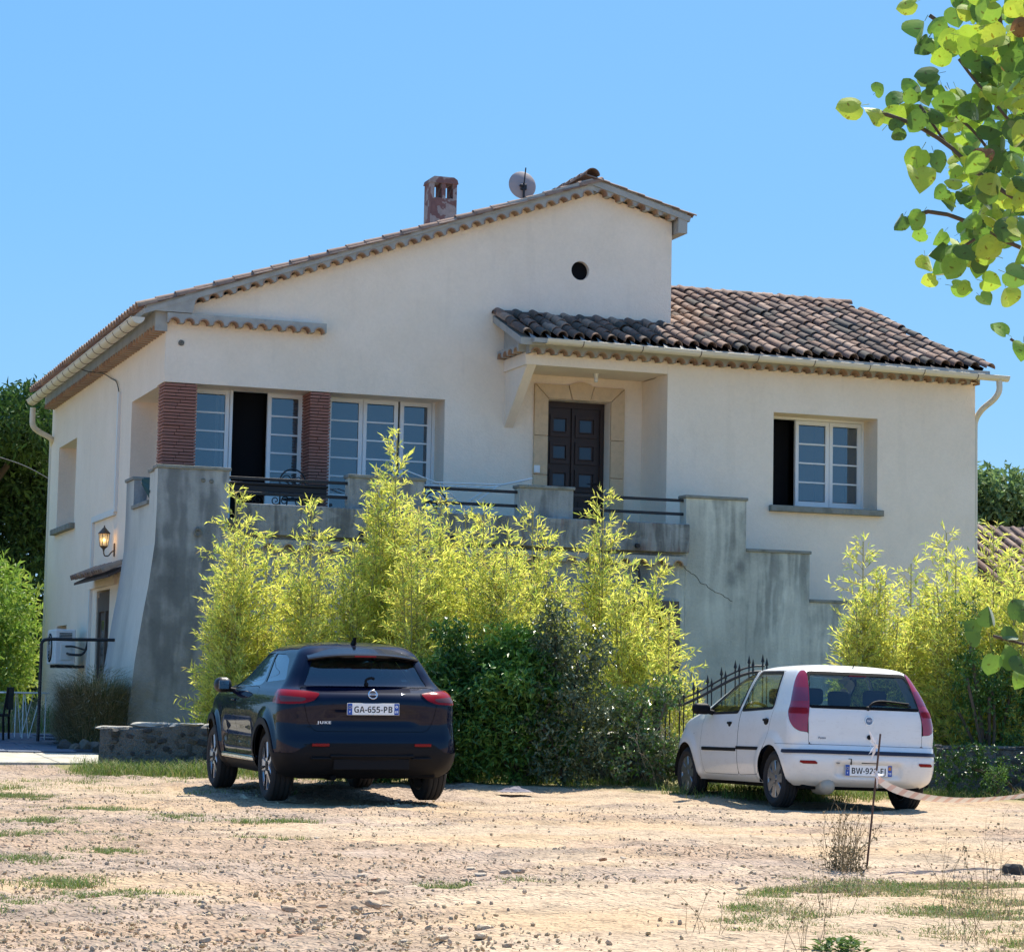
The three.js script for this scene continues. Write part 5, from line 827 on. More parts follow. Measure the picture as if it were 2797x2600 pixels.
// pointed leaf from base b along direction d; two faces folded along the midrib
function blade(S, b, d, len, wid, up, col, fold = 0.25) {
  const side = d.clone().cross(up).normalize(); if (!isFinite(side.x) || side.lengthSq() < 0.1) side.set(1, 0, 0); const n = side.clone().cross(d).normalize();
  const tip = b.clone().addScaledVector(d, len).addScaledVector(n, -len * 0.12), m = b.clone().addScaledVector(d, len * 0.42);
  const L = m.clone().addScaledVector(side, wid / 2).addScaledVector(n, wid * fold), R = m.clone().addScaledVector(side, -wid / 2).addScaledVector(n, wid * fold);
  S.tri(b, L, tip, col); S.tri(b, tip, R, col);
}
const randDir = () => { const z = rr(-1, 1), a = rr(0, 2 * PI), r = Math.sqrt(1 - z * z); return V(r * Math.cos(a), z, r * Math.sin(a)); };
function bamboo(x, z, H, spread, label, { culms = 6, group = 'golden bamboo planted behind the low wall', lush = 1, lean = 0 } = {}) {
  const gy = groundAt(x, z), p = thing('bamboo_plant', label, 'bamboo', [x, gy, z], 0, group), S = new Soup(), canes = [], Y = V(0, 1, 0);
  for (let c = 0; c < culms; c++) {
    const main = c === 0, h = H * (main ? 1 : rr(0.55, 0.88)), a = rr(0, 2 * PI), lx = main ? lean : Math.cos(a) * spread * rr(0.5, 1.1), lz = main ? 0 : Math.sin(a) * spread * rr(0.4, 1.0), bx = main ? 0 : lx * 0.35, bz = main ? 0 : lz * 0.35;
    const at = (t) => V(lerp(bx, lx, t * t * 0.6 + t * 0.4), h * t, lerp(bz, lz, t * t * 0.6 + t * 0.4));
    canes.push(tube([at(0), at(0.3), at(0.6), at(0.85), at(0.98)], 0.008, 4, 10));
    const step = 0.105 / lush; let y = h * (main ? 0.12 : 0.06) + rr(0, 0.1);
    for (; y < h; y += step * rr(0.7, 1.3)) {
      const t = y / h, o = at(t), fall = Math.min(1, (1 - t) * h / 0.95), n = 3 + (rnd() < 0.5 ? 1 : 0);
      for (let k = 0; k < n; k++) {
        const az = rr(0, 2 * PI), el = rr(0.25, 1.0), L = (0.09 + 0.43 * Math.pow(fall, 0.75)) * rr(0.55, 1.15), d = V(Math.cos(az) * Math.cos(el), Math.sin(el), Math.sin(az) * Math.cos(el)), end = o.clone().addScaledVector(d, L); end.y -= L * 0.15 * rnd();
        if (L > 0.16) { const q = o.clone().lerp(end, 0.5); q.y += 0.01; S.tri(o, q, o.clone().add(V(0.004, 0.006, 0)), [0.28, 0.24, 0.09]); S.tri(o, end, q, [0.28, 0.24, 0.09]); }
        const nl = Math.max(3, Math.round(L * 30 * rr(0.8, 1.2)));
        for (let m = 0; m < nl; m++) {
          const s = 0.25 + 0.75 * (m + rnd() * 0.6) / nl, b = o.clone().lerp(end, s), ld = d.clone().multiplyScalar(0.8).add(randDir().multiplyScalar(0.75)); ld.y += rr(-0.25, 0.35); ld.normalize();
          const k2 = rnd(), br = rr(0.75, 1.15), col = k2 < 0.7 ? [0.80 * br, 0.79 * br, 0.16 * br] : k2 < 0.94 ? [0.46 * br, 0.58 * br, 0.11 * br] : [0.58 * br, 0.48 * br, 0.17 * br];
          blade(S, b, ld, rr(0.07, 0.13), rr(0.015, 0.023), Y.clone().add(randDir().multiplyScalar(0.8)), col);
        }
      }
    }
  }
  canes.forEach((g) => mesh('cane', g, M.cane, p)); mesh('foliage', S.geo(), M.bambooLeaf, p); return p;
}
reseed(61);
const LB = [
  [-0.14, 5.78, 3.53, 0.18, 'leftmost tall bamboo plume against the grey corner of the terrace', { lean: -0.02 }],
  [0.02, 4.96, 2.95, 0.22, 'bamboo against the left corner block of the terrace, second from the left', {}],
  [-0.12, 5.4, 2.35, 0.26, 'low bushy bamboo at the left end of the row beside the black crossover', { culms: 8 }],
  [0.33, 5.57, 2.96, 0.35, 'bamboo plume between the terrace corner block and the first slender spire', {}],
  [0.77, 4.96, 2.65, 0.35, 'shorter bamboo under the left end of the terrace slab edge', {}],
  [0.76, 6.14, 3.39, 0.22, 'slender bamboo spire in front of the left part of the terrace slab edge', {}],
  [1.25, 5.48, 2.3, 0.3, 'short open bamboo just left of the second terrace pier', { culms: 5 }],
  [1.89, 5.07, 3.53, 0.26, 'bamboo spire in front of the left edge of the second terrace pier', { lush: 0.85 }],
  [1.39, 5.96, 2.9, 0.32, 'bamboo at the foot of the second terrace pier, above the car roof', {}],
  [2.04, 5.58, 4.34, 0.34, 'tallest bamboo plume rising past the terrace railing to the window', { culms: 8, lush: 1.05 }],
  [2.05, 6.61, 3.40, 0.34, 'bamboo close beside the foot of the tallest plume', {}],
  [2.53, 6.04, 3.56, 0.28, 'bamboo tip standing before the middle terrace railing', {}],
  [3.06, 5.47, 3.38, 0.34, 'dense bamboo below the right part of the middle railing', { culms: 8 }],
  [2.95, 6.55, 3.35, 0.3, 'bamboo in front of the dense clump below the middle railing', {}],
  [3.79, 6.10, 3.41, 0.3, 'bamboo spire in front of the third terrace pier', {}],
  [3.13, 6.96, 3.1, 0.35, 'bamboo directly above the dark evergreen shrubs', {}],
  [4.02, 6.48, 2.55, 0.26, 'short bamboo tuft between the third pier and the spire by the door', { culms: 5 }],
  [4.79, 6.11, 3.70, 0.26, 'bamboo spire rising in front of the right terrace railing', { lush: 0.9 }],
  [4.77, 7.14, 2.7, 0.3, 'bamboo in front of the white board on the ground-floor opening', {}],
  [5.35, 6.59, 2.79, 0.24, 'rightmost bamboo of the central row beside the ground-floor opening', {}],
  [5.14, 7.57, 2.1, 0.36, 'low bamboo behind the curved iron gate', {}],
];
for (const [x, z, h, s, label, o] of LB) bamboo(x, z, h, s, label, o);
const RB = [
  [7.0, 9.3, 3.09, 0.26, 'pointed bamboo plume at the left of the right-hand clump above the white hatchback'],
  [7.2, 8.99, 2.35, 0.3, 'low bamboo at the left edge of the right-hand clump'],
  [8.03, 8.66, 2.87, 0.3, 'thin bamboo tip under the window of the right wing'],
  [7.31, 9.3, 2.6, 0.4, 'bushy bamboo behind the rear window of the white hatchback'],
  [8.26, 9.15, 3.26, 0.3, 'tallest bamboo of the right-hand clump below the wing window'],
  [8.02, 9.8, 2.9, 0.4, 'bamboo behind the dark bush right of the white hatchback'],
  [8.63, 9.67, 3.3, 0.38, 'bamboo in front of the far right corner of the house'],
  [9.24, 9.10, 2.97, 0.4, 'bamboo standing before the small tiled outbuilding'],
  [8.94, 10.0, 3.1, 0.42, 'bamboo at the right edge of the picture beside the hanging leaves'],
  [8.5, 10.35, 2.6, 0.42, 'lower bamboo in front of the right-hand clump, right of the dark bush'],
  [9.1, 10.5, 2.7, 0.42, 'lower bamboo in front of the right-hand clump at the picture edge'],
  [9.63, 9.62, 3.0, 0.42, 'last bamboo of the right-hand clump, cut by the picture edge'],
];
for (const [x, z, h, s, label] of RB) bamboo(x, z, h, s, label, { culms: 8, group: 'golden bamboo behind the right-hand wall' });

// leafy mass: clumps of leaves on twigs, the outer ones catching the light
function leafMass(S, blobs, n, len, wid, cols, { up = 0.3, hollow = 0.45 } = {}) {
  const vol = blobs.map((b) => b[3] * b[4] * b[5]), tot = vol.reduce((a, b) => a + b, 0);
  blobs.forEach(([cx, cy, cz, ax, ay, az], i) => {
    const m = Math.round(n * vol[i] / tot), seedN = i * 13.7;
    for (let k = 0; k < m / 5; k++) {
      const d = randDir(), r = Math.pow(rr(hollow ** 3, 1), 1 / 3) * (0.72 + 0.5 * fbm(d.x * 2.2 + seedN + 5, d.y * 2.2 + 5, 3, 0, Math.floor(d.z * 3 + 9))), c = V(cx + d.x * ax * r, cy + d.y * ay * r, cz + d.z * az * r), out = V(d.x / ax, d.y / ay, d.z / az).normalize().add(V(0, up, 0)).add(randDir().multiplyScalar(0.5)).normalize();
      for (let j = 0; j < 5; j++) { const ld = out.clone().multiplyScalar(0.6).add(randDir()).normalize(), b = c.clone().addScaledVector(out, -j * len * 0.35), cc = pick(cols), br = rr(0.75, 1.25); blade(S, b, ld, len * rr(0.7, 1.25), wid * rr(0.8, 1.2), V(0, 1, 0).add(randDir().multiplyScalar(0.9)), [cc[0] * br, cc[1] * br, cc[2] * br]); }
    }
  });
}
function trunkTo(parent, from, tips, r) { for (const t of tips) mesh('stem', tube([from, from.clone().lerp(t, 0.5).add(V(rr(-0.06, 0.06), 0.05, rr(-0.06, 0.06))), t], r, 5, 8), M.bark, parent); }
function shrub(name, label, cat, x, z, blobs, n, len, wid, cols, mat, group) {
  if (cat === 'shrub') { const more = []; for (let k = 0; k < 26; k++) { const b = pick(blobs), d = randDir(), r = rr(0.12, 0.26); more.push([b[0] + d.x * b[3] * 0.95, Math.max(r, b[1] + d.y * b[4] * 0.95 + 0.05), b[2] + d.z * b[5] * 0.95, r, r * rr(0.8, 1.5), r]); } blobs = blobs.concat(more); }
  const p = thing(name, label, cat, [x, groundAt(x, z), z], 0, group), S = new Soup();
  if (cat === 'shrub' && x < 4) blobs.forEach((b) => { b[1] *= 0.86; b[4] *= 0.88; });
  trunkTo(p, V(0, 0, 0), blobs.slice(0, 8).map((b) => V(b[0], b[1], b[2])), 0.02); leafMass(S, blobs, n, len, wid, cols); mesh('foliage', S.geo(), mat, p); return p;
}
reseed(67);
const GREEN = [[0.13, 0.26, 0.04], [0.085, 0.19, 0.032], [0.18, 0.33, 0.055], [0.06, 0.135, 0.028]], SILV = [[0.17, 0.21, 0.10], [0.12, 0.16, 0.075], [0.25, 0.28, 0.15], [0.08, 0.115, 0.05]];
shrub('evergreen_shrub', 'dark green evergreen shrub directly right of the black crossover', 'shrub', 0.75, 9.3, [[0, 0.55, 0, 0.75, 0.6, 0.5], [-0.15, 1.15, 0, 0.6, 0.5, 0.4], [0.4, 1.2, -0.1, 0.6, 0.42, 0.4], [-0.6, 1.35, -0.2, 0.6, 0.34, 0.35]], 13000, 0.09, 0.036, GREEN, M.shrubLeaf, 'evergreen shrubs in front of the bamboo');
shrub('evergreen_shrub', 'tallest pointed dark evergreen shrub in the middle of the bushes', 'shrub', 1.75, 9.0, [[0, 0.55, 0.1, 0.75, 0.6, 0.5], [0.05, 1.2, 0, 0.55, 0.55, 0.45], [0.1, 1.78, 0, 0.24, 0.45, 0.22], [-0.35, 1.2, 0.1, 0.5, 0.45, 0.4], [0.45, 1.15, 0.1, 0.45, 0.45, 0.4]], 14000, 0.085, 0.034, [GREEN[1], GREEN[3], GREEN[0]], M.shrubLeaf, 'evergreen shrubs in front of the bamboo');
shrub('evergreen_shrub', 'mid green leafy shrub between the tallest evergreen and the silvery bush', 'shrub', 2.35, 9.5, [[0, 0.6, 0, 0.75, 0.62, 0.5], [0.0, 1.25, 0, 0.6, 0.5, 0.45], [0.12, 1.7, -0.05, 0.3, 0.32, 0.28]], 12000, 0.09, 0.036, [GREEN[0], GREEN[2], GREEN[1]], M.shrubLeaf, 'evergreen shrubs in front of the bamboo');
shrub('silvery_shrub', 'tall silvery leaved shrub beside the green evergreens', 'shrub', 2.9, 9.75, [[0, 0.5, 0.1, 0.65, 0.55, 0.45], [0.05, 1.1, 0, 0.6, 0.5, 0.42], [0.15, 1.65, 0, 0.42, 0.42, 0.34], [-0.12, 2.0, -0.05, 0.12, 0.34, 0.12]], 7500, 0.06, 0.032, SILV, M.silverLeaf);
shrub('silvery_shrub', 'low silvery shrub spilling over the wall left of the iron gate', 'shrub', 3.75, 9.6, [[0, 0.85, 0, 0.5, 0.34, 0.35], [0.25, 1.15, -0.1, 0.4, 0.25, 0.3], [-0.1, 0.35, 0.35, 0.5, 0.25, 0.25], [0.5, 0.3, 0.42, 0.35, 0.2, 0.2]], 5200, 0.06, 0.032, [SILV[0], SILV[2], GREEN[2]], M.silverLeaf);
shrub('evergreen_shrub', 'dark green bush growing through the bamboo right of the white hatchback', 'shrub', 8.0, 10.6, [[0, 0.75, 0, 0.5, 0.55, 0.3], [-0.15, 1.35, 0, 0.35, 0.4, 0.25], [0.3, 1.2, 0, 0.35, 0.4, 0.25], [-0.25, 1.75, 0, 0.14, 0.3, 0.14]], 4200, 0.06, 0.026, [GREEN[1], GREEN[3], GREEN[0]], M.shrubLeaf);
shrub('ivy_plant', 'dark creeper covering the right-hand wall behind the white hatchback', 'climber', 7.9, 11.5, [[-0.7, 0.35, 0, 0.7, 0.3, 0.12], [0.4, 0.35, 0.3, 0.8, 0.3, 0.12], [1.3, 0.35, 0.75, 0.7, 0.3, 0.14]], 4200, 0.05, 0.03, [GREEN[3], GREEN[1]], M.shrubLeaf);
shrub('garden_herb', 'small upright green herb at the foot of the right-hand wall', 'plant', 7.4, 11.75, [[0, 0.2, 0, 0.16, 0.2, 0.12], [0.1, 0.32, 0, 0.08, 0.14, 0.08]], 420, 0.06, 0.012, [GREEN[2], [0.09, 0.18, 0.05]], M.hedgeLeaf);

// background: hedge and pine behind the left side, trees and outbuilding behind the right side
{
  const HC = [[0.30, 0.44, 0.07], [0.21, 0.35, 0.055], [0.40, 0.50, 0.09]];
  shrub('leafy_hedge', 'bright green leafy hedge behind the left corner of the house', 'hedge', -1.6, -11.8, [[0, 1.6, 0, 2.0, 1.9, 1.5], [-2.2, 1.9, -0.5, 2.2, 2.2, 1.5], [0.6, 2.2, -0.2, 1.0, 1.4, 1.0], [-0.8, 3.2, -0.3, 1.4, 1.1, 1.2], [-3.6, 2.6, -0.4, 1.8, 2.2, 1.4], [-0.6, 0.6, 0.6, 2.0, 0.9, 1.0], [0.9, 1.2, -0.4, 0.8, 1.2, 0.8], [-3, 0.7, 0.4, 2.0, 1.0, 1.0]], 40000, 0.17, 0.055, HC, M.hedgeLeaf);
  const t = thing('pine_tree', 'large dark pine tree behind the bright hedge at the left edge', 'tree', [-0.4, 0.4, -30]), S = new Soup(), PC = [[0.06, 0.13, 0.025], [0.04, 0.095, 0.02], [0.09, 0.17, 0.03]];
  const bl = []; for (let k = 0; k < 26; k++) { const a = k * 2.4, r = 4.6 * Math.sqrt(k / 26); bl.push([Math.cos(a) * r, 8.5 - r * 0.28 + rr(-0.5, 0.5), Math.sin(a) * r, rr(1.2, 1.8), rr(0.8, 1.15), rr(1.2, 1.8)]); }
  leafMass(S, bl, 42000, 0.24, 0.08, PC, { up: 0.6 });
  const S2 = new Soup(), b2 = []; for (let k = 0; k < 34; k++) b2.push([rr(-5, 5.5), rr(0.6, 6.9), rr(-3.5, 1), rr(1.2, 2.0), rr(0.9, 1.4), rr(1.0, 1.8)]); leafMass(S2, b2, 60000, 0.26, 0.1, PC);
  mesh('trunk', [rod(V(0, 0, 0), V(0.2, 5, 0), 0.32, 0.22, 10), rod(V(0.2, 4, 0), V(2, 6.8, 0.5), 0.16, 0.08, 8), rod(V(0.2, 4.2, 0), V(-2.2, 6.6, -0.5), 0.16, 0.08, 8), rod(V(0.2, 4.8, 0), V(0.4, 7, -1.5), 0.14, 0.07, 8)], M.bark, t);
  mesh('crown', S.geo(), M.pineLeaf, t); mesh('undergrowth', S2.geo(), M.pineLeaf, t);
  const tr = thing('broadleaf_tree', 'light green tree behind the far right corner of the house', 'tree', [25.6, 0.1, -18.5]), S3 = new Soup(), b3 = []; for (let k = 0; k < 30; k++) b3.push([rr(-2.4, 2.4), rr(3.2, 7.1), rr(-1, 1), rr(0.7, 1.1), rr(0.6, 1.0), rr(0.7, 1.0)]);
  leafMass(S3, b3, 26000, 0.22, 0.11, [[0.19, 0.29, 0.10], [0.14, 0.23, 0.08], [0.25, 0.34, 0.13]], { hollow: 0.2 }); mesh('trunk', [rod(V(0, 0, 0), V(0, 4, 0), 0.16, 0.1, 8), rod(V(0, 3.5, 0), V(-0.5, 6.2, 0.2), 0.08, 0.04, 6), rod(V(0, 3.8, 0), V(0.8, 6.2, -0.2), 0.08, 0.04, 6), rod(V(0, 3.9, 0), V(-0.1, 7.4, 0), 0.06, 0.02, 6)], M.bark, tr); mesh('crown', S3.geo(), M.hedgeLeaf, tr);
  const ob = thing('outbuilding', 'small outbuilding with a weathered clay tile roof at the right edge', 'outbuilding', [21.6, -0.5, -8.2]);
  mesh('wall', [box(-2.0, 3, 0, 4.0, -3, 0)], M.stucco, ob); mesh('roof_slab', extrude([[0.25, 4.15], [-3.2, 5.75], [-3.2, 5.6], [0.25, 4.0]], 5.4).applyMatrix4(new THREE.Matrix4().set(0, 0, -1, -2.25, 0, 1, 0, 0, 1, 0, 0, 0, 0, 0, 0, 1)), M.tileDark, ob);
  for (let c = 0; c < 16; c++) for (let r = 0; r < 9; r++) { const a = Math.atan2(1.6, 3.45), d = r * 0.38; const m = mesh('roof_tile', TILE[0], pick(M.tiles), ob); m.applyMatrix4(mat4(-2.1 + c * 0.3, 4.2 + Math.sin(a) * d, 0.3 - Math.cos(a) * d, a + 0.03, 0, rr(-0.05, 0.05)).multiply(new THREE.Matrix4().makeTranslation(0, 0, -0.44))); }
  mesh('chimney', box(0.9, 1.5, 5, 6.1, -2.6, -2.0), M.bricks[0], ob);
  const w = thing('overhead_cable', 'thin overhead cable crossing the dark trees at the left edge', 'cable', [0, 0, 0]); mesh('cable_line', tube([V(-6, 5.9, -9), V(-1.51, 5.55, -9.94), V(0.65, 5.46, -14.5), V(2, 5.5, -18)], 0.012, 4, 20), M.iron, w);
}

// the foreground tree: every leaf in view is a part
reseed(71);
{
  const O = V(-3.31, 2.75, 29.66), UPV = V(0, 1, 0), px = 0.001515, W = (x, y, c = 0) => V(0, 0, 0).addScaledVector(RGT, (x - 1988) * px).addScaledVector(UPV, (260 - y) * px).addScaledVector(FWD, c);
  const t = thing('leafy_tree', 'foreground tree with heart-shaped yellow-green leaves hanging into the upper right corner', 'tree', [O.x + RGT.x * 1.5, 0.03, O.z + RGT.z * 1.5]), off = V(-RGT.x * 1.5, O.y - 0.03, -RGT.z * 1.5), Q = (x, y, c) => W(x, y, c).add(off);
  const trunkTop = V(0, 2.3, 0);
  mesh('trunk', [tube([V(0.05, -0.1, 0), V(0, 0.8, 0.02), V(0.04, 1.6, 0), trunkTop, V(-0.1, 3.2, 0.1)], 0.07, 9, 24)], M.bark, t);
  const brs = [[[2960, 560, 0], [2500, 400, 0.05], [2150, 330, 0], [1990, 215, 0], [1920, 125, 0.02], [1872, 60, 0.05], [1812, 14, 0.06]], [[2960, 620, 0], [2400, 560, 0], [2150, 480, -0.05], [1980, 402, -0.05], [1905, 345, -0.02], [1838, 280, 0], [1772, 242, 0], [1700, 214, 0.02]], [[2960, 700, 0.1], [2300, 560, 0.1], [1990, 470, 0.08], [1880, 424, 0.05], [1812, 410, 0.03], [1768, 424, 0.03]], [[2500, 300, 0.1], [2100, 120, 0.1], [1968, 64, 0.08], [1950, -10, 0.08]], [[2150, 480, -0.05], [2010, 330, -0.12], [1930, 235, -0.12], [1880, 170, -0.1], [1850, 130, -0.1]], [[1990, 402, -0.05], [1940, 300, 0.05], [1900, 240, 0.08], [1860, 200, 0.1]], [[2960, 1250, 0], [2300, 1300, 0], [1995, 1248, 0], [1930, 1232, 0]], [[2400, 560, 0], [2100, 640, 0.05], [1990, 668, 0.05], [1970, 655, 0.05]], [[1990, 470, 0.08], [1940, 440, 0.1], [1880, 470, 0.12]], [[1838, 280, 0], [1812, 235, 0.02], [1790, 200, 0.03]]];
  brs.forEach((b, i) => mesh('branch', tube(b.map((q) => Q(...q)), i < 4 ? 0.0065 : 0.0045, 6, b.length * 5), M.bark, t));
  // leaf: heart-shaped, cupped, with a petiole notch
  const leafGeo = (cup, bend, fold = 0) => {   // round heart: radius by angle from the petiole notch
    const S = new Soup(), n = 18, pt = (x, y) => V(x, y, -fold * Math.abs(x) - cup * x * x * 1.2 - bend * (y - 0.4) * (y - 0.4)), c = pt(0, 0.36), rim = [], mid = [];
    for (let i = 0; i <= n; i++) { const a = -PI / 2 + 2 * PI * i / n, q = Math.abs(((i / n) - 0.5) * 2), r = 0.5 * (1 - 0.34 * Math.pow(q, 9)) * (1 + 0.26 * Math.pow(1 - q, 5)) * (1 + 0.02 * Math.sin(i * 2.3)); rim.push(pt(Math.cos(a) * r * 1.04, 0.36 + Math.sin(a) * r)); mid.push(pt(Math.cos(a) * r * 0.55, 0.36 + Math.sin(a) * r * 0.55)); }
    for (let i = 0; i < n; i++) { S.tri(c, mid[i], mid[i + 1]); S.quad(mid[i], rim[i], rim[i + 1], mid[i + 1]); }
    const g = S.geo(); g.deleteAttribute('normal'); g.computeVertexNormals(); for (let i = 0; i < g.attributes.uv.count; i++) g.attributes.uv.setXY(i, g.attributes.position.getX(i) * 0.9 + 0.5, g.attributes.position.getY(i) * 0.9 + 0.12);
    return mergeGeometries([g, merge([rod(V(0, 0.02, 0), V(0, -0.3, 0.05), 0.013, 0.015, 4)])]); };
  const LG = [leafGeo(0.25, 0.1), leafGeo(0.6, 0.3), leafGeo(-0.2, 0.35), leafGeo(0.9, -0.1), leafGeo(0.2, 0.3, 0.6), leafGeo(0.1, 0.2, 1.1), leafGeo(0, 0.5, -0.5)];
  const vein = tex(128, 128, (u, v) => { const x = u - 0.5, y = v, a = Math.atan2(x, y + 0.05), r = Math.hypot(x, y), line = smooth(0.05, 0.0, Math.abs(((a * 2.6 + 8.5) % 1) - 0.5) * r * 1.6), spot = smooth(0.70, 0.76, fbm(u * 7, v * 7, 4, 0, 2)); const k = 0.9 + 0.2 * fbm(u * 6, v * 6, 3) + 0.22 * line; return [lerp(0.95 * k, 0.6, spot), lerp(k, 0.42, spot), lerp(0.9 * k, 0.2, spot)]; }, {});
  const LM = [[0.36, 0.50, 0.05], [0.24, 0.40, 0.05], [0.46, 0.54, 0.06], [0.09, 0.17, 0.03], [0.14, 0.26, 0.04], [0.26, 0.12, 0.05]].map((c) => phys(rgb(...c), 0.85, { side: THREE.DoubleSide, transmission: 0.55, thickness: 0, ior: 1.45, map: vein }));
  const put = (x, y, c, size, ang, roll = 0, mi = -1) => { const m = mesh('leaf', pick(LG), mi < 0 ? LM[rnd() < 0.006 ? 5 : Math.floor(rnd() * 5)] : LM[mi], t); const q = Q(x, y, c); m.position.copy(q); const basis = new THREE.Matrix4().makeBasis(RGT, UPV, RGT.clone().cross(UPV)); m.quaternion.setFromRotationMatrix(basis).multiply(new THREE.Quaternion().setFromEuler(new THREE.Euler(rr(-0.75, 0.75), roll + rr(-0.9, 0.9), ang, 'ZYX'))); m.scale.setScalar(size); };
  // single leaves of the twig that reaches left, then the hanging ones
  for (const [x, y, a, s, mi] of [[1676, 203, 1.75, 0.075, 2], [1700, 182, -0.9, 0.045, 1], [1712, 225, 2.0, 0.068, 2], [1735, 232, -2.6, 0.045, 3], [1728, 238, -0.7, 0.07, 0], [1772, 198, 0.1, 0.045, 1], [1788, 226, 2.4, 0.06, 4], [1745, 258, 3.0, 0.042, 3], [1800, 222, -1.9, 0.055, 3], [1792, 290, 2.6, 0.07, 0], [1780, 330, 3.1, 0.085, 2], [1760, 420, 2.2, 0.05, 3], [1795, 415, 2.6, 0.06, 1], [1795, 38, 2.5, 0.075, 1], [1775, 5, 1.6, 0.06, 2], [1800, 75, 2.2, 0.06, 3], [1808, 65, -0.6, 0.06, 1], [1955, 652, 0.7, 0.055, 1], [1985, 668, 3.0, 0.06, 1], [1908, 1232, 1.0, 0.06, 3], [1930, 1212, 0.2, 0.055, 3], [1946, 1232, -1.4, 0.05, 3], [1960, 1248, -2.2, 0.075, 4], [1930, 1268, 2.9, 0.06, 1], [1978, 1200, -0.4, 0.07, 3], [1975, 1268, 3.0, 0.06, 3], [1905, 1225, 2.0, 0.055, 4], [1985, 1300, 2.8, 0.05, 1]]) put(x, y, rr(-0.05, 0.05), s * 1.05, a, 0, mi);
  let n = 0; while (n < 290) {
    const x = rr(1795, 2030), y = rr(-50, 520), edge = 1848 - 30 * Math.sin(y / 60) + 20 * Math.sin(y / 21) + (y > 430 ? (y - 430) * 0.9 : 0) + (y < 60 ? 10 : 0); if (x < edge) continue; if (x > 1995 && rnd() < 0.7) continue;
    if (y > 455 && x < 1800 + (y - 455) * 1.2) continue; put(x, y, rr(-0.6, 0.6), rr(0.046, 0.08), rr(1.2, 5.1), 0); n++;
  }
}
// ---------- walls, gate, patio and small things of the yard ----------
reseed(81);
const wallZ = (x) => 7.55 + 0.46 * x;
function roughStone(w, h, d, s) { const g = new THREE.IcosahedronGeometry(0.5, 1), p = g.attributes.position; for (let i = 0; i < p.count; i++) { const x = p.getX(i), y = p.getY(i), z = p.getZ(i), c = (q) => Math.sign(q) * Math.pow(Math.abs(q) * 2, 0.62) / 2, k = 0.86 + 0.28 * hash3(Math.round(x * 40), Math.round(y * 40), Math.round(z * 40) + s * 17); p.setXYZ(i, c(x) * k * w, c(y) * k * h, c(z) * k * d); } g.computeVertexNormals(); for (let i = 0; i < p.count; i++) g.attributes.uv.setXY(i, p.getX(i) + p.getZ(i), p.getY(i)); return g; }
const STONES = [0, 1, 2, 3, 4].map((s) => roughStone(1, 1, 1, s)), stoneMap = tex(256, 256, (u, v) => { const k = 0.55 + 0.8 * fbm(u * 8, v * 8, 4, 8), l = smooth(0.6, 0.68, fbm(u * 14, v * 14, 3, 14, 3)); return [k * (1 - 0.15 * l), k * (1 - 0.1 * l), k * (1 - 0.2 * l)]; });
const WALLSTONE = [[0.17, 0.155, 0.135], [0.13, 0.12, 0.11], [0.21, 0.185, 0.15], [0.105, 0.10, 0.095]].map((c) => std(rgb(...c), 0.97, { map: stoneMap, bumpMap: grainBump, bumpScale: 0.02 }));
const wallMortar = std(rgb(0.15, 0.14, 0.125), 1, { map: tex(256, 256, (u, v) => { const k = 0.45 + 1.1 * fbm(u * 9, v * 9, 5, 9); return [k, k, k * 0.96]; }, { rx: 0.9, ry: 0.9 }), bumpMap: grainBump, bumpScale: 0.03 });
function rubbleWall(label, x0, x1, h, n, thick = 0.4) {
  const L = (x1 - x0) * Math.hypot(1, 0.46), cx = x0, cz = wallZ(x0), gy = Math.min(groundAt(x0, cz), groundAt(x1, wallZ(x1))) - 0.05, w = thing('garden_wall', label, 'wall', [cx, gy, cz], -Math.atan(0.46));
  const segs = Math.ceil(L / 0.25), P = [], S = new Soup(); // lumpy mortar core
  for (let i = 0; i <= segs; i++) { const x = L * i / segs, t = h + 0.035 * (vnoise(x * 3.1, 5) - 0.5) + (x0 < 0 && x < 0.62 ? -0.03 : 0.0); P.push([V(x, 0, 0.02), V(x, t * 0.5, rr(-0.02, 0.025)), V(x, t - 0.03, rr(-0.02, 0.02)), V(x, t, -0.05), V(x, t + rr(-0.01, 0.01), -thick + 0.05), V(x, t - 0.05, -thick), V(x, 0, -thick)]); }
  for (let i = 0; i < segs; i++) for (let k = 0; k < 6; k++) S.quad(P[i][k], P[i + 1][k], P[i + 1][k + 1], P[i][k + 1]);
  for (const e of [P[0], P[segs]]) for (let k = 1; k < 6; k++) S.tri(e[0], e[k], e[k + 1]);
  const g = S.geo(); mesh('wall_core', boxUV(g), wallMortar, w); w.children[0].material.side = THREE.DoubleSide;
  for (let k = 0; k < n; k++) { const row = k % 6, x = L * ((Math.floor(k / 6) + 0.5 + rr(-0.4, 0.4)) / (n / 6)), m = mesh('stone', pick(STONES), pick(WALLSTONE), w); m.position.set(clamp(x, 0.15, L - 0.15), 0.08 + row * (h - 0.1) / 6 + rr(-0.03, 0.05), -0.02 + rr(-0.02, 0.01)); m.rotation.set(rr(-0.3, 0.3), rr(-0.3, 0.3), rr(-0.35, 0.35)); m.scale.set(rr(0.08, 0.2), rr(0.05, 0.1), rr(0.06, 0.1)); }
  for (let x = 0.15; x < L; x += rr(0.3, 0.5)) { const m = mesh('coping_stone', pick(STONES), x0 < 0 ? std(rgb(0.40, 0.37, 0.32), 0.95, { map: stoneMap }) : pick(WALLSTONE), w); m.position.set(x, h - 0.01 + (x0 < 0 && x < 0.5 ? -0.05 : 0), -thick / 2); m.scale.set(rr(0.42, 0.55), rr(0.05, 0.075), thick * rr(1.0, 1.08)); m.rotation.y = rr(-0.06, 0.06); }
  return w;
}
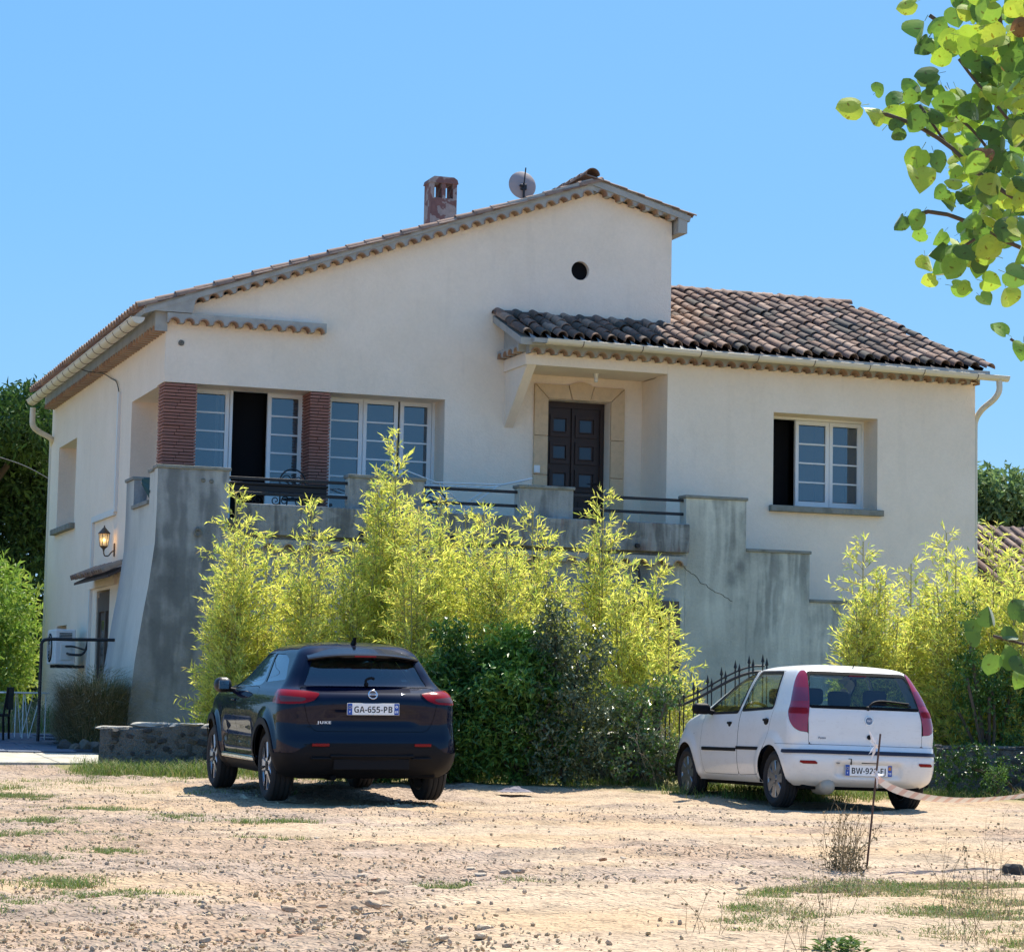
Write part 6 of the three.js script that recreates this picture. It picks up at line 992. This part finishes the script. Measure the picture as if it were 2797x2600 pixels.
rubbleWall('low rough stone wall running from the patio behind the black crossover to the gate', -1.95, 4.25, 0.64, 270);
rubbleWall('dark low stone wall behind the white hatchback on the right', 5.95, 10.6, 0.62, 130);
// curved iron gate with spear points
{
  const g = thing('iron_gate', 'black wrought iron gate with a curved top rail and spear points behind the white hatchback', 'gate', [4.24, 0.12, 9.36], -0.18), L = 1.3, top = (x) => 0.92 + 0.44 * smooth(0.1, 1.25, x);
  const rail = []; for (let k = 0; k <= 16; k++) { const x = L * k / 16; rail.push(V(x, top(x), 0)); } mesh('top_rail', tube(rail, 0.018, 8, 60), M.iron, g); mesh('top_rail', tube(rail.map((q) => q.clone().add(V(0, 0.07, 0))), 0.012, 6, 60), M.iron, g);
  mesh('bottom_rail', box(0, L, 0.14, 0.18, -0.015, 0.015), M.iron, g); mesh('middle_rail', box(0, L, 0.5, 0.53, -0.012, 0.012), M.iron, g);
  for (let x = 0.09; x < L; x += 0.17) for (const dx of [0, 0.05]) { const b = mesh('picket', [rod(V(x + dx, 0.05, 0), V(x + dx, top(x) + 0.1, 0), 0.008, 0.008, 6)], M.iron, g); const y = top(x) + (dx ? 0.08 : 0.12), s = new THREE.ConeGeometry(0.022, 0.1, 4).scale(1, 1, 0.5).translate(x + dx, y + 0.05, 0), c = new THREE.ConeGeometry(0.018, 0.03, 4).rotateX(PI).translate(x + dx, y - 0.012, 0); mesh('spear_point', [s, c, rod(V(x + dx, y - 0.06, 0), V(x + dx, y, 0), 0.013, 0.009, 6)], M.iron, b); }
  mesh('gate_post', [box(-0.06, 0.02, -0.1, 1.0, -0.04, 0.04, 0.008)], M.iron, g);
  const lb = thing('letterbox', 'grey-blue metal letterbox standing beside the iron gate', 'letterbox', [4.6, 0.1, 9.95]); mesh('body', box(-0.16, 0.16, 0.02, 0.42, -0.1, 0.1, 0.02), std(rgb(0.05, 0.08, 0.12), 0.5), lb); mesh('flap', box(-0.14, 0.14, 0.32, 0.36, 0.1, 0.112, 0.004), std(rgb(0.3, 0.34, 0.4), 0.4), lb);
}
// patio left of the house: blue-grey slabs with a pale kerb, handrail, chair, table
{
  const p = thing('patio', 'blue-grey slate patio in the shade left of the house', 'patio', [-2.6, 0.325, 1.6]); p.userData.kind = 'structure'; delete p.userData.category; p.rotation.x = 0.034;
  const cols = [[0.085, 0.11, 0.165], [0.07, 0.095, 0.15], [0.1, 0.125, 0.175]].map((c) => std(rgb(...c), 0.75, { map: stoneMap }));
  mesh('bed', box(-2.5, 1.3, -0.3, 0.0, -2.6, 2.1), wallMortar, p);
  for (let i = 0; i < 8; i++) for (let k = 0; k < 10; k++) { const x = -2.45 + i * 0.46 + (k % 2) * 0.12, z = -2.55 + k * 0.465; if (x > 0.8) continue; const m = mesh('slab', box(0, 0.445, 0, 0.035, 0, 0.45, 0.006), pick(cols), p); m.position.set(x, rr(-0.004, 0.004), z); }
  const kb = thing('concrete_strip', 'pale sunlit concrete strip in front of the slate patio', 'kerb', [-2.6, 0.195, 4.9]); kb.userData.kind = 'structure'; delete kb.userData.category; kb.rotation.x = 0.03; const pale = M.cap.clone(); pale.color.setRGB(0.46, 0.42, 0.35); for (let k = 0; k < 5; k++) mesh('concrete_slab', box(-2.9 + k * 0.8, -2.11 + k * 0.8, -0.1, 0.04, -1.15, 1.0, 0.012), pale, kb);
  const r = thing('handrail', 'bent black steel handrail standing left of the side door', 'handrail', [-1.88, 0.3, 1.2]); mesh('pipe', tube([V(0, 0, 0), V(0, 0.7, 0), V(0, 1.4, 0), V(0, 1.46, 0), V(0.02, 1.5, 0), V(0.07, 1.52, 0), V(0.5, 1.53, -0.03), V(1.06, 1.54, -0.07)], 0.024, 8, 60), M.iron, r); mesh('foot', new THREE.CylinderGeometry(0.05, 0.05, 0.02, 12), M.iron, r);
  const c = thing('patio_chair', 'black plastic patio chair cut by the left picture edge', 'chair', [-2.5, 0.31, 0.9], -1.91); mesh('seat', box(-0.21, 0.21, 0.4, 0.44, -0.22, 0.2, 0.015), PLASTIC, c); for (const x of [-0.19, 0.19]) for (const z of [-0.2, 0.18]) mesh('leg', rod(V(x, 0, z * 1.08), V(x, 0.42, z), 0.016, 0.018, 8), PLASTIC, c);
  mesh('backrest', [box(-0.2, 0.2, 0.5, 0.82, -0.265, -0.235, 0.012)], PLASTIC, c); for (const x of [-0.19, 0.19]) mesh('back_post', rod(V(x, 0.4, -0.2), V(x, 0.8, -0.255), 0.016, 0.016, 8), PLASTIC, c); mesh('stretcher', box(-0.18, 0.18, 0.2, 0.23, 0.17, 0.19), PLASTIC, c);
  const t = thing('folding_table', 'light folding garden table with thin white legs beside the black chair', 'table', [-2.02, 0.31, 0.35], 0.2); mesh('tabletop', box(-0.34, 0.36, 0.73, 0.755, -0.2, 0.2, 0.008), M.pvc, t); for (const x of [-0.02, 0.32]) for (const z of [-0.16, 0.16]) mesh('leg', rod(V(x, 0, z), V(x, 0.73, z), 0.008, 0.008, 6), M.white, t); for (const z of [-0.16, 0.16]) { mesh('brace', rod(V(0.08, 0.01, z), V(0.0, 0.72, z), 0.007, 0.007, 5), M.white, t); mesh('brace', rod(V(0.06, 0.02, z), V(0.24, 0.72, z), 0.007, 0.007, 5), M.white, t); } mesh('cross_bar', rod(V(-0.02, 0.02, 0.16), V(0.32, 0.02, 0.16), 0.008, 0.008, 6), M.white, t);
  // mound of long grass with edging rocks
  reseed(83); const gm = thing('grass_mound', 'large mound of long drying grass in front of the side door', 'ornamental grass', [-1.2, 0.3, 1.95]), S = new Soup();
  for (let k = 0; k < 9000; k++) { const a = rr(0, 2 * PI), r0 = 0.5 * Math.sqrt(rnd()), b = V(Math.cos(a) * r0 * 1.1, rr(0, 0.75), Math.sin(a) * r0 * 0.6), d = V(Math.cos(a) * rr(0.2, 1) + rr(-0.4, 0.4), rr(0.35, 1.2), Math.sin(a) * rr(0.2, 0.8) + rr(-0.3, 0.3)).normalize(), q = rnd(), br = rr(0.7, 1.2), col = q < 0.35 ? [0.13 * br, 0.15 * br, 0.055 * br] : q < 0.7 ? [0.27 * br, 0.23 * br, 0.11 * br] : [0.42 * br, 0.34 * br, 0.18 * br], L = rr(0.25, 0.75), m = b.clone().addScaledVector(d, L * 0.6), e = m.clone().addScaledVector(d, L * 0.3); e.y -= L * 0.2; e.x += Math.cos(a) * L * 0.18; const sd = V(-Math.sin(a), 0, Math.cos(a)).multiplyScalar(0.005); S.tri(b.clone().sub(sd), b.clone().add(sd), m, col); S.tri(m.clone().sub(sd), m.clone().add(sd), e, col); }
  mesh('blades', S.geo(), leafMat(0.9, 0.3), gm);
  for (let k = 0; k < 9; k++) { const s = tag(mesh('edging_rock', pick(STONES), pick(WALLSTONE)), 'rough grey rock edging the foot of the long grass mound', 'rock', 'edging rocks below the grass mound'); s.position.set(-1.78 + k * 0.13, 0.32 + rr(-0.02, 0.03), 3.0 + k * 0.05 + rr(-0.06, 0.06)); s.scale.set(rr(0.16, 0.26), rr(0.12, 0.2), rr(0.14, 0.2)); s.rotation.set(rnd(), rnd() * 3, rnd()); }
}
// stake with barrier tape
{
  const s = thing('metal_stake', 'thin rusty metal stake leaning slightly in the open yard beside the dry bush', 'stake', [0.505, 0.0, 21.57]); mesh('rod', rod(V(0, -0.05, 0), V(0.055, 0.9, 0.09), 0.0075, 0.0065, 8), std(rgb(0.10, 0.055, 0.04), 0.9), s);
  const tp = canvasTex(512, 32, (c, w, h) => { c.fillStyle = '#efe9e6'; c.fillRect(0, 0, w, h); c.fillStyle = '#e3c3bb'; for (let k = -1; k < 9; k++) { c.beginPath(); c.moveTo(k * 64, h); c.lineTo(k * 64 + 26, h); c.lineTo(k * 64 + 50, 0); c.lineTo(k * 64 + 24, 0); c.fill(); } }); tp.wrapS = THREE.RepeatWrapping; tp.repeat.set(3, 1);
  const t = thing('barrier_tape', 'pale red and white barrier tape sagging from the stake to the right edge', 'barrier tape', [0.53, 0, 21.65]), S = new Soup(), n = 60, row = (u) => { const x = u * 2.2, y = 0.64 - 0.19 * Math.sin(PI * Math.pow(u, 0.6) * 0.92) + 0.05 * u, tw = 0.35 + 0.5 * Math.sin(u * 5), hw = 0.024 + 0.005 * Math.sin(u * 9); return [V(x, y + hw * Math.cos(tw), hw * Math.sin(tw) - 0.28 * u), V(x, y - hw * Math.cos(tw), -hw * Math.sin(tw) - 0.28 * u)]; };
  for (let i = 0; i < n; i++) { const a = row(i / n), b = row((i + 1) / n); S.quad(a[1], b[1], b[0], a[0]); } const g = S.geo(); for (let i = 0; i < g.attributes.uv.count; i++) g.attributes.uv.setXY(i, g.attributes.position.getX(i) / 2.2, 0.5);
  for (let i = 0; i < n; i++) { const k = i * 6, u0 = i / n, u1 = (i + 1) / n; [[u0, 0], [u1, 0], [u1, 1], [u0, 0], [u1, 1], [u0, 1]].forEach(([u, v], j) => g.attributes.uv.setXY(k + j, u, v)); }
  mesh('band', g, phys(0xffffff, 0.35, { map: tp, side: THREE.DoubleSide, transmission: 0.3, thickness: 0 }), t);
  const K = new Soup(); for (let k = 0; k < 16; k++) { const d = randDir().multiplyScalar(rr(0.02, 0.05)); d.y *= 1.6; blade(K, V(0, rnd() < 0.5 ? 0.64 : 0.83, 0), d.clone().normalize(), d.length() * 1.5, 0.022, randDir(), [0.85, 0.8, 0.78]); } mesh('knot', K.geo(), leafMat(0.5, 0.3), t);
}
// stones of the yard
{
  reseed(91); const SC = [[0.44, 0.32, 0.22], [0.50, 0.39, 0.28], [0.36, 0.21, 0.13], [0.42, 0.34, 0.26]].map((c) => std(rgb(...c), 0.95, { map: stoneMap })), place = (D, l) => V(CAM.x + FWD.x * D + RGT.x * l, 0, CAM.z + FWD.z * D + RGT.z * l);
  const spots = []; for (let k = 0; k < 30; k++) spots.push([10.1 + k * 0.17 + rr(-0.3, 0.3), -1.05 + k * 0.021 + rr(-0.22, 0.22) + (k > 20 ? (k - 20) * 0.05 : 0)]); for (let k = 0; k < 12; k++) { const D = rr(10.2, 18); spots.push([D, rr(-0.2, 0.13) * D]); } spots.push([10.45, -0.62], [10.3, -0.42], [10.25, 0.02], [10.6, -0.1]);
  for (const [D, l] of spots) { const p = place(D, l), m = tag(mesh('loose_stone', pick(STONES), pick(SC)), 'loose brown stone lying on the gravel yard', 'stone', 'loose stones scattered over the gravel yard'), s = rr(0.028, 0.062) * (rnd() < 0.15 ? 1.4 : 1); m.position.set(p.x, groundAt(p.x, p.z) + s * 0.05, p.z); m.scale.set(s * rr(0.9, 1.6), s * rr(0.4, 0.75), s * rr(0.8, 1.3)); m.rotation.set(rr(-0.2, 0.2), rr(0, 6.3), rr(-0.2, 0.2)); }
  const N = 13000, im = new THREE.InstancedMesh(new THREE.IcosahedronGeometry(0.5, 0), std(0xffffff, 0.95), N), c = new THREE.Color(); im.name = 'gravel'; tag(im, 'loose gravel and small pebbles strewn over the yard', 'gravel', null, 'stuff');
  for (let k = 0; k < N; k++) { let D, l, p; for (let q = 0; q < 8; q++) { D = 9.7 + 15 * Math.pow(rnd(), 1.25); l = rr(-0.24, 0.24) * D; p = place(D, l); if (trackAt(D, l) > 0.4) continue; const st = fbm(p.x * 0.45 + 3, p.z * 0.45, 4) * 0.7 + 0.3 * fbm(p.x * 2.3, p.z * 2.3, 4, 0, 3) + 0.14 * smooth(0.4, -1.2, l); if (rnd() < 0.05 + smooth(0.46, 0.62, st)) break; }
    const s = 0.006 + 0.02 * Math.pow(rnd(), 3), y = groundAt(p.x, p.z) + (fbm(p.x * 1.7, p.z * 1.7, 3, 0, 8) - 0.5) * 0.06 + 0.006; im.setMatrixAt(k, mat4(p.x, y, p.z, rnd() * 6, rnd() * 6, rnd() * 6, V(s * rr(0.8, 1.7), s * rr(0.4, 0.9), s * rr(0.7, 1.4)))); const b = rr(0.85, 1.2), w = rr(0.75, 1); im.setColorAt(k, c.setRGB(0.47 * b, 0.355 * b * (0.9 + 0.1 * w), 0.25 * b * w)); }
  im.castShadow = im.receiveShadow = true; scene.add(im);
  const rk = tag(mesh('dark_rock', STONES[2], std(rgb(0.05, 0.045, 0.04), 0.9, { map: stoneMap })), 'dark lump of rock among the weeds at the right edge', 'rock'); rk.position.set(1.1, 0.06, 22.42); rk.scale.set(0.13, 0.1, 0.12);
  const rag = new Soup(); { const n = 10, H = (i, k) => V((i / n - 0.5) * 0.36, 0.03 + 0.09 * fbm(i * 0.7, k * 0.9, 3, 0, 2) * Math.sin(PI * i / n) * Math.sin(PI * k / n), (k / n - 0.5) * 0.25); for (let i = 0; i < n; i++) for (let k = 0; k < n; k++) rag.quad(H(i, k), H(i, k + 1), H(i + 1, k + 1), H(i + 1, k)); } const rg = tag(mesh('crumpled_rag', rag.geo(), std(rgb(0.2, 0.18, 0.2), 0.95, { side: THREE.DoubleSide })), 'crumpled grey rag on the ground in front of the bushes', 'rag'); rg.position.set(1.74, 0.07, 11.3);
}
// grass, weeds, dry plants
{
  reseed(97); const place = (D, l) => V(CAM.x + FWD.x * D + RGT.x * l, 0, CAM.z + FWD.z * D + RGT.z * l);
  function blades(S, p, n, r, h, cols, w = 0.006) { for (let k = 0; k < n; k++) { const a = rr(0, 6.3), q = r * Math.sqrt(rnd()), x = p.x + Math.cos(a) * q, z = p.z + Math.sin(a) * q, b = V(x, groundAt(x, z) - 0.02, z), L = h * rr(0.4, 1.15), d = V(rr(-0.5, 0.5), 1, rr(-0.5, 0.5)).normalize(), m = b.clone().addScaledVector(d, L * 0.6), e = m.clone().addScaledVector(d, L * 0.4).add(V(rr(-0.4, 0.4) * L, -0.12 * L, rr(-0.4, 0.4) * L)), sd = V(Math.cos(a + 1), 0, Math.sin(a + 1)).multiplyScalar(w * 0.5), cc = pick(cols), br = rr(0.7, 1.25), col = cc.map((v) => v * br); S.tri(b.clone().sub(sd), b.clone().add(sd), m.clone().add(sd), col); S.tri(b.clone().sub(sd), m.clone().add(sd), m.clone().sub(sd), col); S.tri(m.clone().sub(sd), m.clone().add(sd), e, col); } }
  const G1 = [[0.16, 0.26, 0.035], [0.12, 0.21, 0.03], [0.24, 0.30, 0.06], [0.34, 0.31, 0.12]], G2 = [[0.17, 0.27, 0.05], [0.12, 0.21, 0.04], [0.24, 0.29, 0.09], [0.34, 0.31, 0.13]], DRY = [[0.42, 0.34, 0.19], [0.34, 0.27, 0.15], [0.48, 0.4, 0.24]], gmat = leafMat(0.85, 0.35);
  let S = new Soup();
  for (let k = 0; k < 620; k++) { const x = rr(-2.3, 9.5), z = wallZ(x) + 0.12 + Math.abs(gauss()) * (x < 0.5 ? 1.3 : 0.8); if (Math.abs(x - 4.6) < 0.4 && z < 10) continue; blades(S, V(x, 0, z), 34, 0.16, rr(0.05, 0.2) * (x < 0 ? 1.2 : 1), G1); }
  for (let k = 0; k < 90; k++) blades(S, V(rr(-2.2, -0.4), 0, wallZ(-1) + rr(0.1, 0.9)), 40, 0.15, rr(0.1, 0.26), G1); for (let k = 0; k < 330; k++) { const x = rr(-4.2, -0.6), z = rr(5.9, 11.2); if (fbm(x * 1.1, z * 1.1, 3, 0, 77) > 0.46) blades(S, V(x, 0, z), 30, 0.2, rr(0.03, 0.09), G1); }
  for (let k = 0; k < 120; k++) blades(S, V(rr(3.6, 6.2), 0, rr(10.6, 12.2)), 34, 0.16, rr(0.08, 0.2), G1);
  tag(mesh('verge_grass', S.geo(), gmat), 'green grass verge along the foot of the stone walls', 'grass', null, 'stuff');
  S = new Soup(); for (const [x, y, rx, n] of [[-0.205, 24, 0.9, 14], [-0.17, 21.5, 0.7, 10], [-0.19, 19.5, 0.6, 9], [-0.2, 17.6, 0.6, 8], [-0.165, 17.2, 0.35, 6], [-0.14, 20.5, 0.5, 6], [-0.1, 20.2, 0.7, 6], [-0.2, 15, 0.5, 9], [-0.19, 13.2, 0.5, 9], [-0.205, 11.8, 0.5, 10], [-0.16, 12.4, 0.4, 8], [-0.17, 15.8, 0.4, 6], [-0.1, 17.5, 0.4, 4], [-0.02, 13.4, 0.3, 4], [0.01, 14, 0.3, 3]]) for (let k = 0; k < n * 9; k++) { const p = place(y + gauss() * rx * 0.7, x * y + gauss() * rx * 0.6); blades(S, p, 26, 0.1, rr(0.025, 0.06), G2, 0.005); }
  tag(mesh('yard_grass', S.geo(), gmat), 'thin patches of short grass on the left side of the gravel yard', 'grass', null, 'stuff');
  S = new Soup(); for (let k = 0; k < 3400; k++) { const D = rr(9.8, 14.6), l = rr(0.06, 0.235) * D, edge = fbm(l * 1.2, D * 1.2, 3, 0, 5); if (l < 0.62 + 0.75 * (D - 10) * 0.28 + edge * 0.35 - 0.1 || edge < 0.35) continue; blades(S, place(D, l), 26, 0.09, rr(0.015, 0.05), k % 3 ? G2 : DRY, 0.0045); }
  tag(mesh('weedy_turf', S.geo(), gmat), 'sparse weedy turf in the lower right corner of the yard', 'grass', null, 'stuff');
  // dry stalks
  function stalks(S, o, n, h, spread, branch, r = 0.0022) { for (let k = 0; k < n; k++) { let p = V(o.x + gauss() * spread * 0.25, o.y, o.z + gauss() * spread * 0.25), d = V(gauss() * spread * 1.1, 1, gauss() * spread * 1.1).normalize(), L = h * rr(0.45, 1.1), seg = 6; for (let j = 0; j < seg; j++) { const e = p.clone().addScaledVector(d, L / seg); S.push(rod(p, e, r * (1 - j * 0.1), r * (0.9 - j * 0.1), 4)); if (j > 1 && rnd() < branch) { const bd = d.clone().add(randDir().multiplyScalar(0.8)).normalize(), b1 = e.clone().addScaledVector(bd, L * rr(0.08, 0.2)); S.push(rod(e, b1, r * 0.7, r * 0.4, 3)); if (rnd() < 0.6) S.push(new THREE.IcosahedronGeometry(0.006 * rr(0.6, 1.4), 0).translate(b1.x, b1.y, b1.z)); } p = e; d.add(randDir().multiplyScalar(0.22)).normalize(); } } }
  const ds = thing('dry_bush', 'dead dry thistle bush at the foot of the metal stake', 'dry plant', [0.27, 0.0, 21.72]), L1 = []; stalks(L1, V(0, 0, 0), 58, 0.42, 0.42, 0.75); mesh('stems', L1, std(rgb(0.30, 0.215, 0.11), 0.95), ds); { const q = new Soup(); for (let k = 0; k < 260; k++) { const a = rr(0, 6.3), rad = 0.13 * Math.sqrt(rnd()), b = V(Math.cos(a) * rad, rr(0, 0.16), Math.sin(a) * rad); blade(q, b, randDir(), rr(0.02, 0.05), 0.012, randDir(), pick([[0.12, 0.11, 0.05], [0.2, 0.16, 0.08], [0.07, 0.06, 0.03]])); } mesh('withered_leaves', q.geo(), gmat, ds); }
  const labels = [['tall bare dry weed at the right edge of the weedy turf', 12.0, 2.55, 0.5, 9], ['dry branching weed stalks in the middle of the weedy turf', 11.8, 1.55, 0.42, 10], ['dry weed stalks near the lower right corner', 10.6, 2.05, 0.4, 12], ['thin dry weeds at the upper edge of the weedy turf', 13.8, 2.0, 0.35, 8], ['small dry weed at the left edge of the weedy turf', 10.9, 0.95, 0.24, 6], ['fine dry stalks left of the dark rock', 13.6, 2.75, 0.42, 8], ['dry stalks at the bottom edge of the picture, right of centre', 10.3, 1.35, 0.3, 8], ['wispy dry stalks in front of the dark rock', 12.8, 2.35, 0.4, 8]];
  for (const [lab, D, l, h, n] of labels) { const p = place(D, l), w = thing('dry_weed', lab, 'dry weed', [p.x, 0.02, p.z], 0, 'dry weeds on the turf'), a = []; stalks(a, V(0, 0, 0), n, h, 0.5, 0.5, 0.0017); mesh('stalks', a, std(rgb(0.26, 0.20, 0.11), 0.95), w); }
  const pl = thing('plume_grass', 'feathery dry plume grass leaning in at the right edge above the tape', 'plume grass', [3.95, 0.03, 18.3]), q = new Soup(), st = []; for (const [ex, ey] of [[-0.12, 0.72], [-0.2, 0.55], [-0.28, 0.36], [0.1, 0.8]]) { const e = V(ex, ey, 0.1), m = V(ex * 0.3 + 0.1, ey * 0.7, 0.04); st.push(tube([V(0.15, 0, 0), m, e], 0.003, 4, 10)); for (let k = 0; k < 130; k++) { const t = rr(0.5, 1.05), b = m.clone().lerp(e, t); blade(q, b, e.clone().sub(m).normalize().add(randDir().multiplyScalar(0.5)).normalize(), rr(0.03, 0.08), 0.006, randDir(), pick(DRY)); } } mesh('stems', st, M.dry, pl); mesh('plumes', q.geo(), gmat, pl);
  for (const [lab, x, z, h] of [['dry grass tuft left of the iron gate in front of the stone wall', 4.0, 10.0, 0.75], ['pale dry grass heads behind the iron gate', 5.0, 8.9, 1.5]]) { const w = thing('dry_grass_tuft', lab, 'dry grass', [x, groundAt(x, z), z]), a = []; stalks(a, V(0, 0, 0), 26, h, 0.45, 0.35, 0.004); mesh('stalks', a, std(rgb(0.42, 0.35, 0.24), 0.95), w); }
  const lc = place(10.35, 1.45), lw = thing('leafy_weed', 'low bright green leafy weed in the lower right corner', 'weed', [lc.x, 0.02, lc.z]), s5 = new Soup(); for (let k = 0; k < 120; k++) { const a = rr(0, 6.3), d = V(Math.cos(a), rr(0.1, 0.9), Math.sin(a)).normalize(); blade(s5, V(rr(-0.1, 0.1), rr(0, 0.05), rr(-0.08, 0.08)), d, rr(0.03, 0.07), 0.02, V(0, 1, 0), pick([[0.08, 0.16, 0.03], [0.14, 0.22, 0.04]])); } mesh('leaves', s5.geo(), gmat, lw);
  S = new Soup(); for (let k = 0; k < 700; k++) { const x = rr(-6.5, -0.4), z = rr(-7.5, 0.5); if (x > -3.2 && z > -3) continue; blades(S, V(x, 0, z), 16, 0.3, rr(0.3, 0.75), DRY.concat(G2), 0.014); } tag(mesh('long_dry_grass', S.geo(), gmat), 'long dry grass below the hedge left of the house', 'grass', null, 'stuff');
}
renderer.render(scene, camera);
